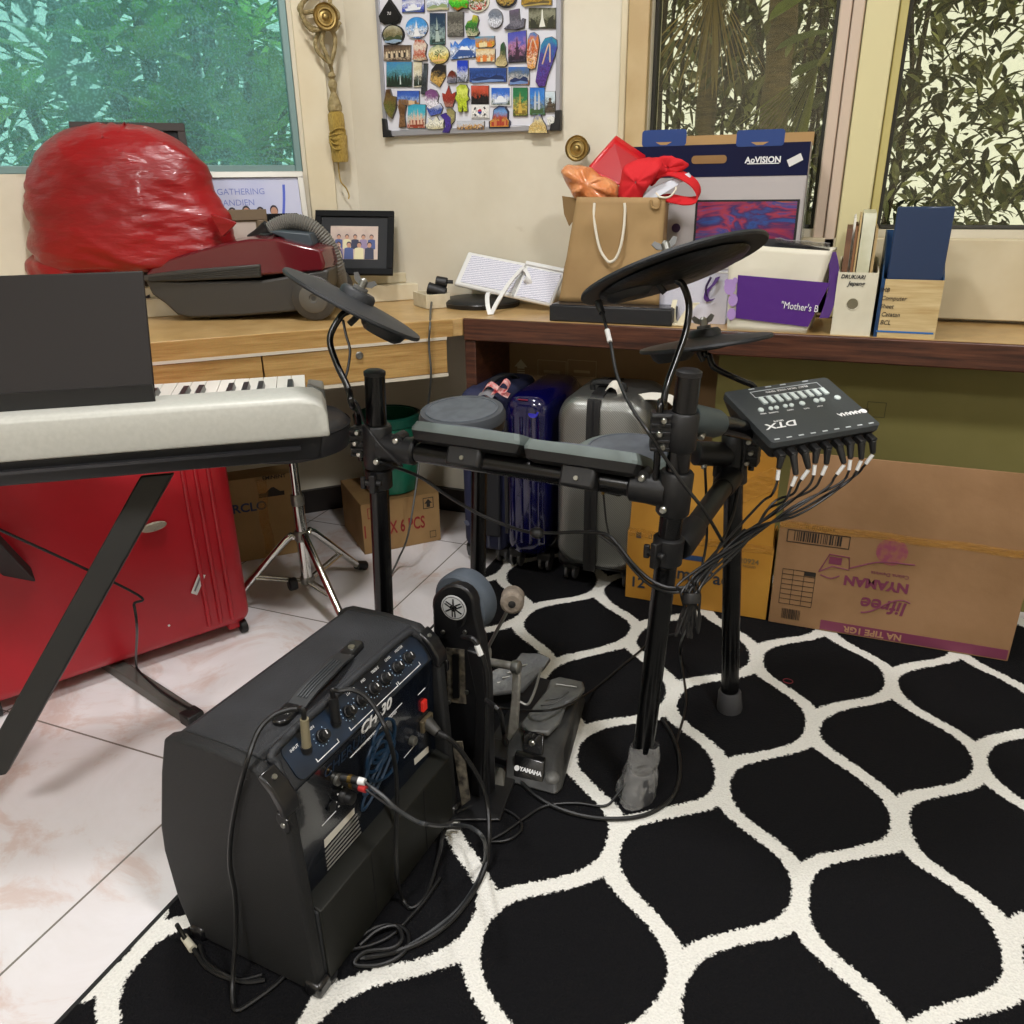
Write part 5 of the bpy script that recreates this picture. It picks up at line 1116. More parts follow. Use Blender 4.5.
# ------------------------------------------------------------------ cymbal pads on bent rods
def cymbal(label, c, n, R, lug=True, sensor=None):
    o = thing('cymbal_pad', label, 'cymbal pad', c, 'rubber cymbal pads'); n = V(n).normalized()
    part('bow', MB().lathe([(R*.985, -.007), (R, -.004), (R*.99, 0), (R*.90, .002), (R*.42, .007), (R*.26, .010), (R*.05, .011), (R*.05, .002), (R*.4, -.003), (R*.82, -.007)], c, n, 64), M('cymbal_rubber', '#1b1d20', .55, var=(50, '#23262a')), o)
    part('cup', MB().lathe([(R*.25, .008), (R*.245, .019), (R*.21, .024), (R*.02, .025)], c, n, 32), MATS['cymbal_rubber'], o)
    part('felt', MB().lathe([(.013, .024), (.013, .030)], c, n, 18), M('felt', '#5a5a58', .9), o)
    w = part('wing_nut', MB().lathe([(.007, .030), (.007, .042), (.003, .046)], c, n, 14), STEEL, o); e = (RT-n*RT.dot(n)).normalized()
    mb = MB()
    for s in (-1, 1): mb.prism([c+n*.032+e*s*.004, c+n*.036+e*s*.016, c+n*.046+e*s*.022, c+n*.050+e*s*.016, c+n*.042+e*s*.006], n.cross(e)*.003)
    part('wing', mb, M('wing_nut_grey', '#6a6a68', .55, .5), w)
    if sensor is not None:
        s = V(sensor); s = (s-n*s.dot(n)).normalized()
        sb = part('sensor_box', MB().lathe([(.010, -.030), (.024, -.029), (.031, -.022), (.036, -.008), (.036, .000)], c+s*R*.50, n, 20, ref=s, sx=1.25, sy=.8), BLKPL, o)
        part('jack_plug', MB().tube([c+s*(R*.5-.046)-n*.010, c+s*(R*.5-.052)-n*.026, c+s*(R*.5-.056)-n*.036], .0055), BLKPL, o)
        part('dust_ring', MB().lathe([(R*.30, -.006), (R*.32, -.014), (R*.22, -.016)], c, n, 32, cap=False), BLKPL, o)
    return o
def vnorm(px, py, a, b, k):                        # direction given as right, up, away along the view ray through a pixel
    d = ray(px, py).normalized(); r = (RT-d*RT.dot(d)).normalized(); u = r.cross(d); return (r*a+u*b+d*k).normalized()
def rod(pts, parent=None, r=.0058):
    return part('boom_rod', MB().tube(pts, r, 12, 8), BLACK, parent or rack)
# left crash, seen edge-on
D = (ay(355, 302, 1.22)-EYE).dot(FW)
cL = ad(354, 303, D); nL = vnorm(354, 303, .46, .885, -.09); RL = .5*math.hypot(130, 70)*D/F
cymbal('left cymbal pad seen nearly edge-on sloping in front of the vacuum', cL, nL, RL, sensor=RT*.9-UP*.5)
nLn = nL.normalized()
rod([cL+nLn*.04, cL-nLn*.01, ad(341,316,D), ad(330,338,D), ad(336,362,D+.0), ad(348,388,D), ad(352,405,D), BCL+V((0,0,.05)), BCL-V((0,0,.04))])
# big ride, underside towards the camera
D2 = 1.32; c = ad(672, 268, D2); n2 = vnorm(672, 268, -.325, .95, .18); R2 = .5*math.hypot(180, 62)*D2/F
cymbal('big cymbal pad tilted with its dark underside towards the viewer', c, n2, R2, sensor=-RT*.95-UP*.35)
n2 = n2.normalized()
part('underside_shell', MB().lathe([(R2*.80, -.010), (R2*.74, -.016), (R2*.3, -.020), (.01, -.022)], c, n2, 48), M('underside_black', '#0c0c0d', .35, bump=(40, .3)), bpy.data.objects['cymbal_pad.001'])
rod([c+n2*.04, c-n2*.015, ad(683,285,D2), ad(689,305,D2), ad(686,330,D2), ad(676,360,D2-.01), ad(667,385,D2-.02), ad(662,410,D2-.03), BC+V((0,0,.04)), BC-V((0,0,.085))])
# hi-hat beyond, edge-on
D3 = (ay(705, 342, 1.56)-EYE).dot(FW); c = ad(705, 341.5, D3); n3 = vnorm(705, 342, -.13, .98, -.055); R3 = .5*131*D3/F
cymbal('hi-hat pad seen edge-on behind the front right post', c, n3, R3, sensor=-RT)
rod([c+UP*.04, c-UP*.02, ad(709,356,D3), ad(713,366,D3), ad(722,372,D3), ad(742,381,D3), ad(754,387,D3), ad(757,400,D3), BCR+V((0,0,.05)), BCR-V((0,0,.04))])

# ------------------------------------------------------------------ drum module
mod = thing('drum_module', 'dark grey drum trigger module with white buttons and cables at its back', 'drum module', MA)
TM = frame(MA, MU, None, MN) if False else frame(MA, MU, MVv)       # local x along the jack edge, y from far to near edge
MZ = TM.to_3x3() @ V((0,0,1)); sgn = 1 if MZ.z > 0 else -1
Wm, Hm = MU.length, MVv.length
R_ = [(x+Wm/2, y+Hm/2) for x, y in rrect(Wm, Hm, .008)]
MODG = M('module_grey', '#3a3e40', .6, bump=(300, .05))
zz_ = lambda h: h*sgn
part('case', MB(TM).loft([[(Wm/2+(x-Wm/2)*.86, Hm/2+(y-Hm/2)*.86, zz_(-.042)) for x, y in R_], [(x, y, zz_(-.012)) for x, y in R_]]), BLKPL, mod)
part('top_panel', MB(TM).loft([[(x, y, zz_(-.012)) for x, y in R_], [(x, y, zz_(-.001)) for x, y in R_], [(Wm/2+(x-Wm/2)*.985, Hm/2+(y-Hm/2)*.985, zz_(0)) for x, y in R_]]), MODG, mod)
# screen-like layout measured from the photo as fractions (u along the far edge, v from far to near)
def mp_(u, v, h=.0006): return TM @ V((u*Wm, v*Hm, zz_(h)))
def muv(px, py):
    # inverse of the panel parallelogram in the photo
    ax_, ay_ = px-723, py-392; d = 104*52-(-14)*51.5
    return ((ax_*52-ay_*51.5)/d, (104*ay_-(-14)*ax_)/d)
INKP = M('panel_ink', '#b9bfc2', .6); BTN = M('white_button', '#cdd8d6', .4)
xu = MU.normalized(); yv = MVv.normalized()
def pane(u, v, w, h, m, name, hh=.0008): 
    return part(name, MB().box(mp_(u, v, hh/2), (w, h, hh), frame((0,0,0), xu, yv).to_3x3()), m, mod)
for k in range(9):
    u, v = muv(763+7.6*k, 403.3-1.05*k); pane(u, v, .0085, .019, BTN, 'pad_button', .003)
for px, py, s in ((761.5,412.5,.009),(771,411.2,.007),(776.5,410.6,.007),(785,409.2,.007),(791,408.5,.007),(801.5,407,.009),(815.5,404.5,.009),(821.5,403.8,.009),(837,402,.010)):
    u, v = muv(px, py); part('round_button', MB().lathe([(s*.6, 0), (s*.6, .002), (s*.5, .003)], mp_(u, v, 0), MN, 12), BTN, mod)
u0, v0 = muv(751, 395); u1, v1 = muv(818, 386)
mb = MB(); 
for a, b, w, h in (((u0+u1)/2, .085, (u1-u0)*Wm, .0012), ((u0+u1)/2, .20, (u1-u0)*Wm, .0012), (u0, .142, .0012, .115*Hm), (u1, .142, .0012, .115*Hm)): mb.box(mp_(a, b, .0003), (w, h, .0006), frame((0,0,0), xu, yv).to_3x3())
part('printed_box', mb, INKP, mod)
def mword(t, px, py, size, name='lettering', flip=True, sx=1, sh=0):
    u, v = muv(px, py); T = frame(mp_(u, v, .0004), -xu if flip else xu, yv if flip else -yv)
    return letters(t, size, T, WHITEINK, mod, align='CENTER', sx=sx, shear=sh, ext=.0002, bold=.0004 if size > .008 else 0)
mword('SELECT  DRUM  VOICE  TEMPO', 786, 391, .0065); mword('DTX', 783, 427, .020, sx=1.5, sh=.3); mword('DRUMS', 779, 423.5, .006); mword('YAMAHA', 850, 418, .0125, sx=1.1); 
u, v = muv(862, 416.5); part('emblem', MB().lathe([(.006, 0), (.006, .0005)], mp_(u, v, .0003), MN, 20), WHITEINK, mod)
for t, px, py in (('MENU', 764, 416), ('TRAINING', 774, 415), ('TEMPO', 790, 413), ('CLICK', 806, 412), ('START', 819, 410)): mword(t, px, py, .0042)
mb = MB()
for k in range(9): mb.box(mp_(.06+.108*k, .955, .0003), (.010, .0028, .0005), frame((0,0,0), xu, yv).to_3x3())
for k in (.2, .36, .5, .72): mb.box(mp_(k+.05, .03, .0003), (.012, .0024, .0005), frame((0,0,0), xu, yv).to_3x3())
part('printed_marks', mb, INKP, mod)
# jacks and cables along the near edge
JP = []
for k in range(9):
    p = TM @ V((Wm*(.085+.105*k), Hm*.985, zz_(-.024))); JP.append(p)
jd = (yv*.75-V((0,0,1))*.55).normalized()
ends = [(690,596),(694,600),(698,604),(686,600),(700,592),(683,594),(696,588),(690,606),(702,598)]
Dm = 1.33
for k, p in enumerate(JP):
    o = thing('trigger_cable', ('%s black trigger cable with white tag along the module edge' % ('leftmost', 'second from the left', 'third from the left', 'fourth from the left', 'middle', 'fourth from the right', 'third from the right', 'second from the right', 'rightmost')[k]), 'cable', p, 'trigger cables plugged into the drum module')
    part('plug', MB().box(p+yv*.007, (.012, .020, .012), frame((0,0,0), xu, yv).to_3x3()).cyl(p+yv*.012, p+yv*(.014+.004*((k*3) % 4))-V((0,0,.020+.004*((k*5) % 3)))+xu*.004*((k % 3)-1), .0068, .0045, 12), BLKPL, o, bev=.002)
    e = p+yv*(.014+.004*((k*3) % 4))-V((0,0,.022+.004*((k*5) % 3)))+xu*.004*((k % 3)-1); td = V((-.0045*((k*7) % 3), -.002, -.017)); part('tag_label', MB().cyl(e, e+td, .0034, n=10), WHITEPL, o, label='white cable tag')
    g = e+td*1.25; b1 = ad(762+5.2*k, 506+1.6*((k*5) % 9)-4, Dm+.06); b2 = ad(734+2.0*((k*7) % 9), 538+1.6*((k*4) % 9)-6, Dm)
    ex, ey = ends[k]; b3 = ad(ex, ey-14, Dm-.06); b4 = ad(ex-2, ey, Dm-.06); b5 = ad(680+2.2*k, 618+((k*5) % 7)*3, Dm-.05); b6 = ad(676+3.0*k, 636-((k*3) % 5)*5, Dm-.05); b7 = ad(689+.8*k, 604, Dm-.06)
    part('cord', MB().tube([e, g, g+V((-.006-.0012*k,-.004,-.022)), b1, b2, b3, b4, b5, b6, b7], .0022, 7, 7), CABLE, o)
tie = thing('cable_tie', 'black tie bunching the trigger cables beside the rear right post', 'cable tie', ad(692, 598, Dm-.06))
part('strap', MB().lathe([(.013, -.008), (.0145, 0), (.013, .008)], ad(691.5, 598, Dm-.06), UP, 16), BLKPL, tie)

# ------------------------------------------------------------------ drum throne
th = az(309.5, 598, 0); thr = thing('drum_throne', 'drum throne with round black seat and chrome tripod behind the keyboard', 'stool', th)
zs = .475
part('seat', MB().lathe([(.135, -.02), (.155, -.012), (.162, .015), (.160, .05), (.145, .066), (.08, .074), (.004, .075)], th+V((.0,0,zs)), n=48), M('black_vinyl', '#232427', .5, bump=(60, .1)), thr)
part('seat_piping', MB().lathe([(.162, .044), (.1645, .048), (.161, .052)], th+V((0,0,zs)), n=48, cap=False), BLKMT, thr)
part('seat_plate', MB().box(th+V((0,0,zs-.028)), (.12, .12, .015)), BLKPL, thr)
part('height_tube', MB().cyl(th+V((0,0,.20)), th+V((0,0,zs-.02)), .0125, n=20), CHROME, thr)
part('outer_tube', MB().cyl(th+V((0,0,.055)), th+V((0,0,.30)), .0165, n=20), CHROME, thr)
part('collar', MB().lathe([(.019, 0), (.021, .004), (.021, .026), (.019, .03)], th+V((0,0,.185)), n=20), STEEL, thr); part('height_clamp', MB().lathe([(.018, 0), (.019, .02), (.017, .03)], th+V((0,0,.292)), n=20), STEEL, thr)
part('lower_collar', MB().lathe([(.018, 0), (.020, .004), (.020, .02)], th+V((0,0,.05)), n=20), STEEL, thr)
kc = th+V((-.03,-.03,.055)); part('locking_knob', MB().lathe([(.017, -.012), (.019, -.006), (.019, .008), (.015, .012)], kc, (-.6,-.8,0), 16), BLKPL, thr)
for fx in (az(362, 567, .012), az(352, 640, .012), az(228, 606, .012)):
    d = V((fx.x-th.x, fx.y-th.y, 0)); d.normalize(); s = V((-d.y, d.x, 0))
    h = th+d*.02+V((0,0,.195)); f = V((fx.x, fx.y, .014))
    lg = part('leg', MB().tube([h, h+d*.025+V((0,0,-.004)), f+d*-.02+V((0,0,.014)), f], .0105, 12, 3), CHROME, thr)
    part('rubber_foot', MB().cyl(f-d*.022+V((0,0,.014)), f+d*.012+V((0,0,-.002)), .0135, .0155, 16), BLKPL, lg)
    md_ = h*.42+f*.58
    for s_ in (-1, 1): part('brace', MB().tube([th+d*.018+s*.008*s_+V((0,0,.06)), md_+s*.008*s_], .0036, 8, 0), CHROME, thr)

# ------------------------------------------------------------------ keyboard and its stand
kd = V((.815,.58,0)).normalized(); kb_ = V((-kd.y, kd.x, 0))        # along the keyboard, and away to the player side
Rb = ad(330, 436.5, 1.345); KB0 = Rb
SILV = M('silver_shell', '#b4b4ac', .5, .1, var=(120, '#babab2')); KBLK = M('keyboard_black', '#121214', .4)
kbd = thing('keyboard', 'silver electric keyboard with black underside seen from behind at left', 'keyboard', KB0)
LEN = 1.05
kp_ = lambda s, y, z: KB0-kd*s+kb_*y+V((0,0,z))
ztop = ad(300, 391, 1.36).z-KB0.z
prof = [(0, 0), (-.003, .01), (.006, ztop*.90), (.012, ztop*.975), (.024, ztop), (.10, ztop*.97), (.128, ztop*.80), (.128, 0)]
rings = []
for s, e, dz in ((.0, .55, 0), (.006, .82, 0), (.02, .95, 0), (.045, 1, 0), (LEN, 1, 0)):
    rings.append([kp_(s, y, z*e if z > .025 else z) for y, z in prof])
part('rear_shell', MB().loft(rings), SILV, kbd, bev=.003)
part('end_block', MB().loft([[kp_(0, y, z) for y, z in ((.128,0),(.128,.05),(.20,.035),(.30,.03),(.30,0))], [kp_(.03, y, z) for y, z in ((.128,0),(.128,.065),(.20,.05),(.30,.035),(.30,0))]]), M('grey_end_block', '#6f6f6b', .45), kbd, bev=.004)
part('base', MB().loft([[kp_(.012, .012, -.001), kp_(LEN, .012, -.001), kp_(LEN, .30, -.001), kp_(.012, .30, -.001)], [kp_(.02, .02, -.045), kp_(LEN, .02, -.045), kp_(LEN, .29, -.045), kp_(.02, .29, -.045)]]), KBLK, kbd, bev=.004)
part('rear_groove', MB().loft([[kp_(.05, .004, -.016), kp_(LEN, .004, -.016), kp_(LEN, .02, -.016), kp_(.05, .02, -.016)], [kp_(.05, .006, -.022), kp_(LEN, .006, -.022), kp_(LEN, .02, -.022), kp_(.05, .02, -.022)]]), M('groove_grey', '#2b2b2e', .4), kbd)
kw = .0262; zk = ztop-.022; KEYW = M('ivory_keys', '#e2dfd6', .3); KEYB = M('black_keys', '#1b1a1f', .35)
for k in range(int((LEN-.06)/kw)):
    s = .034+kw*k
    if s+kw > LEN: break
    if k < 36: part('white_key', MB().loft([[kp_(s+.0006, .13, zk-.03), kp_(s+kw-.0006, .13, zk-.03), kp_(s+kw-.0006, .29, zk-.03), kp_(s+.0006, .29, zk-.03)], [kp_(s+.0006, .13, zk), kp_(s+kw-.0006, .13, zk), kp_(s+kw-.0006, .29, zk), kp_(s+.0006, .29, zk)]]), KEYW, kbd)
    if (k % 7) in (0, 2, 3, 4, 6) and k < 35:
        e = s+kw; part('black_key', MB().loft([[kp_(e-.006, .13, zk), kp_(e+.006, .13, zk), kp_(e+.006, .215, zk), kp_(e-.006, .215, zk)], [kp_(e-.005, .13, zk+.012), kp_(e+.005, .13, zk+.012), kp_(e+.0045, .208, zk+.011), kp_(e-.0045, .208, zk+.011)]]), KEYB, kbd)
# music rest standing in the slot of the rear shell
Dr = (kp_(.28, .06, ztop)-EYE).dot(FW)
mr0, mr1, mr2 = ad(155.5, 399, Dr), ad(143, 271, Dr+.03), ad(128, 270, Dr+.03)
rest = thing('music_rest', 'dark brown music rest panel standing on the left of the keyboard', 'music stand', mr0)
P = [mr0, mr1, mr1-kd*.36+V((0,0,.0)), mr0-kd*.36]
part('panel', MB().loft([P, [q+kb_*.006 for q in P]]), M('smoky_brown_acrylic', '#1c1714', .6, spec=.25), rest, bev=.003)
q = [mr0+V((0,0,.025))-kd*.0, mr0+V((0,0,.025))-kd*.36]
part('ledge', MB().loft([[q[0]-kb_*.004, q[1]-kb_*.004, q[1]-kb_*.004-V((0,0,.03)), q[0]-kb_*.004-V((0,0,.03))], [q[0], q[1], q[1]-V((0,0,.03)), q[0]-V((0,0,.03))]]), KBLK, rest)
# stand: crossing legs and floor bar
std = thing('keyboard_stand', 'grey metal folding keyboard stand under the silver keyboard', 'keyboard stand', kp_(.5, .15, -.65))
GUN = M('gunmetal', '#5a5a55', .5, .3)
def bar2(pts, w, t, name, m=GUN):
    return part(name, MB().band(pts, w, t, 0), m, std, bev=.003)
f0, f1 = az(118, 668, .012), az(192, 717, .012); fd = (f1-f0).normalized()
bar2([f0-fd*.18, f1], V((0,0,.028)), .035, 'floor_bar'); 
part('rubber_cap', MB().box(f1, (.04, .04, .03), frame((0,0,0), fd, V((-fd.y,fd.x,0))).to_3x3()), BLKPL, std, bev=.004)
zt_ = KB0.z-.048
tp = ad(158, 474, 1.44); lw_ = ad(128, 528, 1.44)
tp2 = V((tp.x, tp.y, min(tp.z, zt_)))
e_ = (lw_-tp2).normalized()
bar2([tp2, tp2+e_*.62], kd*.055, .022, 'crossing_leg', M('stand_black', '#191918', .5))
f3 = f0-fd*.16; bar2([V((f3.x, f3.y, .03)), kp_(.72, .22, -.05)], kd*.05, .022, 'crossing_leg', M('stand_black', '#191918', .5))
bar2([kp_(.15, .15, -.056), kp_(.85, .15, -.056)], V((0,0,.016)), .03, 'support_rail')

# ------------------------------------------------------------------ bass drum pad tower, pedals
kt = az(478, 812, .008); kx = V((1,.12,0)).normalized(); ky = V((-.12,1,0)).normalized()
Yt = 1.115; tow = thing('bass_drum_pad', 'bass drum pad tower with round grey pad and white emblem behind the amplifier', 'drum pad', V((-.53, Yt, .008)))
def tp_(px, py, d=0): return ay(px, py, Yt+d)
lc = tp_(452, 607); e = [tp_(452+25*math.cos(t)*.0, 607) for t in (0,)]
# back plate: upright with rounded top
rr = 24*1.0; pts = [(440,800),(441,680),(433,640)] + [(453+21*math.cos(math.radians(a)), 607-21*math.sin(math.radians(a))*1.05) for a in range(190, -11, -20)] + [(481,645),(487,680),(490,800)]
P = [tp_(*q) for q in pts]
P[0].z = max(P[0].z, .012); P[-1].z = max(P[-1].z, .012)
part('upright', MB().prism(P, V((.004,.022,0))), M('tower_black', '#101012', .4), tow, bev=.004)
part('upright_rib', MB().prism([tp_(466,650,-.012), tp_(483,655,-.012), tp_(486,700,-.012), tp_(480,800,-.012), tp_(470,800,-.012), tp_(476,700,-.012)], V((0,.014,0))), M('tower_black', '#101012', .4), tow, bev=.003)
part('slot_plate', MB().prism([tp_(446,648,-.002), tp_(464,650,-.002), tp_(466,704,-.002), tp_(448,702,-.002)], V((0,.003,0))), M('worn_steel', '#8a8272', .5, .4, var=(60, '#3c3834')), tow, label='worn steel bracket seen in the slot')
part('slot_column', MB().prism([tp_(452,655,-.006), tp_(458,655,-.006), tp_(459,698,-.006), tp_(453,698,-.006)], V((0,.004,0))), MATS['tower_black'], tow)
pn_ = V((.24, .97, 0)).normalized()
pc = tp_(457, 606, .030); PRr = 32.5*(pc-EYE).dot(FW)/F
part('pad_shell', MB().lathe([(PRr*.60, -.008), (PRr*.72, 0), (PRr*.74, .012), (PRr*.70, .018)], pc, pn_, 48), BLKPL, tow)
part('pad_cushion', MB().lathe([(PRr*.5, .004), (PRr*.90, .004), (PRr*.98, .008), (PRr*1.0, .016), (PRr*1.0, .040), (PRr*.95, .046), (.004, .048)], pc, pn_, 48), M('pad_cushion_grey', '#444c55', .6, var=(30, '#4b535c')), tow, label='grey rubber cushion')
part('back_housing', MB().lathe([(PRr*.60, -.026), (PRr*.68, -.02), (PRr*.70, 0)], pc, pn_, 40), MATS['tower_black'], tow)
en = V((0,-1,0)); ec = tp_(454, 607.5, -.026)
EMG = M('emblem_grey', '#a9abac', .5)
part('emblem_disc', MB().lathe([(.0235, 0), (.0235, .0015), (.0225, .002)], ec, en, 36), EMG, tow)
mb = MB().lathe([(.0200, .0021), (.0202, .0026), (.0208, .0026), (.0210, .0021)], ec, en, 36, cap=False); part('emblem_ring', mb, BLKPL, tow)
mb = MB()
for k in range(3):                                   # crossed tuning forks
    a = math.radians(90+120*k); d = V((math.cos(a), 0, math.sin(a))); s = V((-d.z, 0, d.x)); y_ = V((0,-.0029,0))
    mb.box(ec+y_+d*.0055, (.0024, .0008, .024), Matrix.Rotation(-(a-math.pi/2), 3, 'Y'))
    for t in (-1, 1): mb.box(ec+y_-d*.0105+s*t*.0026, (.0019, .0008, .014), Matrix.Rotation(-(a-math.pi/2), 3, 'Y'))
    mb.box(ec+y_-d*.0045, (.0062, .0008, .0016), Matrix.Rotation(-(a-math.pi/2), 3, 'Y'))
part('emblem_forks', mb, BLKPL, tow, label='black crossed tuning fork emblem')
for q in ((443,632),(465,632),(449,702),(467,692)): part('screw', MB().lathe([(.0045, 0), (.004, .003)], tp_(*q, -.004), en, 12), BOLT, tow)
part('jack_cable', MB().tube([tp_(462,637,-.02), tp_(474,640,-.03), tp_(482,655,-.03), tp_(487,680,-.03), tp_(486,730,-.03), tp_(484,790,-.03)], .005, 8), CABLE, tow)
part('cable_marker', MB().tube([tp_(477,645,-.032), tp_(481,655,-.033)], .0056, 8), WHITEPL, tow)
part('base_plate', MB().prism([az(436,822,.009), az(500,822,.009), az(520,770,.009), az(470,750,.009)], V((0,0,.006))), M('tower_black', '#101012', .4), tow, bev=.002)
part('floor_spike_bracket', MB().prism([tp_(452,742,-.05), tp_(462,742,-.05), tp_(470,800,-.05), tp_(462,806,-.05)], V((0,.003,0))), MATS['worn_steel'], tow)

ped = thing('kick_pedal', 'steel bass drum pedal with felt beater behind the pad tower', 'drum pedal', az(505, 720, .008))
Yk = 1.20; kq = lambda px, py, d=0: ay(px, py, Yk+d)
WORN = M('worn_aluminium', '#a8a69f', .45, .4, var=(35, '#7d7b74'))
part('axle', MB().cyl(kq(478,660), kq(517,667), .008), WORN, ped)
part('cam_wheel', MB().lathe([(.016, -.006), (.028, -.004), (.028, .004), (.016, .006)], kq(484,659), kq(517,667)-kq(478,660), 28), WORN, ped)
part('axle_cap', MB().lathe([(.011, -.008), (.013, -.004), (.013, .006), (.009, .009)], kq(516,667), kq(517,667)-kq(478,660), 20), STEEL, ped)
P = [kq(512,668), kq(520,668), kq(519,690), kq(517,730), kq(509,742), kq(506,738), kq(511,700)]
part('right_post', MB().prism([q for q in P], V((0,.012,0))), WORN, ped, bev=.003)
P = [kq(476,664), kq(482,664), kq(484,735), kq(476,738)]; part('left_post', MB().prism(P, V((0,.012,0))), WORN, ped, bev=.003)
part('beater_rod', MB().cyl(kq(483,657,-.005), kq(511,604,.0), .0033, n=10), STEEL, ped)
bc = kq(512.5, 600, .0); bt_ = part('beater_head', MB().lathe([(.018, -.022), (.0215, -.018), (.0215, .014), (.016, .02), (.004, .021)], bc, (.3,-.9,.1), 28), M('worn_felt', '#6f655a', .9, var=(40, '#84796c'), bump=(80, .5)), ped)
part('beater_hole', MB().lathe([(.007, .0215), (.0045, .0225)], bc, (.3,-.9,.1), 14), BLKPL, bt_)
# footboard going away to the player
def plate(pts, th_, m, name, o, bev=.004, lab=None):
    P = [V(q) for q in pts]; return part(name, MB().prism(P, V((0,0,-th_))), m, o, bev=bev, label=lab)
FBG = M('dusty_footboard', '#58595a', .5, .25, var=(30, '#6e6e6b'), bump=(120, .15))
z1, z2 = .055, .105
plate([az(487,694,z1), az(523,690,z1), az(545,665,z2), az(551,658,z2), az(541,653,z2), az(521,652,z2), az(515,660,z2-.01), az(488,672,z1+.01)], .010, FBG, 'footboard', ped)
mb = MB()
for k in range(5): mb.tube([az(492+5*k,688-5*k,z1+.004+.009*k), az(519+4*k,683-5*k,z1+.004+.009*k)], .0022, 6, 0)
part('footboard_ribs', mb, WORN, ped)
part('heel_frame', MB().prism([az(482,735,.03), az(516,742,.03), az(512,762,.03), az(480,752,.03)], V((0,0,-.02))), M('tower_black', '#101012', .4), ped, bev=.003)
part('link_wire', MB().tube([kq(541,668,.02), kq(535,690,.0), kq(528,704,-.02), kq(520,702,-.02)], .0028, 6), STEEL, ped)
part('base_plate', MB().prism([az(484,752,.009), az(510,756,.009), az(552,682,.009), az(530,676,.009)], V((0,0,.004))), MATS['tower_black'], ped)

hh = thing('hi_hat_pedal', 'hi-hat controller pedal with white lettered nameplate on the rug', 'drum pedal', az(535, 770, .008))
D0 = (az(520, 790, .008)-EYE).dot(FW)
BODY = M('pedal_body', '#2c2c2c', .5, .15, var=(20, '#3d3d3b'), bump=(100, .1))
def hpt(px, py, z): return az(px, py, z)
lo = [hpt(504,782,.010), hpt(556,796,.010), hpt(563,790,.010), hpt(586,700,.010), hpt(560,690,.010), hpt(512,752,.010)]
hi = [hpt(506,745,.045), hpt(554,757,.045), hpt(562,748,.045), hpt(581,690,.075), hpt(560,684,.075), hpt(519,722,.055)]
part('base_body', MB().loft([lo, hi]), BODY, hh, bev=.005)
TOPZ = .115
fb = [hpt(520,724,.075), hpt(529,731,.075), hpt(549,732,.077), hpt(560,721,.08), hpt(567,702,.10), hpt(578,694,.112), hpt(585,688,.112), hpt(583,681,.114), hpt(560,676,.116), hpt(550,679,.114), hpt(546,690,.104), hpt(533,706,.090)]
part('footboard', MB().prism(fb, V((0,0,-.012))), FBG, hh, bev=.004)
mb = MB()
for k in range(4): mb.tube([hpt(531+5*k,716-5.5*k,.083+.006*k), hpt(545+4.5*k,714-5.5*k,.085+.006*k), hpt(558+3.5*k,708-5.5*k,.091+.006*k)], .002, 6)
part('footboard_ribs', mb, M('rib_grey', '#3c3d39', .5), hh); part('toe_stop_line', MB().tube([hpt(556,684,.118), hpt(577,687,.1145)], .0018, 6, 0), STEEL, hh)
nm_ = [hpt(515,754,.048), hpt(545,762,.048), hpt(543,785,.012), hpt(514,778,.012)]
front = V((0,-.004,.002))
part('name_block', MB().prism([q+front for q in nm_], V((0,.012,.004))), M('gloss_black', '#0e0e0f', .2, coat=.4), hh, bev=.002)
xN = (nm_[1]-nm_[0]).normalized(); yN = (nm_[0]-nm_[3]); 
letters('YAMAHA', .0112, frame((nm_[0]+nm_[1]+nm_[2]+nm_[3])/4+front*1.35+xN*.005-yN*.03, xN, yN), WHITEINK, hh, align='CENTER', bold=.0004)
part('emblem', MB().lathe([(.0055, 0), (.0055, .0006)], (nm_[0]+nm_[1]+nm_[2]+nm_[3])/4+front*1.35-xN*.024-yN*.03, xN.cross(yN), 16), WHITEINK, hh)
bk_ = [hpt(524,728,.074), hpt(544,735,.074), hpt(543,755,.048), hpt(523,751,.048)]
part('hinge_bracket', MB().prism([q+V((0,-.003,0)) for q in bk_], V((0,.008,0))), MATS['gloss_black'], hh, bev=.002)
part('hinge_bolt', MB().lathe([(.006, 0), (.006, .003), (.004, .005)], hpt(533,741,.062)+V((0,-.006,0)), (0,-1,.3), 14), BOLT, hh)
part('heel_bump', MB().ball(hpt(552,778,.022), .016, sc=(1,1,.8)), FBG, hh); part('front_wedge', MB().loft([[hpt(488,788,.009), hpt(505,792,.009), hpt(507,774,.009), hpt(494,770,.009)], [hpt(498,772,.03), hpt(503,773,.03), hpt(503,768,.03), hpt(499,767,.03)]]), M('wedge_grey', '#55534c', .6), hh, bev=.003)
# ------------------------------------------------------------------ bass amplifier
TOLEX = M('black_tolex', '#1e2023', .6, bump=(420, .25), var=(14, '#282a2e')); TOLEX_SHADE = M('black_tolex_shaded', '#121314', .65, bump=(420, .25), var=(14, '#17181a'))  # second one: same vinyl, darkened so its colour carries the side's shade
amp = thing('bass_amplifier', 'black bass combo amplifier with blue control strip standing on the rug', 'amplifier', (-.577, .649, .008))
Y0, Y1 = .649, 1.064; ZF = .012
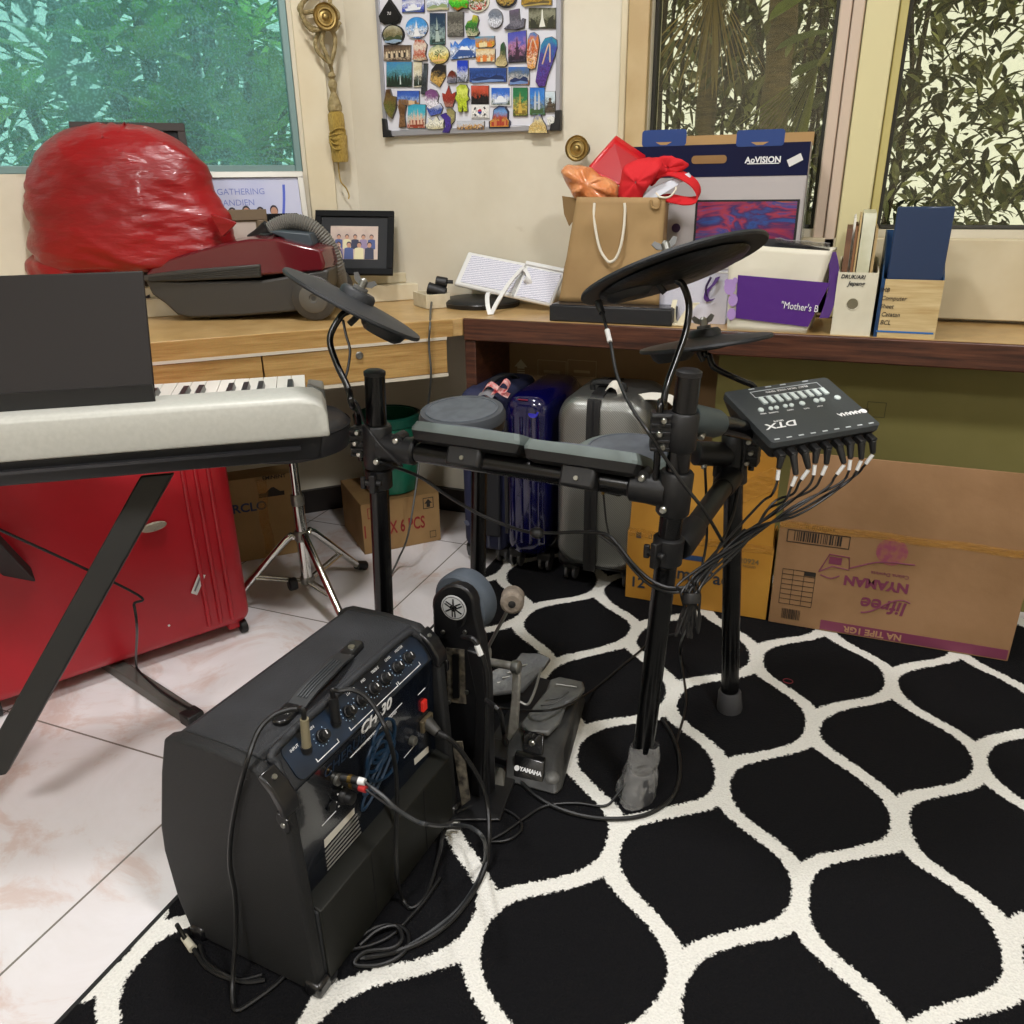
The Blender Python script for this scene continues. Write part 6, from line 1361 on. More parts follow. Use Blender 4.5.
# the cabinet is laid out square to the room, then turned a little about its near corner
AROT = Matrix.Rotation(-math.radians(4.2), 4, 'Z'); APIV = Matrix.Translation((-.577, .649, 0)); AMPM = Matrix.Translation((.003, 0, 0)) @ APIV @ AROT @ APIV.inverted(); AMPI = AMPM.inverted()
AW = lambda q: AMPM @ V(q)
AWd = lambda q: AMPM.to_3x3() @ V(q)
AI = lambda q: AMPI @ V(q)
def apA(px, py, p, n):
    d = AMPI.to_3x3() @ ray(px, py); o = AMPI @ EYE; n = V(n); return o + d*((V(p)-o).dot(n)/d.dot(n))
prof = [(-.578, ZF), (-.578, .150), (-.606, .158), (-.602, .350), (-.634, .397), (-.700, .401), (-.774, .399), (-.795, .390), (-.815, .33), (-.843, .22), (-.848, .17), (-.842, .08), (-.825, ZF)]
core = prof
mb = MB().loft([[V((x, Y0+.02, z)) for x, z in core], [V((x, Y1-.02, z)) for x, z in core]])
part('cabinet', mb, TOLEX, amp, bev=.003)
side = [(-.577, ZF-.002), (-.582, .20), (-.590, .355), (-.603, .376), (-.632, .402), (-.700, .4065), (-.775, .4045), (-.797, .395), (-.818, .33), (-.846, .22), (-.851, .17), (-.845, .08), (-.828, ZF-.002)]
for a, b in ((Y0, Y0+.022), (Y1-.022, Y1)):
    part('side_cheek', MB().loft([[V((x, a, z)) for x, z in side], [V((x, b, z)) for x, z in side]]), TOLEX_SHADE, amp, bev=.005)
# top skin ridge beside the strip
rdg = [(-.634, .3965), (-.642, .4060), (-.700, .4065), (-.775, .4045), (-.775, .398), (-.700, .400)]
part('top_cover', MB().loft([[V((x, Y0+.020, z)) for x, z in rdg], [V((x, Y1-.020, z)) for x, z in rdg]]), TOLEX, amp, bev=.003)
# control strip: sloping face
SA, SB = V((-.635, 0, .3975)), V((-.602, 0, .3515)); sd = (SB-SA).normalized(); sn = V((-sd.z, 0, sd.x)); sn = sn if sn.z > 0 else -sn
def cs_(y, t, h=0): q = SA+(SB-SA)*t+sn*h; return V((q.x, y, q.z))
ya, yb_ = Y0+.048, Y1-.030
STRIPM = M('control_strip_blue', '#14171d', .4, coat=.2, var=(9, '#1e2d40'))
Ts = frame(cs_((ya+yb_)/2, .5), (0,1,0), -sd)
part('control_strip', rbox(MB(), Ts, yb_-ya, (SB-SA).length*.98, .012, -.001, .0025) if (Ts.to_3x3() @ V((0,0,1))).dot(sn) > 0 else rbox(MB(), Ts, yb_-ya, (SB-SA).length*.98, .012, -.0025, .001), STRIPM, amp)
part('strip_piping', MB().tube([cs_(ya-.022, .75, .004), cs_(ya-.016, .25, .004), cs_(ya, -.06, .004), cs_((ya+yb_)/2, -.10, .004), cs_(yb_-.022, -.08, .004), cs_(yb_, .10, .004), cs_(yb_+.012, .5, .003), cs_(yb_+.016, .95, .001)], .0065, 10), TOLEX, amp)
# knobs where the photo shows them
def stripy(px, py):
    q = apA(px, py, SA, sn); return q.y, (q-SA).dot(sd)/(SB-SA).length
TICK = M('tick_blue_white', '#a9c4dc', .5)
KN = [(404,656),(393.5,666),(382,677.5),(370,687.5),(358,699),(345.5,710.5),(319.5,736)]
for k, p in enumerate(KN):
    y, t = stripy(*p); t = .48
    c = cs_(y, t, .0025)
    kb2 = part('control_knob', MB().lathe([(.0098, 0), (.0095, .004), (.0080, .005), (.0074, .014), (.0066, .0150)], c, sn, 20), BLKPL, amp)
    part('pointer_line', MB().box(c+sn*.0155+sd*-.003, (.0012, .0012, .006), frame((0,0,0), (0,1,0), sn).to_3x3()), WHITEINK, kb2)
    tk = MB()
    for j in range(11):
        a = math.radians(-225+27*j); d = V((0,1,0))*math.cos(a)+(-sd)*math.sin(a)
        tk.lathe([(.0009, 0), (.0009, .0004)], c+d*.0135, sn, 6)
    part('tick_marks', tk, TICK, amp)
def bracket(y0, y1):
    mb = MB(); T = frame(V((0,0,0)), (0,1,0), sn).to_3x3()
    mb.box(cs_((y0+y1)/2, .90, .0028), (y1-y0, .0006, .0012), T)
    for y in (y0, y1): mb.box(cs_(y, .86, .0028), (.0012, .0006, .006), T)
    part('printed_bracket', mb, WHITEINK, amp)
gy = lambda i: stripy(*KN[i])[0]
bracket(gy(6)-.028, gy(6)+.020); bracket(gy(5)-.014, gy(2)+.016); bracket(gy(1)-.014, gy(0)+.018)
def sword(t, y, tt, size): return letters(t, size, frame(cs_(y, tt, .0027), (0,1,0), -sd), WHITEINK, amp, align='CENTER', ext=.0002)
for t, y, tt in (('INPUT', gy(6)-.047, .25), ('GAIN', gy(6)-.008, .16), ('BASS', gy(5)-.016, .12), ('LO MID', gy(4)-.006, .12), ('MID', gy(3)-.006, .12), ('TREBLE', gy(2)-.006, .12), ('LEVEL', gy(1)-.004, .12), ('MASTER', gy(0)-.004, .12)): sword(t, y, tt, .006)
# rear panel (glossy, blue flourish, warning label)
RA, RB = V((-.606, 0, .158)), V((-.602, 0, .350)); rd = (RB-RA).normalized(); rn = V((rd.z, 0, -rd.x)); rn = rn if rn.x > 0 else -rn
def rp(px, py, h=.0022): q = apA(px, py, RA+rn*h, rn); return q
Tr = frame(RA+(RB-RA)*.5+V((0,(Y0+Y1)/2,0)), (0,1,0), rd)
sg = 1 if (Tr.to_3x3() @ V((0,0,1))).dot(rn) > 0 else -1
mb = MB(Tr).box((0, 0, sg*.0008), (Y1-Y0-.048, (RB-RA).length-.004, .0022)); part('rear_panel', mb, M('gloss_black_panel', '#0a0c10', .18, coat=.5, var=(5, '#0d1420')), amp)
def rword(t, px, py, s, m=WHITEINK, sh=.25, sx=1, b=0, al='CENTER'): return letters(t, s, frame(rp(px, py, .0024), (0,1,0), rd), m, amp, align=al, shear=sh, sx=sx, bold=b, ext=.0002)
rword('CH-30', 376, 717, .026, sx=1.15, b=.0007)
part('printed_line', MB().tube([rp(350,758), rp(402,703)], .0007, 5, 0), WHITEINK, amp)
rword('MULTI-EFFECT KEYBOARD AMPLIFIER', 377, 731, .0055, sx=1.2)
FLO = M('flourish_blue', '#0e2d46', .4)
rword('CHERUB', 345, 755, .024, M('dim_blue_print', '#10263c', .3), .2, 1.1)
mb = MB(); cR = rp(379, 752)
for k, (ry, rz, oy, oz, ph) in enumerate(((.020,.022,0,.0,.3),(.030,.016,-.006,-.014,.8),(.026,.02,.004,-.03,-.5),(.018,.026,.010,.016,.2),(.034,.012,-.004,-.040,.6),(.012,.012,0,0,0))):
    pts = []
    for j in range(25):
        a = 2*math.pi*j/24; y, z = ry*1.7*math.cos(a), rz*1.25*math.sin(a); y, z = y*math.cos(ph)-z*math.sin(ph), y*math.sin(ph)+z*math.cos(ph)
        pts.append(cR+V((0,1,0))*(y+oy*1.5)+rd*(z+oz)+rn*.0002)
    mb.tube(pts, .0030, 5, 0, False)
part('blue_flourish', mb, FLO, amp, label='blue looping printed flourish')
sw = rp(423, 705); part('power_switch', MB().box(sw+rn*.002, (.013, .020, .006), frame((0,0,0), (0,1,0), rd).to_3x3()), M('red_switch', '#c4281e', .35, emit=.25), amp, bev=.001, label='red rocker power switch')
part('printed_line', MB().tube([rp(418,695), rp(425,688)], .0008, 5, 0), WHITEINK, amp)
ic = rp(425, 722); part('power_inlet', MB().box(ic+rn*.003, (.034, .024, .008), frame((0,0,0), (0,1,0), rd).to_3x3()), M('inlet_tan', '#5a503c', .5), amp, bev=.002)
fz = rp(411, 740); part('fuse_holder', MB().lathe([(.0085, 0), (.008, .008), (.006, .010), (.003, .0085)], fz, rn, 18), M('fuse_grey', '#4d4c46', .4), amp)
part('printed_line', MB().tube([rp(404,758), rp(414,746)], .0006, 5, 0), WHITEINK, amp)
mb = MB().prism([rp(414,759), rp(428,746), rp(428.5,752), rp(414.5,765)], rn*.0006); part('serial_label', mb, PAPER, amp)
wl = [rp(324,838), rp(352,806), rp(359,813), rp(366,812), rp(331,861), rp(327,852)]
part('warning_label', MB().prism([rp(324,840), rp(354,808), rp(354.5,813.5), rp(324.6,848)], rn*.0005), PAPER, amp, label='white warning label')
rword('WARNING', 341, 827, .010, INK, .0, .9, .0004)
mb = MB()
for k in range(6): mb.prism([rp(325+.5*k,851+3.6*k), rp(357+.8*k,813+3.6*k), rp(357+.8*k,814.8+3.6*k), rp(325+.5*k,852.8+3.6*k)], rn*.0004)
part('warning_text', mb, M('label_grey', '#8d8b86', .6), amp)
lv = rp(343, 795.5); part('level_knob', MB().lathe([(.013, 0), (.012, .006), (.010, .008), (.0092, .018), (.007, .019)], lv, rn, 20), BLKPL, amp); mb = MB()
for k in range(7): a = 3.9-k*.78; mb.lathe([(.0016, 0), (.0016, .0005)], lv+V((0,1,0))*.016*math.cos(a)+rd*.016*math.sin(a), rn, 8)
part('tick_marks', mb, WHITEINK, amp)
jk = rp(337, 779); part('aux_jack', MB().lathe([(.009, 0), (.009, .005), (.005, .005)], jk, rn, 16), STEEL, amp); part('aux_jack', MB().lathe([(.008, 0), (.008, .004), (.004, .004)], rp(331,806), rn, 16), BLKPL, amp)
part('printed_line', MB().tube([rp(322,826), rp(336,811)], .0006, 5, 0), WHITEINK, amp)
# lower back cover (greenish black)
lc_ = [(-.5765, .014), (-.5765, .152), (-.606, .160)]
part('lower_back_cover', MB().loft([[V((x, Y0+.024, z)) for x, z in ((-.574,.016),(-.574,.152),(-.598,.160),(-.62,.160),(-.62,.016))], [V((x, Y1-.024, z)) for x, z in ((-.574,.016),(-.574,.152),(-.598,.160),(-.62,.160),(-.62,.016))]]), M('olive_black_panel', '#10110b', .6, bump=(500, .05)), amp, bev=.002)
for k in (.35, .72): part('panel_seam', MB().box((-.5735, Y0+(Y1-Y0)*k, .083), (.0012, .0012, .13)), BLKMT, amp)
# grille on the far (front) side
part('speaker_grille', MB().loft([[V((x, y, z)) for x, z in ((-.813,.32),(-.837,.22),(-.842,.17),(-.838,.08),(-.829,.03),(-.82,.03),(-.80,.32))] for y in (Y0+.03, Y1-.03)]), M('grille_cloth', '#141414', .8, bump=(500, .4)), amp)
# corner protectors and feet
GLC = M('corner_gloss', '#121214', .3, coat=.3)
for y, s in ((Y0, 1), (Y1, -1)):
    q = [(-.585, .337), (-.5865, .357), (-.600, .3795), (-.622, .3975), (-.626, .392), (-.609, .370), (-.598, .348), (-.596, .337)]
    part('corner_protector', MB().loft([[V((x, y-s*.0035, z)) for x, z in q], [V((x, y+s*.026, z)) for x, z in q]]), GLC, amp, bev=.003)
    pq_ = [(-.583, .336), (-.5825, .318), (-.591, .312), (-.603, .330), (-.601, .345)]; part('corner_plate', MB().loft([[V((x, y-s*.003, z)) for x, z in pq_], [V((x, y+s*.002, z)) for x, z in pq_]]), GLC, amp, bev=.001)
    part('screw', MB().lathe([(.004, 0), (.0036, .002)], V((-.592, y-s*.0025, .326)), (0,-s,0), 12), BOLT, amp)
    part('screw', MB().lathe([(.004, 0), (.0036, .002)], V((-.610, y+s*.012, .3878)), (.6,0,.8), 12), BOLT, amp)
    for x in (-.585, -.812):
        part('corner_protector', MB().box((x, y+s*.010, .020), (.030, .030, .026)), GLC, amp, bev=.006)
        part('rubber_foot', MB().lathe([(.014, 0), (.016, .010)], V((x, y+s*.03, .0075)), (0,0,1), 16), BLKPL, amp)
# strap handle with end brackets
hq = [AI(q) for q in (az(293, 711, .409), az(302, 699, .416), az(312, 687, .422), az(325, 674, .424), az(337, 662, .420), az(346, 655, .411))]
hd_ = (hq[-1]-hq[0]).normalized(); hw = V((hd_.y, -hd_.x, 0))
HND = M('handle_rubber', '#26282a', .5)
part('strap_handle', MB().band(hq, hw*.030, .005), HND, amp, bev=.001)
mb = MB()
for k in (-.7, -.25, .25, .7): mb.tube([q+hw*.010*k+V((0,0,.0035)) for q in hq[1:-1]], .0013, 5)
part('strap_ribs', mb, M('handle_rib', '#34373a', .5), amp)
for p in (AI(az(287, 716, .4055)), AI(az(352, 652, .4055))):
    T = frame(p, hd_, hw, None); 
    if (T.to_3x3() @ V((0,0,1))).z < 0: T = frame(p, hd_, -hw)
    br_ = part('handle_bracket', rbox(MB(), T, .050, .026, .012, -.003, .009), GLC, amp, bev=.003); part('bracket_screw', MB().lathe([(.006, .009), (.0055, .0112)], p, (0,0,1), 14), BOLT, br_)

amp.location = AW((-.577, .649, .008)); amp.rotation_euler = (0, 0, -math.radians(4.2))
# ------------------------------------------------------------------ loose cables
def cable(label, pts, r=.0034, m=CABLE, name='cable', ends=(), group=None):
    P = [V(q) for q in pts]; o = thing(name, label, 'cable', P[0], group); part('cord', MB().tube(P, r, 8, 8), m, o)
    for nm, a, b, r0, r1, mm in ends: part(nm, MB().cyl(a, b, r0, r1, 16), mm, o)
    return o
z_ = .012
yA = stripy(305, 750)[0]; jA = AW(cs_(yA, .5, .003)); yA2 = stripy(333.5, 722)[0]; jB = AW(cs_(yA2, .5, .003)); sn = AWd(sn)
CRM = M('cream_plug', '#8f866c', .4, .2)
dp = lambda px, py, D: ad(px, py, D)
eA = jA+sn*.012*.3+V((0,0,.052)); DA = (eA-EYE).dot(FW)
cable('black instrument cable with cream plug draped over the side of the amplifier', [eA, eA+V((0,0,.016)), dp(298,709,DA), dp(288,710,DA-.005), dp(273,716,DA-.015), dp(258,732,DA-.035), ay(246,765,Y0-.002), ay(237,800,Y0+.000), ay(231,835,Y0+.000), ay(230,865,Y0+.000), ay(235,895,Y0-.002), ay(236,930,Y0-.006), ay(233,975,Y0-.03), az(233,1002,z_), az(238,1010,z_), az(255,1000,z_), az(275,985,z_), az(290,970,z_)], .0036,
      ends=[('plug_sleeve', jA, eA, .0068, .0060, CRM), ('plug_collar', jA-sn*.001, jA+V((0,0,.008)), .0085, .0085, BLKPL)])
eB = jB+V((0,0,.046)); DB = (eB-EYE).dot(FW)
Xr = -.556
cable('black cable arching from the control strip down over the amplifier back panel', [eB, eB+V((0,0,.012)), dp(339,691,DB), dp(352,690,DB), dp(366,697,DB), dp(378,713,DB-.005), dp(388,735,DB-.01), ax(395,765,Xr+.01), ax(397,800,Xr+.008), ax(396,840,Xr+.01), ax(397,875,Xr+.02), az(402,897,z_+.01), az(411,908,z_), az(424,898,z_), az(432,880,z_), az(440,850,z_+.01), az(442,838,.03), az(447,828,.03), az(460,828,z_+.01)], .0036,
      ends=[('plug_sleeve', jB, eB, .0072, .0072, BLKPL), ('plug_collar', jB-sn*.001, jB+V((0,0,.006)), .0085, .0085, BLKPL)])
GRC = M('dark_grey_cable', '#2a2a2b', .5)
p1_, p2_ = AW(rp(340, 777, .004)), AW(rp(343, 781, .004)); GOLDP = M('gold_plug', '#7a6230', .3, .8)
Dp = (p1_-EYE).dot(FW)
e1_, e2_ = dp(365, 782, Dp-.012), dp(366, 789.5, Dp-.012)
cable('twin audio cable with white and red ringed plugs in the amplifier back', [dp(371,787,Dp-.016), dp(384,797,Dp-.02), dp(393,806,Dp-.02), dp(404,814,Dp-.01), dp(418,822,Dp), dp(428,824.5,Dp+.01), ax(440,826,Xr+.03), ax(458,825,Xr+.05), dp(472,828,1.22), dp(484,840,1.20), az(485,860,.03), az(478,880,z_), az(462,905,z_), az(440,925,z_), az(410,945,z_), az(385,955,z_), az(360,958,z_)], .0032, M('slate_cable', '#3a3c3e', .45),
      ends=[('plug_body', p1_, e1_-(e1_-p1_)*.25, .0062, .0058, BLKPL), ('plug_body', p2_, e2_-(e2_-p2_)*.25, .0062, .0058, BLKPL), ('gold_band', p1_+(e1_-p1_)*.35, p1_+(e1_-p1_)*.5, .0068, .0068, GOLDP), ('gold_band', p2_+(e2_-p2_)*.35, p2_+(e2_-p2_)*.5, .0068, .0068, GOLDP), ('white_ring', e1_-(e1_-p1_)*.25, e1_, .0058, .0052, WHITEPL), ('red_ring', e2_-(e2_-p2_)*.25, e2_, .0058, .0052, M('red_ring', '#b83232', .4)), ('twin_lead', e1_, dp(384,797,Dp-.02), .0021, .0021, GRC), ('twin_lead', e2_, dp(392,808,Dp-.018), .0021, .0021, GRC)])
pi = AW(ic+rn*.004); DI = (pi-EYE).dot(FW)
cable('thick black power cord plugged beside the red switch of the amplifier', [dp(438,733,DI-.012), dp(448,738,DI-.012), dp(460,750,DI), dp(474,770,DI+.02), dp(483,788,DI+.03), dp(488,810,DI+.03), az(489,835,.06), az(487,860,.025), az(480,880,z_), az(468,900,z_), az(450,922,z_), az(425,940,z_), az(395,952,z_), az(365,958,z_)], .0045,
      ends=[('inlet_plug', pi, dp(438,733,DI-.012), .0125, .008, M('plug_grey', '#3a3834', .5)), ('strain_relief', dp(438,733,DI-.012), dp(447,738,DI-.012), .007, .005, BLKPL)])
cable('coiled cable loops lying at the rear foot of the amplifier', [az(352,944,z_), az(375,928,z_), az(395,925,z_), az(407,932,z_), az(408,945,z_), az(398,957,z_), az(378,965,z_), az(355,964,z_), az(365,952,z_+.008), az(392,948,z_+.008), az(402,938,z_+.008), az(396,926,z_+.01), az(378,930,z_+.01), az(360,945,z_)], .0034)
cable('black cable crossing the rug from under the amplifier towards the pedal', [az(440,878,.012), az(425,900,z_), az(412,915,z_), az(392,935,z_), az(372,945,z_), az(350,950,z_)], .0032)
cable('cable with white connector lying under the left corner of the amplifier', [ay(177,925,Y0-.01), az(186,940,.014), az(196,952,.012), az(205,965,z_), az(220,975,z_), az(245,982,z_), az(265,980,z_)], .0036, ends=[('white_connector', az(184,937,.014), az(193,949,.013), .0055, .0065, M('ivory_connector', '#c9c4b0', .4))])
cable('black cable curling beside the amplifier left foot on the rug', [az(200,945,z_), az(205,960,z_), az(220,972,z_+.004), az(240,980,z_), az(262,975,z_)], .0034)
# cables on the right
cable('long black cable looping on the rug round the taped rack foot', [tp_(486,700,-.05), tp_(500,712,-.06), az(503,730,.05), az(506,745,.03), az(512,765,z_), az(524,785,z_), az(545,802,z_), az(575,814,z_), az(610,819,z_), az(645,815,z_), az(670,800,z_), az(679,780,z_), az(679,755,z_), az(672,735,z_), az(662,718,z_+.01)], .0042)
cable('thin black cable from the hi-hat pedal across the rug to the rack', [az(496,707,.03), az(510,709,.04), az(540,711,.12), az(565,706,.105), az(590,692,.02), az(610,676,z_), az(635,655,z_), az(655,640,z_), az(690,630,.05)], .0026)
cable('short coil of cable between the amplifier and the pedal nameplate', [az(456,812,.02), az(475,806,z_), az(500,808,z_), az(518,818,z_), az(521,830,z_), az(508,840,z_), az(490,841,z_), az(505,832,z_), az(525,818,z_), az(545,806,z_), az(575,803,z_), az(604,806,z_), az(617,795,.03), az(635,770,.06)], .0026)
cb = cable('black cable sagging under the crossbar with a round knot', [on('lf', zbar-.02)+V((.02,-.03,0)), ay(418,476,1.27), ay(448,496,1.27), ay(479,514,1.26), ay(505,525,1.26), ay(529,532,1.25), ay(552,533,1.25), ay(580,532,1.24), ay(605,534,1.23), ay(618,545,1.22), ay(634,565,1.20), ay(652,581,1.18), ay(670,588,1.17), ay(690,586,1.17), ay(700,576,1.19), ay(722,552,1.24), ay(745,530,1.30)], .0032)
part('knot', MB().ball(ay(537,533,1.25), .0125, sc=(1.15,.9,.85)), BLKPL, cb); part('second_cord', MB().tube([ay(600,535,1.232), ay(618,549,1.222), ay(634,570,1.20), ay(652,586,1.182), ay(672,592,1.17), ay(690,590,1.172)], .003, 8), CABLE, cb)
cable('short cable with brass tip hanging from the right tom pad', [ay(603,490,1.24), ay(604,500,1.24), ay(606,520,1.24), ay(609,535,1.235)], .0018, ends=[('brass_tip', ay(603,488,1.24), ay(603,494,1.24), .003, .003, GOLDP)])
cable('thin cable running from the big cymbal pad down past the front right post', [dp(602,312,D2-.01), dp(607,330,D2-.02), dp(611,345,D2-.03), dp(617,375,D2-.05), dp(630,405,D2-.09), dp(648,432,D2-.12), ay(663,455,1.17), ay(684,485,1.175), ay(705,512,1.19), ay(724,545,1.25), ay(730,560,1.3)], .0028,
      ends=[('jack_plug', dp(598,302,D2), dp(602,313,D2-.01), .0065, .0055, BLKPL), ('white_tag', dp(607,330,D2-.02), dp(610,342,D2-.03), .0042, .0042, WHITEPL)])
cable('thin cable hanging from the left cymbal pad along its rod', [ad(343,320,D), ad(346,335,D), ad(350,350,D), ad(348,368,D), ad(345,382,D), ad(350,395,D), ad(358,405,D), ay(366,425,1.22), ay(380,445,1.215), ay(398,463,1.22), ay(402,466,1.23)], .0024)
cable('thin cable looped round the rear right post below its clamp', [ay(705,468,1.47), ay(706,490,1.47), ay(707,520,1.48), ay(706,545,1.5), ay(700,575,1.45), ay(694,596,1.3)], .0026)
cable('black cable running along the rear right post down to the rug', [ay(748,434,1.53), ay(745,452,1.53), ay(740,480,1.53), ay(733,515,1.52), ay(720,545,1.45), ay(703,580,1.3), ay(690,620,1.25), az(680,650,.05), az(686,700,z_), az(676,745,z_)], .0028)
cable('black cable hanging from the music rest to the tiles at far left', [kp_(.62,-.01,-.03), ad(129,590,1.5), ad(134,605,1.5), ad(137,630,1.5), az(136,662,.06), az(140,672,.03), az(160,690,.03), az(180,703,.03), az(195,712,.025), az(200,722,.01), az(212,728,.004)], .0026)

single('rubber_band', MB().tube([az(788,681,.009)+V((.011*math.cos(t*.5236), .009*math.sin(t*.5236), 0)) for t in range(13)], .0007, 5, 3), M('band_red', '#8a2a34', .5), 'thin red rubber band lying on a black patch of the rug', 'rubber band')
# ------------------------------------------------------------------ luggage
def suitcase(name, label, bl, br, h, depth, m, ridges=0, mode='hard', r=.05, z0=.05):
    """upright case; bl->br is the bottom edge of the face turned to the camera"""
    bl, br = V(bl), V(br); x = (br-bl); W = x.length; x.normalize(); n = V((x.y, -x.x, 0)); o = thing(name, label, 'suitcase', V((bl.x, bl.y, .008)))
    T = Matrix(((x.x, -n.x, 0, bl.x), (x.y, -n.y, 0, bl.y), (0, 0, 1, z0), (0, 0, 0, 1)))    # local x along face, y into depth, z up
    R_ = rrect(W, h, r, 7); mid = W/2, h/2
    def ring(y, s): return [T @ V((mid[0]+a*(1-s*2/W) if True else 0, y, mid[1]+b*(1-s*2/h))) for a, b in R_]
    e = min(.05, depth*.25)
    part('shell', MB().loft([ring(0, e*.6), ring(e*.12, e*.28), ring(e*.4, e*.08), ring(e, 0), ring(depth-e, 0), ring(depth-e*.4, e*.08), ring(depth-e*.12, e*.28), ring(depth, e*.6)]), m, o)
    return o, T, W, h
def wheels(o, T, W, depth, z0, r=.027, fr=BLKPL):
    for x in (.16*W, .84*W):
        for y in (depth*.15, depth*.85):
            c = T @ V((x, y, 0)); ay0 = (T.to_3x3() @ V((1,0,0)))
            w = part('wheel', MB().box(c+V((0,0,-.006)), (.045, .045, .03)), fr, o, bev=.006)
            for s in (-1, 1): part('tyre', MB().lathe([(r*.6, -.005), (r, -.004), (r, .004), (r*.6, .005)], V((c.x, c.y, .008+r))+ay0*.012*s, ay0, 20), M('tyre_grey', '#4b4c4f', .5), w)
# silver shell
SLV = None
def slvmat():
    m, nt, b = newmat('silver_shell_weave'); tc = N(nt, 'ShaderNodeTexCoord')
    w = N(nt, 'ShaderNodeTexWave', i_Scale=90.0, wave_type='BANDS', bands_direction='DIAGONAL'); L(nt, tc.outputs['Object'], w.inputs[0])
    r = N(nt, 'ShaderNodeValToRGB'); r.color_ramp.elements[0].color = lin('#7c7d7a'); r.color_ramp.elements[1].color = lin('#9c9d99'); L(nt, w.outputs['Fac'], r.inputs['Fac']); L(nt, r.outputs['Color'], b.inputs['Base Color'])
    b.inputs['Roughness'].default_value = .34; b.inputs['Metallic'].default_value = .85
    bp = N(nt, 'ShaderNodeBump', i_Strength=.25, i_Distance=.003); L(nt, w.outputs['Fac'], bp.inputs['Height']); L(nt, bp.outputs['Normal'], b.inputs['Normal']); return m
ys = 2.02
xs0, xs1 = ay(554, 560, ys).x, ay(641, 570, ys).x; zt_s = ay(600, 402, ys+.03).z
sv, T, W, h = suitcase('suitcase', 'silver ribbed hard suitcase with a black strap under the walnut desk', (xs0, ys, 0), (xs1, ys, 0), zt_s-.05, .30, slvmat(), r=.06, z0=.065)
wheels(sv, T, W, .30, .05)
def strap(o, T, W, h, depth, x, w, m, nm='luggage_strap'):
    pts = [(-.006, .0), (-.006, h-.05), (.02, h-.012), (.06, h+.004), (depth-.06, h+.004), (depth+.006, h-.05)]
    return part(nm, MB().band([T @ V((x, y, z)) for y, z in pts], (T.to_3x3() @ V((w,0,0))), .004), m, o)
strap(sv, T, W, h, .30, W*.42, .036, M('black_webbing', '#111112', .6)); strap(sv, T, W, h, .30, W*.42, .006, M('webbing_line', '#2a2a2c', .6), 'strap_line')
part('base_guard', MB().box(T @ V((W/2, .15, .02)), (W*.96, .28, .05)), BLKPL, sv, bev=.015)
part('grip_handle', MB().tube([T @ V(q) for q in ((W*.30,.10,h-.005),(W*.32,.10,h+.02),(W*.62,.10,h+.02),(W*.64,.10,h-.005))], .008), BLKPL, sv)
part('logo_plate', MB().box(T @ V((W*.62, .03, h-.012)), (.02, .004, .006)), CHROME, sv, label='chrome logo plate')
part('corner_texture', MB().prism([T @ V(q) for q in ((W*.55,-.0015,.05),(W*.95,-.0015,.05),(W*.95,-.0015,.11),(W*.80,-.0015,.13))], T.to_3x3() @ V((0,.001,0))), M('embossed_grey', '#4d4e4c', .5, bump=(300, .5)), sv) if False else None
tg = thing('luggage_tag', 'white paper luggage tag curling over the silver suitcase handle', 'luggage tag', T @ V((W*.6, .1, h+.02)))
yt = ys+.08
part('paper_strip', MB().band([ay(604,402,yt), ay(606,390,yt), ay(612,384,yt), ay(618,387,yt), ay(622,396,yt), ay(634,398,yt), ay(650,396,yt), ay(668,398,yt), ay(674,402,yt)], V((.004,.024,.014)), .0015), PAPER, tg)
# blue shell
BLU = M('royal_blue_shell', '#06063a', .15, coat=.7, spec=.6)
yb2 = 2.04; bx0, bx1 = ay(505, 570, yb2).x, ay(547, 570, yb2).x; zb_t = ay(530, 399, yb2+.02).z
bl_, T, W, h = suitcase('suitcase', 'glossy royal blue hard suitcase left of the silver one', (bx0, yb2, 0), (bx1, yb2, 0), zb_t-.05, .34, BLU, r=.045, z0=.062); wheels(bl_, T, W, .34, .05)
mb = MB()
for k in (.22, .42, .62, .82): mb.tube([T @ V(q) for q in ((W*k,-.002,.05),(W*k,-.003,h*.5),(W*k,-.003,h-.06))], .004, 6, 0)
part('moulded_ribs', mb, BLU, bl_)
part('round_badge', MB().lathe([(.016, 0), (.016, .002), (.013, .003)], T @ V((W*.68, .004, h-.045)), T.to_3x3() @ V((0,-1,.3)), 20), M('badge_blue', '#2a2aa8', .15, coat=.6), bl_)
part('sticker', MB().box(T @ V((W*.45, .012, h-.012)), (.03, .02, .001)), M('sticker_red', '#8a2430', .5), bl_)
part('telescopic_trim', MB().box(T @ V((W*.08, -.004, h*.5)), (.010, .006, h*.7)), BLKPL, bl_)
# navy soft case
NVY = M('navy_fabric', '#1b1f3c', .75, bump=(350, .2), var=(20, '#232848'))
yc = 2.06; cx0, cx1 = ay(463, 560, yc).x, ay(506, 560, yc).x; zc_t = ay(490, 391, yc+.02).z
nv, T, W, h = suitcase('suitcase', 'navy fabric suitcase with ribbon beside the walnut side panel', (cx0, yc, 0), (cx1, yc, 0), zc_t-.05, .30, NVY, r=.03, z0=.05); wheels(nv, T, W, .30, .05)
mb = MB()
for k, m_ in ((.30, 0), (.52, 0), (.62, 0), (.86, 0)): mb.tube([T @ V(q) for q in ((W*k,-.003,.02),(W*k,-.004,h*.5),(W*k,-.003,h-.03))], .0035, 6, 0)
part('zip_piping', mb, M('grey_piping', '#4a4d5c', .5), nv); part('front_pocket', MB().box(T @ V((W*.74, -.006, h*.42)), (W*.34, .014, h*.6)), M('black_fabric', '#101116', .8, bump=(300, .2)), nv, bev=.006)
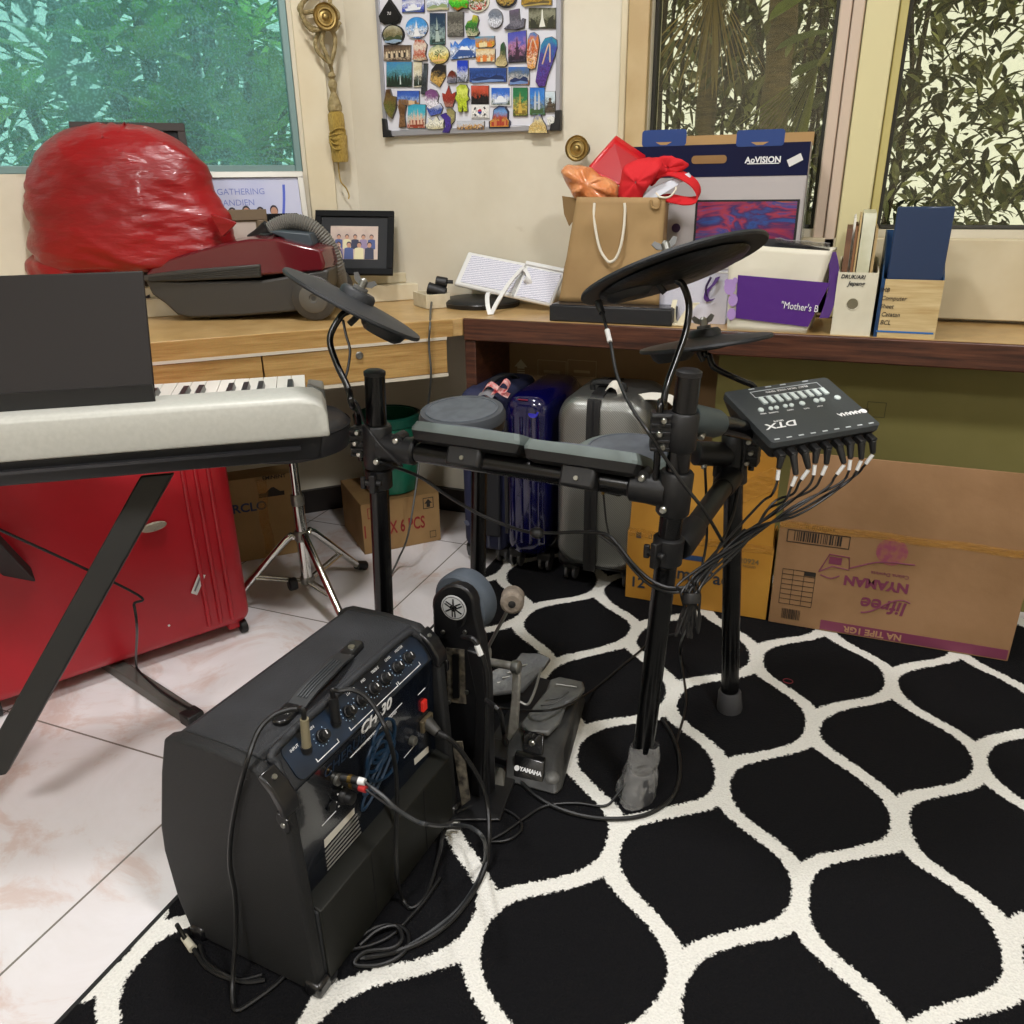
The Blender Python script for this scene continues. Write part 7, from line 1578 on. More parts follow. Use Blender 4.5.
part('grip_handle', MB().band([T @ V(q) for q in ((W*.55,.04,h),(W*.6,.08,h+.02),(W*.7,.16,h+.02),(W*.75,.2,h))], T.to_3x3() @ V((.02,0,0)), .006), M('black_fabric', '#101116', .8), nv)
part('oval_badge', MB().lathe([(.010, 0), (.010, .002)], T @ V((W*.13, -.002, h*.18)), T.to_3x3() @ V((0,-1,0)), 16, sx=.7), M('badge_grey', '#55586a', .4), nv)
rbn = thing('ribbon_bow', 'red and white ribbon bow tied on the navy suitcase handle', 'ribbon', ay(495, 388, yc))
RW = M('red_white_ribbon', '#b8353c', .6, var=(90, '#d9b8b4'))
for pts in ([(498,389),(490,384),(484,390),(490,395),(498,390)], [(498,389),(504,381),(509,385),(506,391),(498,390)], [(498,389),(503,393),(509,396)], [(497,390),(492,393),(487,397)]):
    part('ribbon_loop', MB().band([ay(*q, yc-.01-.006*(i % 2)) for i, q in enumerate(pts)], V((.003,.014,.010)), .0015), RW, rbn)
part('grey_label', MB().band([ay(478,396,yc-.02), ay(486,392,yc-.02), ay(494,396,yc-.02)], V((.004,.02,.012)), .0015), M('grey_tag', '#77777c', .6), rbn)

# big red trolley case at left
zr = .030; ra, rb2 = az(128.5, 664, zr), az(250, 623, zr); xr_ = (rb2-ra).normalized()
REDA = M('red_abs', '#aa0d1c', .4, coat=.1, var=(6, '#b41424'))
full = ra-xr_*.34; rb2 = rb2+xr_*.012
nrm = V((xr_.y, -xr_.x, 0))
hR = .56
rd_, T, W, h = suitcase('suitcase', 'large red hard trolley suitcase standing on tiles under the keyboard', full, rb2, hR, .26, REDA, r=.03, z0=zr)
mb = MB()
for k in (.055, .085, .115): mb.tube([T @ V(q) for q in ((W-k,-.001,.03),(W-k,-.003,.2),(W-k,-.001,h-.05))], .0055, 8, 0)
part('moulded_ridges', mb, REDA, rd_)
part('corner_shadow_scuff', MB().box((0,0,0), (.01,.01,.01)), REDA, rd_) if False else None
def onface(px, py, d=.004): q = ap(px, py, T @ V((0,-d,0)), nrm); return q
bcn = onface(153.5, 526.5); part('name_badge', MB().lathe([(.020, 0), (.020, .004), (.016, .006)], bcn, nrm, 28, ref=xr_+V((0,0,.05)), sx=1.5, sy=.55), M('silver_badge', '#a39c8c', .4, .5, bump=(200, .4)), rd_, label='oval silver badge')
q = [onface(191,593), onface(198.5,574), onface(205.5,575), onface(197,595)]; part('white_sticker', MB().prism(q, nrm*.001), WHITEPL, rd_, label='narrow white sticker')
part('sticker_text', MB().prism([onface(194,591,.0055), onface(199.5,577,.0055), onface(201,577.5,.0055), onface(195.5,591.5,.0055)], nrm*.0006), M('grey_print', '#77777a', .6), rd_)
part('white_chip', MB().lathe([(.003, 0), (.003, .001)], onface(169,625.5), nrm, 10), WHITEPL, rd_)
for px, py in ((241, 633),):
    wc = az(px, py, .0); part('corner_foot', MB().box(V((wc.x, wc.y, .034))-xr_*.012-nrm*.016, (.034,.034,.034), frame((0,0,0), xr_, nrm).to_3x3()), REDA, rd_, bev=.006)
for s in (.06, W-.025):
    for dd in (.02, .22):
        wp_ = T @ V((s, dd, 0)); part('wheel', MB().lathe([(.012, -.010), (.018, -.008), (.018, .008), (.012, .010)], V((wp_.x, wp_.y, .018)), xr_, 18), BLKPL, rd_)
part('zip_seam', MB().tube([T @ V(q) for q in ((W+.001,.13,.03),(W+.001,.13,h-.03))], .003, 6, 0), BLKMT, rd_)

# ------------------------------------------------------------------ cardboard boxes
def carton(name, label, bl, br, h, depth, m, open_flap=0, lab=None, lean=0.0):
    bl, br = V(bl), V(br); x = (br-bl); W = x.length; x.normalize(); n = V((x.y, -x.x, 0)); z0 = bl.z
    o = thing(name, label, 'cardboard box', V((bl.x, bl.y, z0)))
    T = Matrix(((x.x, -n.x, 0, bl.x), (x.y, -n.y, 0, bl.y), (0, 0, 1, z0), (0, 0, 0, 1)))
    t = .004
    for nm, c, d in (('front_panel', (W/2, t/2, h/2), (W, t, h)), ('back_panel', (W/2, depth-t/2, h/2), (W, t, h)), ('side_panel', (t/2, depth/2, h/2), (t, depth-2*t, h)), ('side_panel', (W-t/2, depth/2, h/2), (t, depth-2*t, h)), ('bottom_panel', (W/2, depth/2, t/2), (W-2*t, depth-2*t, t))):
        part(nm, MB(T).box(c, d), m, o, bev=.0012)
    if open_flap:
        q = [(.004, .001, h), (W-.004, .001, h), (W-.010, .001+lean, h+open_flap), (.010, .001+lean, h+open_flap)]
        mb = MB(T); mb.loft([q, [(a, b+t, c) for a, b, c in q]]); part('open_flap', mb, m, o, bev=.001, label='raised front flap')
        for xx, s in ((.002, -1), (W-.006, 1)):
            q = [(xx, .02, h), (xx, depth-.02, h), (xx+s*.0, depth-.03, h+open_flap*.0+.02), (xx, .03, h+.02)]
            mb = MB(T); mb.loft([q, [(a+t, b, c) for a, b, c in q]]); part('side_flap', mb, m, o)
    else:
        for a, b in ((0, depth/2-.001), (depth/2+.001, depth)): part('top_flap', MB(T).box((W/2, (a+b)/2, h-t/2+.0005), (W-.002, b-a, t)), m, o, bev=.001)
    return o, T, W
CBX = M('kraft_carton', '#8f6f45', .8, var=(6, '#a07f52'), bump=(60, .08)); 
def btext(o, T, W, t, fx, fz, s, m, sx=1, flip=False, b=.0008, al='CENTER', y=-.0008, sh=0):
    Rm = Matrix(((1,0,0,fx),(0,0,-1,y),(0,1,0,fz),(0,0,0,1)))
    if flip: Rm = Rm @ Matrix.Rotation(math.pi, 4, 'Z')
    return letters(t, s, T @ Rm, m, o, align=al, sx=sx, bold=b, ext=.0003, shear=sh)
def brect(o, T, x0, x1, z0, z1, m, nm='printed_patch', y=-.0006): return part(nm, MB(T).box(((x0+x1)/2, y, (z0+z1)/2), (x1-x0, .0008, z1-z0)), m, o)
def bframe(o, T, x0, x1, z0, z1, w, m, nm='printed_frame'):
    mb = MB(T)
    for c, d in ((((x0+x1)/2, z0), (x1-x0+w, w)), (((x0+x1)/2, z1), (x1-x0+w, w)), ((x0, (z0+z1)/2), (w, z1-z0)), ((x1, (z0+z1)/2), (w, z1-z0))): mb.box((c[0], -.0006, c[1]), (d[0], .0008, d[1]))
    return part(nm, mb, m, o)
def barcode(o, T, x0, x1, z0, z1, m, n=26, seed=1):
    rnd = random.Random(seed); mb = MB(T); x = x0
    while x < x1:
        w = rnd.choice((.0008, .0014, .002))*(x1-x0)/.05; mb.box((x+w/2, -.0007, (z0+z1)/2), (w, .0008, z1-z0)); x += w+rnd.choice((.0008, .0012, .002))*(x1-x0)/.05
    return part('barcode', mb, m, o)
PBLK = M('carton_black_print', '#241d16', .7)
# yellow box
YEL = M('amber_carton', '#a8741e', .65, var=(4, '#b8852f'), bump=(40, .06))
yl, yr_ = az(622.5, 601, .0085), az(765, 623, .0085)
yl.y = yr_.y = 2.0; 
hy = ay(626, 531, 2.0).z-.0085; fy = ay(640, 440, 2.0).z-.0085-hy
yb_o, T, W = carton('cardboard_box', 'amber yellow carton with dark blue lettering behind the drum rack posts', yl, yr_, hy, .16, YEL, fy, lean=.012)
YI = M('carton_navy_print', '#23303f', .6)
fzz = lambda py: ay(690, py, 2.0).z-.0085
fxx = lambda px, py: ay(px, py, 2.0).x-yl.x
btext(yb_o, T, W, 'Mama Pack', fxx(696,575), fzz(575), .052, YI, sx=.95); btext(yb_o, T, W, '12', fxx(637,590), fzz(591), .044, YI); btext(yb_o, T, W, 'd', fxx(650,542), fzz(542), .022, YI, b=0)
brect(yb_o, T, fxx(636,542), fxx(641,542), fzz(545), fzz(539), YI); brect(yb_o, T, fxx(682,558), fxx(704,558), fzz(560), fzz(555), M('carton_blue_bar', '#24406a', .5)); btext(yb_o, T, W, '120924', fxx(748,554), fzz(553), .020, M('stamp_grey', '#6a5a3a', .7), b=.0003); btext(yb_o, T, W, 'PACKED', fxx(750,559), fzz(558), .009, MATS['stamp_grey'], b=0)
btext(yb_o, T, W, 'Y', fxx(686,577), fzz(581), .012, YI, b=0)
part('packing_tape', MB().grid(lambda i, j: T @ V((.0+W*i, -.0012, hy-.012+.024*j+.002*math.sin(i*22))), 20, 2), M('shiny_tape', '#c08a3a', .12, alpha=.45, bump=(70, .7)), yb_o)
part('tape_scrap', MB().grid(lambda i, j: T @ V((W*(.76+.22*i), .004, hy+fy*(.45+.4*i*.5+.25*j))), 6, 4), MATS['shiny_tape'], yb_o)
# upside-down brown carton at right
il, ir = az(767.5, 624, .0085), az(895, 645, .0085); il.y = ir.y = 1.995; x2 = .50
ir = V((x2, 1.995, .0085)); il = V((il.x, 1.995, .0085))
fz2 = lambda px, py: ay(px, py, 1.995).z-.0085; fx2 = lambda px, py: ay(px, py, 1.995).x-il.x
hi_ = fz2(785, 524); fi = fz2(795, 458)-hi_+.01
BRN = M('brown_carton', '#8a6845', .78, var=(5, '#997552'), bump=(60, .07)); PNK = M('carton_magenta_print', '#72304a', .65)
br_o, T, W = carton('cardboard_box', 'brown carton with upside-down magenta lettering standing right of the yellow carton', il, ir, hi_, .17, BRN, fi, lean=.018)
bframe(br_o, T, fx2(787,540), fx2(849,546), fz2(787,541), fz2(787,529), .002, PBLK); barcode(br_o, T, fx2(794,538), fx2(841,543), fz2(800,541), fz2(800,531.5), PBLK)
btext(br_o, T, W, '8 992753 720105', fx2(820,530), fz2(820,528), .010, PBLK, flip=True, b=0)
btext(br_o, T, W, 'NYAMAN', fx2(876,583), fz2(876,584), .035, PNK, flip=True, sx=1.0, b=.0016); btext(br_o, T, W, 'lifree', fx2(884,604), fz2(884,606), .052, PNK, flip=True, b=.001, sh=.15)
btext(br_o, T, W, 'Celana Dewasa', fx2(890,575), fz2(890,575), .014, PNK, flip=True, b=0)
mb = MB(T); pts = [(fx2(862+k*3.2, 604)+.0, fz2(880, 606+9*math.cos(k/15*math.pi*1.2))) for k in range(16)]
mb.tube([(a, -.0008, b) for a, b in pts], .002, 5, 0); mb.tube([(fx2(850,568), -.0008, fz2(850,568)), (fx2(880,563), -.0008, fz2(880,562)), (fx2(915,566), -.0008, fz2(915,565))], .0018, 5); part('printed_swoosh', mb, PNK, br_o)
part('printed_globe', MB(T).lathe([(.036, 0), (.036, .0008)], (fx2(892,552), -.0002, fz2(892,552)), (0,-1,0), 28), M('carton_faded_magenta', '#8a4058', .7, var=(60, '#946048')), br_o)
x0 = fx2(818,638); brect(br_o, T, x0, W-.004, .004, .031, PNK, 'magenta_band'); btext(br_o, T, W, 'NA TIPE 1GR', fx2(872,634), .0165, .024, M('band_lettering', '#a8805e', .7), flip=True, y=-.0014)
mb = MB(T); a0, a1, b0_, b1_ = fx2(779,600), fx2(811,606), fz2(795,605), fz2(795,570)
for k in range(8): z = b0_+(b1_-b0_)*k/7; mb.box(((a0+a1)/2, -.0006, z), (a1-a0, .0008, .0012))
for k in range(4): x = a0+(a1-a0)*k/3; mb.box((x, -.0006, (b0_+b1_)/2), (.0012, .0008, b1_-b0_))
part('printed_table', mb, PBLK, br_o); brect(br_o, T, a0+(a1-a0)*.66, a1, b1_-.012, b1_, PBLK); barcode(br_o, T, fx2(781,617), fx2(799,620), fz2(790,619), fz2(790,609), PBLK, seed=4)
mb = MB(T); u0, w0 = fx2(818,577), fz2(830,573)
mb.tube([(u0, -.0008, w0), (u0+.03, -.0008, w0+.02), (u0+.07, -.0008, w0+.016), (u0+.066, -.0008, w0+.05), (u0+.02, -.0008, w0+.052), (u0, -.0008, w0)], .0016, 5, 0); mb.box((u0+.035, -.0006, w0+.036), (.03, .0008, .02)); mb.tube([(u0+.005, -.0008, w0-.008), (u0+.03, -.0008, w0-.014), (u0+.05, -.0008, w0-.004)], .0016, 5); part('printed_pictogram', mb, PNK, br_o)
mb = MB(T)
for k, px in enumerate((775, 786, 797, 806)):
    x, z = fx2(px, 630), fz2(px, 627+k*1.2); mb.tube([(x-.008,-.0008,z-.008),(x,-.0008,z+.008),(x+.008,-.0008,z-.008),(x-.008,-.0008,z-.008)], .0012, 4, 0)
part('handling_marks', mb, PNK, br_o)
part('packing_tape', MB().grid(lambda i, j: T @ V((W*i, -.0012, hi_-.010+.02*j+.002*math.sin(i*19))), 20, 2), MATS['shiny_tape'], br_o)
# logo carton by the wall
cl, cr = az(244, 562, 0), az(302, 552, 0); xx = (cr-cl).normalized(); cl = cl-xx*.20
cl.z = cr.z = .001
hc_ = .275
CB2 = M('kraft_carton_dull', '#9a7c50', .8, var=(6, '#a98a5c'), bump=(60, .08))
cc_o, T, W = carton('cardboard_box', 'kraft carton with dark blue lettering behind the red suitcase', cl, cr, hc_, .09, CB2)
nC = V((xx.y, -xx.x, 0)); fc = lambda px, py: ((ap(px, py, cl, nC)-cl).dot(xx), ap(px, py, cl, nC).z-.001)
x, z = fc(267, 505); btext(cc_o, T, W, 'CIRCLO', x, z, .040, M('carton_logo_blue', '#22355e', .6), al='RIGHT', b=.001)
x1_, z1_ = fc(284, 490); x0_, z0_ = fc(259, 497); brect(cc_o, T, x0_, x1_, z0_-.004, z0_+.010, PBLK); mb = MB(T).loft([[(x0_+.02, -.001, z0_+.010), (x1_-.012, -.001, z0_+.010), (x1_-.03, -.001, z0_+.026), (x0_+.04, -.001, z0_+.026)], [(x0_+.02, -.0002, z0_+.010), (x1_-.012, -.0002, z0_+.010), (x1_-.03, -.0002, z0_+.026), (x0_+.04, -.0002, z0_+.026)]]); part('printed_emblem', mb, PBLK, cc_o)
x, z = fc(274, 477); btext(cc_o, T, W, 'EMINENT', x, z, .017, PBLK, b=.0004)
part('packing_tape', MB().grid(lambda i, j: T @ V((W*.70+.03*i+.004*math.sin(j*9), -.0012, hc_*(.05+.92*j))), 3, 16), MATS['shiny_tape'], cc_o)
# pieces carton with green tub
pl_, pr2 = az(365, 555, 0), az(441, 540, 0); pl_.z = pr2.z = .001; hp = .172
pc_o, T, W = carton('cardboard_box', 'kraft carton with red piece count lettering under the green tub', pl_, pr2, hp, .26, CBX)
xP = (pr2-pl_).normalized(); nP = V((xP.y, -xP.x, 0)); fp = lambda px, py: ((ap(px, py, pl_, nP)-pl_).dot(xP), ap(px, py, pl_, nP).z-.001)
x, z = fp(425, 523); RDI = M('carton_red_print', '#8a1f1c', .65)
btext(pc_o, T, W, '1 SET X 6 PCS', x, z+.004, .060, RDI, sx=.58, al='RIGHT', b=.001)
x, z = fp(429, 503); bframe(pc_o, T, x-.020, x+.014, z-.017, z+.019, .0022, PBLK); mb = MB(T)
mb.loft([[(x-.016, -.001, z), (x-.003, -.001, z+.015), (x+.010, -.001, z), (x+.003, -.001, z), (x+.003, -.001, z-.013), (x-.009, -.001, z-.013), (x-.009, -.001, z)], [(x-.016, -.0002, z), (x-.003, -.0002, z+.015), (x+.010, -.0002, z), (x+.003, -.0002, z), (x+.003, -.0002, z-.013), (x-.009, -.0002, z-.013), (x-.009, -.0002, z)]]); part('up_arrow', mb, PBLK, pc_o)
x, z = fp(433, 534); bframe(pc_o, T, x-.01, x+.01, z-.01, z+.012, .0014, PBLK); x, z = fp(369, 514); bframe(pc_o, T, x-.004, x+.03, z-.016, z+.018, .0022, RDI)
tc_ = T @ V((W*.52, .10, hp+.0015)); tub = thing('plastic_tub', 'green plastic tub standing on the kraft carton behind the left rack post', 'tub', tc_)
GRN = M('green_plastic', '#1d6a52', .35, spec=.5)
part('tub_wall', MB().lathe([(.058, 0), (.080, .006), (.090, .06), (.099, .22), (.099, .255), (.093, .255), (.090, .21), (.083, .06), (.05, .01)], tc_, n=40, cap=True), GRN, tub)
part('rim_band', MB().lathe([(.099, .225), (.107, .230), (.109, .256), (.099, .260)], tc_, n=40, cap=False), M('dark_green_plastic', '#174f40', .35), tub)
# flat cartons standing against the back wall under the desk
yT = 2.40
fl0, fl1 = ay(472, 470, yT).x, ay(712, 470, yT).x
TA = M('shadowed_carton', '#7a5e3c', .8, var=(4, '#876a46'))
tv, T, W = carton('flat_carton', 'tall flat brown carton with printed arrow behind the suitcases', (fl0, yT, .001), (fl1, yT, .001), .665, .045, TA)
x = ay(521, 365, yT).x-fl0; z = ay(521, 367, yT).z; GYP = M('carton_grey_print', '#b5a684', .7)
mb = MB(T)
for q in ([(x-.022,z),(x,z+.024),(x+.022,z),(x+.012,z),(x+.012,z-.006),(x-.012,z-.006),(x-.012,z)],): mb.loft([[(a, -.001, b) for a, b in q], [(a, -.0002, b) for a, b in q]])
for k in range(3): mb.box((x, -.0006, z-.012-.007*k), (.026, .0008, .003))
part('up_arrow', mb, GYP, tv)
for a, b in ((538, 566), (568, 596)):
    p, q = ay(a, 360, yT), ay(b, 378, yT); bframe(tv, T, p.x-fl0, q.x-fl0, q.z-.001, p.z, .0016, M('carton_dim_print', '#a08a62', .7)); brect(tv, T, p.x-fl0+.02, q.x-fl0-.02, q.z+.012, q.z+.02, MATS['carton_dim_print'])
OLV = M('olive_carton', '#7a733e', .75, var=(3, '#847c48'))
yO = 2.30; o0_ = ay(712, 440, yO).x
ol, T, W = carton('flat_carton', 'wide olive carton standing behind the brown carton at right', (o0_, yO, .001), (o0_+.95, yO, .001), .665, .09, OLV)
p, q = ay(868, 402, yO), ay(884, 418, yO); bframe(ol, T, p.x-o0_, q.x-o0_, q.z, p.z, .002, M('olive_dim_print', '#55502c', .7)); p, q = ay(858, 408, yO), ay(868, 416, yO); brect(ol, T, p.x-o0_, q.x-o0_, q.z, p.z, MATS['olive_dim_print'])

# ------------------------------------------------------------------ garden outside
def leafmat(name, c):
    m, nt, b = newmat(name); nt.nodes.remove(b)
    d = N(nt, 'ShaderNodeBsdfDiffuse'); t = N(nt, 'ShaderNodeBsdfTranslucent'); g = N(nt, 'ShaderNodeBsdfGlossy', i_Roughness=.35)
    ge = N(nt, 'ShaderNodeNewGeometry'); n1 = N(nt, 'ShaderNodeTexNoise', i_Scale=9.0, i_Detail=2.0); L(nt, ge.outputs['Position'], n1.inputs['Vector'])
    k = lin(c); r = N(nt, 'ShaderNodeValToRGB'); r.color_ramp.elements[0].color = (k[0]*.55, k[1]*.55, k[2]*.55, 1); r.color_ramp.elements[1].color = (min(1, k[0]*1.4), min(1, k[1]*1.4), min(1, k[2]*1.4), 1); L(nt, n1.outputs['Fac'], r.inputs['Fac'])
    L(nt, r.outputs['Color'], d.inputs['Color']); L(nt, r.outputs['Color'], t.inputs['Color'])
    a = N(nt, 'ShaderNodeMixShader'); a.inputs[0].default_value = .4; L(nt, d.outputs[0], a.inputs[1]); L(nt, t.outputs[0], a.inputs[2])
    e = N(nt, 'ShaderNodeMixShader'); e.inputs[0].default_value = .05; L(nt, a.outputs[0], e.inputs[1]); L(nt, g.outputs[0], e.inputs[2]); L(nt, e.outputs[0], nt.nodes['Material Output'].inputs['Surface']); return m
LEAFS = [leafmat('leaf_bright', '#aee06a'), leafmat('leaf_mid', '#6fa84a'), leafmat('leaf_deep', '#41783c'), leafmat('leaf_yellow', '#b8d070')]
DLEAF = [leafmat('leaf_dark', '#4a5a2c'), leafmat('leaf_olive', '#757844'), leafmat('leaf_shadow', '#333f22'), leafmat('leaf_pale', '#98a068')]
BARK = M('bark', '#4a4234', .9, var=(20, '#332d24'), bump=(60, .5))
def leaf(mb, p, d, l, w, droop=.2, mi=0):
    d = V(d).normalized(); s = d.cross(V((0,0,1))); s = s.normalized() if s.length > 1e-4 else V((1,0,0)); u = s.cross(d)
    mb.m = mi; pts = []
    for t, ww in ((0, .12), (.3, .8), (.6, 1), (.85, .6), (1, .05)):
        c = p+d*(l*t)-V((0,0,1))*(droop*l*t*t); pts.append((c-s*w*ww/2+u*w*.12*ww, c+s*w*ww/2+u*w*.12*ww, c))
    for a, b in zip(pts, pts[1:]):
        mb.quad(a[0], a[2], b[2], b[0]); mb.quad(a[2], a[1], b[1], b[2])
def rosette(mb, p, up_, n, l, w, rnd, mis):
    up_ = V(up_).normalized(); e = up_.orthogonal().normalized(); g = up_.cross(e)
    for k in range(n):
        a = 2.399*k; t = .35+.9*k/n; d = up_*math.cos(t*1.25)+(e*math.cos(a)+g*math.sin(a))*math.sin(t*1.25)
        leaf(mb, p, d, l*rnd.uniform(.75, 1.15), w*rnd.uniform(.8, 1.2), rnd.uniform(.1, .5), rnd.choice(mis))
# frangipani shrub outside the left window
fr = thing('frangipani_tree', 'bright green long-leaved tree outside the left window', 'tree', al(190, 150, KL+1.2))
rnd = random.Random(3); mb = MB(); br = MB()
base = al(200, 330, KL+1.6); base.z = 0
for px, py, k in ((150,60,1.0),(185,95,1.1),(165,120,.9),(140,20,1.2),(210,30,1.5),(230,70,1.7),(250,40,1.9),(200,130,1.0),(175,40,1.4),(225,150,1.0),(240,135,1.4),(155,150,1.3),(205,5,1.6),(270,80,2.2),(265,140,1.2),(120,90,1.1),(100,50,1.3),(90,120,1.2),(60,70,1.3),(30,110,1.2),(130,-20,1.3),(190,-20,1.4),(285,110,1.5),(245,160,.9),(180,160,1.3)):
    p = al(px, py, KL+k); d = (p-base); rosette(mb, p, V((rnd.uniform(-.4,.4)+.3, rnd.uniform(-.4,.4)-.3, .8)), 15, .30, .065, rnd, [0,0,1,3]); br.tube([base+V((rnd.uniform(-.1,.1), rnd.uniform(-.1,.1), .2)), base*.4+p*.6+V((0,0,-.1)), p], .018, 6, 4)
part('trunk', br, BARK, fr); part('foliage', mb, LEAFS, fr, smooth=0)
# clipped background greenery, left
def hedge(name, label, pts, n, l, mats, seed, spread, kind='stuff', zr=(.6, 2.6)):
    rnd = random.Random(seed); mb = MB()
    for i in range(n):
        t = rnd.random(); a, b = pts; p = V(a)*(1-t)+V(b)*t; p = V((p.x+rnd.gauss(0, spread), p.y+rnd.gauss(0, spread), rnd.uniform(*zr)))
        leaf(mb, p, V((rnd.uniform(-1,1), rnd.uniform(-1,1), rnd.uniform(-.5,.8))), l*rnd.uniform(.6, 1.5), l*.45*rnd.uniform(.7, 1.3), .3, rnd.choice((0,1,1,2,2,3)) if len(mats) > 3 else rnd.randrange(len(mats)))
    o = single(name, mb, mats, label, 'hedge', smooth=0); o['kind'] = kind; return o
hp0 = al(60, 100, KL+3.4); hp1 = al(330, 100, KL+3.4)
h0 = V((hp0.x, hp0.y, 0)); h1 = V((hp1.x, hp1.y, 0)); ddv = (h1-h0).normalized()
hedge('hedge', 'dense garden hedge filling the view beyond the left window', (h0-ddv*1.6, h1+ddv*1.0), 7500, .13, [LEAFS[1], LEAFS[2], LEAFS[2], leafmat('leaf_blue_green', '#3a6a4c')], 11, .35, zr=(.2, 3.6))
# palms and shrubs outside the right windows
PTR = M('palm_trunk', '#5f523c', .9, var=(14, '#7d6c4c'), stretch=(1,1,6), bump=(50, .7))
def palm(label, x, y, r, hgt, fr_=9, seed=1, fan=True):
    o = thing('palm_tree', label, 'palm tree', (x, y, 0)); rnd = random.Random(seed)
    part('trunk', MB().tube([(x, y, -.3), (x+.02, y, hgt*.5), (x-.02, y, hgt)], lambda t: r*(1+.08*math.sin(t*70)), 14, 24), PTR, o)
    for k in range(fr_):
        mb = MB(); a = 2*math.pi*k/fr_+rnd.uniform(-.3,.3); d = V((math.cos(a), math.sin(a), rnd.uniform(-.1,.7))); p0 = V((x, y, hgt-.05))
        pts = [p0+d*(1.1*t)-V((0,0,1))*(.75*t*t) for t in (0,.25,.5,.75,1)]
        mb.tube(pts, .012, 5, 3); s = d.cross(V((0,0,1))).normalized()
        P = spline(pts, 7)
        for j, q in enumerate(P[4:]):
            for sg_ in (-1, 1): leaf(mb, q, s*sg_*.8+d*.5-V((0,0,.5)), .42*(1-.5*j/len(P)), .024, .5, 0)
        part('frond', mb, rnd.choice(DLEAF), o, smooth=0)
    return o
g0 = ay(760, 80, YB+1.3); palm('thick dark palm trunk outside the right of the middle window', ay(771, 90, YB+1.3).x, YB+1.3, .055, 2.95, 5, 5)
palm('thin palm trunk outside the left of the middle window', ay(703, 90, YB+1.7).x, YB+1.7, .045, 2.95, 5, 8)
# hanging dry fan leaf and broad leaves
def fan(name, label, px, py, Y, dirs, l, w, m, cat='palm leaf', n=18, spread=1.2):
    p = ay(px, py, Y); mb = MB(); d0 = V(dirs).normalized()
    s = d0.cross(V((0,1,0))).normalized()
    for k in range(n):
        a = (k/(n-1)-.5)*spread; d = d0*math.cos(a)+s*math.sin(a); leaf(mb, p, d+V((0,.08*((k % 3)-1),0)), l, w, .05, 0)
    mb.tube([p, p-d0*.5], .008, 6, 0)
    return single(name, mb, m, label, cat, smooth=0)
fan('palm_leaf', 'drooping straw-coloured fan palm leaf at the top of the middle window', 715, -18, YB+.8, (-.12,0,-1), .34, .022, leafmat('straw_leaf', '#c4ae70'), n=24, spread=1.5)
fan('palm_leaf', 'pale green pleated fan leaf low at the right of the middle window', 818, 66, YB+.7, (-.5,0,-.85), .32, .030, leafmat('pleated_leaf', '#a2ac5c'), n=16, spread=.9)
def broad(px, py, px2, py2, Y, w, label, m):
    a, b = ay(px, py, Y), ay(px2, py2, Y+.1); mb = MB(); d = b-a; leaf(mb, a, d, d.length, w, .12, 0); leaf(mb, a, d+V((0,.01,.0)), d.length*.02, .01, 0, 0)
    mb.tube([a-d.normalized()*.2, a], .005, 5, 0)
    return single('broad_leaf', mb, m, label, 'leaf', smooth=30)
BRL = leafmat('broad_leaf_green', '#7a8a5a')
broad(835, 58, 792, 72, YB+.75, .085, 'broad glossy leaf at the right edge of the middle window', BRL); broad(838, 30, 776, 42, YB+.9, .10, 'large broad leaf above another at the right of the middle window', BRL); broad(812, -8, 770, 14, YB+1.0, .09, 'bright broad leaf near the top of the middle window', leafmat('broad_leaf_light', '#98ac5c')); broad(838, 88, 806, 108, YB+.85, .07, 'dark broad leaf just below the glossy one', leafmat('broad_leaf_dark', '#55623f'))
rnd = random.Random(21)
def shrub(label, x, y, z0, z1, n, spread, seed, mats=DLEAF, l=.066):
    o = thing('garden_shrub', label, 'shrub', (x, y, 0)); rnd = random.Random(seed); mb = MB(); st = MB()
    for k in range(9): st.tube([(x, y, 0), (x+rnd.uniform(-.5,.5)*spread, y+rnd.uniform(-.3,.3), (z0+z1)/2), (x+rnd.uniform(-1,1)*spread, y+rnd.uniform(-.4,.4), z1)], .010, 5, 4)
    for k in range(int(n*1.7)):
        p = V((x+rnd.gauss(0, spread), y+rnd.gauss(0, .3), rnd.uniform(z0, z1))); leaf(mb, p, V((rnd.uniform(-1,1), rnd.uniform(-1,1), rnd.uniform(-.8,.5))), l*rnd.uniform(.6,1.5), l*.4*rnd.uniform(.7,1.3), .3, rnd.choice((0,1,2,2,3)))
    part('stems', st, BARK, o); part('foliage', mb, mats, o, smooth=0); return o
shrub('tall dark shrub outside the left half of the middle window', ay(680, 100, YB+1.9).x, YB+1.9, .7, 2.6, 900, .26, 31); shrub('open dark shrub beyond the middle window between the palm trunks', ay(740, 100, YB+2.4).x, YB+2.4, .6, 2.5, 620, .30, 32); shrub('dense dark shrub beyond the window at the far right', ay(880, 100, YB+1.5).x, YB+1.6, .4, 2.6, 1500, .3, 33); shrub('low dark shrub behind the pleated fan leaf', ay(810, 110, YB+1.8).x, YB+2.0, .6, 2.3, 560, .26, 34)
shrub('leafy dark shrub outside the right window edge', 1.0, YB+1.6, .4, 2.6, 2200, .5, 35)
hedge('hedge', 'dark garden hedge far beyond the right hand windows', (V((-1.3, YB+3.3, 0)), V((2.6, YB+3.0, 0))), 3300, .16, DLEAF, 12, .3, zr=(.2, 3.6))
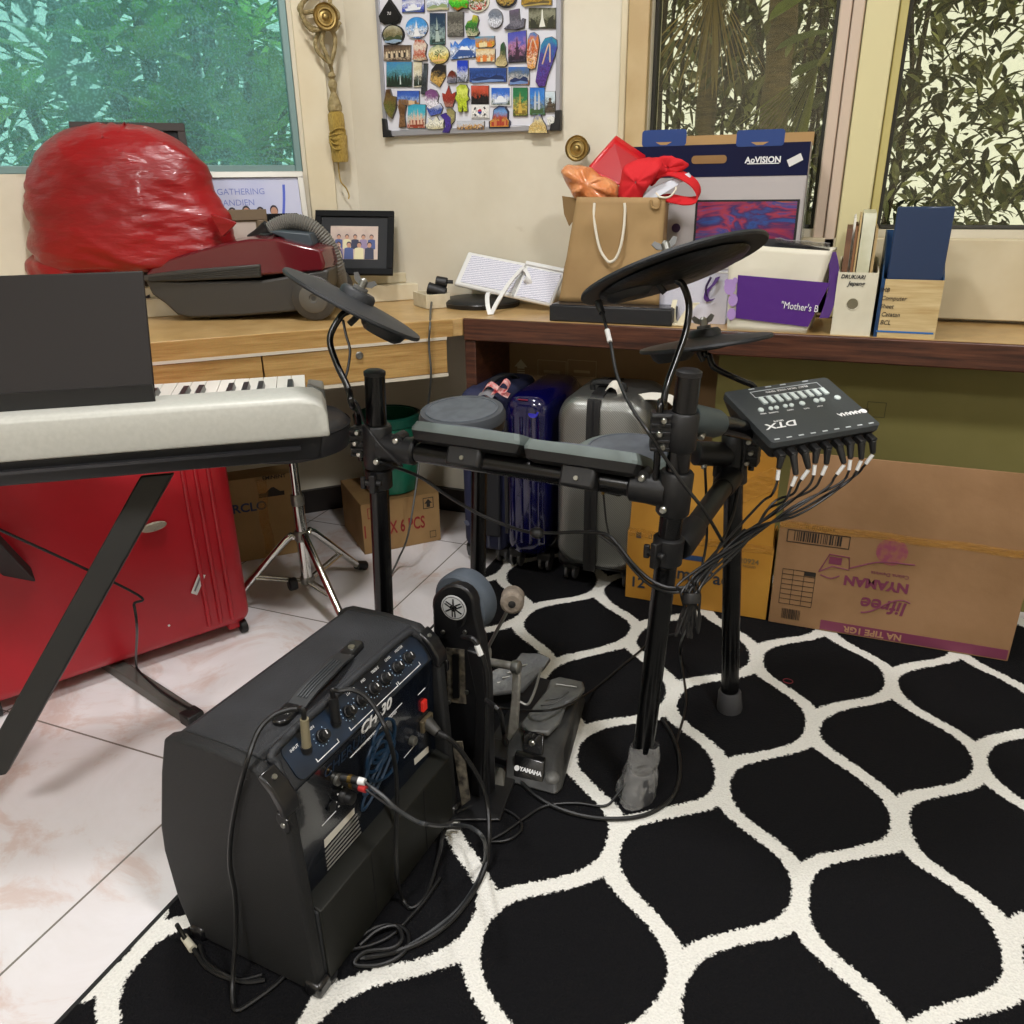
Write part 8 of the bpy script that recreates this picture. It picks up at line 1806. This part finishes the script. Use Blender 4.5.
mb = MB().box((0, 6.5, -.35), (16, 7.8, .1)); struct('garden_ground', mb, M('garden_soil', '#3a3324', .95, var=(3, '#4a4a2a')))
mb = MB().box((-7.5, 3.0, -.35), (7.0, 14, .1)); struct('garden_ground', mb, MATS['garden_soil'])

# ------------------------------------------------------------------ light, sky, camera
w = bpy.data.worlds.new('sky'); bpy.context.scene.world = w; w.use_nodes = True
nt = w.node_tree; bg = nt.nodes['Background']
bg.inputs[0].default_value = (.93, 1.0, .98, 1); bg.inputs[1].default_value = 2.0
sl_ = bpy.data.lights.new('sun', 'SUN'); sl_.energy = 3.2; sl_.angle = .03; sl_.color = (1, .97, .88); so_ = bpy.data.objects.new('sun', sl_); COL.objects.link(so_); so_.rotation_euler = V((-.35, .55, -.76)).to_track_quat('-Z', 'Y').to_euler()
def lamp(name, loc, size, power, col, rot=(0,0,0), spread=None, shape='RECTANGLE'):
    li = bpy.data.lights.new(name, 'AREA'); li.shape = shape; li.size = size[0]; li.size_y = size[1]; li.energy = power; li.color = col
    if spread: li.spread = spread
    o = bpy.data.objects.new(name, li); COL.objects.link(o); o.location = loc; o.rotation_euler = rot; return o
lamp('ceiling_panel_light', (-.95, 1.25, 2.58), (.22, .22), 25, (1, .985, .98))
lamp('ceiling_panel_light', (.7, .3, 2.58), (.3, .3), 42, (1, .985, .98))
lamp('ceiling_panel_light', (-.8, -1.2, 2.58), (.5, .5), 50, (1, .985, .98))
cam = bpy.data.cameras.new('camera'); co = bpy.data.objects.new('camera', cam); COL.objects.link(co)
cam.sensor_fit = 'HORIZONTAL'; cam.sensor_width = 36; cam.lens = 36*F/1024; cam.clip_start = .02
Bk = -FW
co.matrix_world = Matrix(((RT.x, UP.x, Bk.x, 0), (RT.y, UP.y, Bk.y, 0), (RT.z, UP.z, Bk.z, CH), (0, 0, 0, 1)))
sc = bpy.context.scene; sc.camera = co
sc.view_settings.view_transform = 'Standard'; sc.view_settings.look = 'None'; sc.view_settings.exposure = 0.0
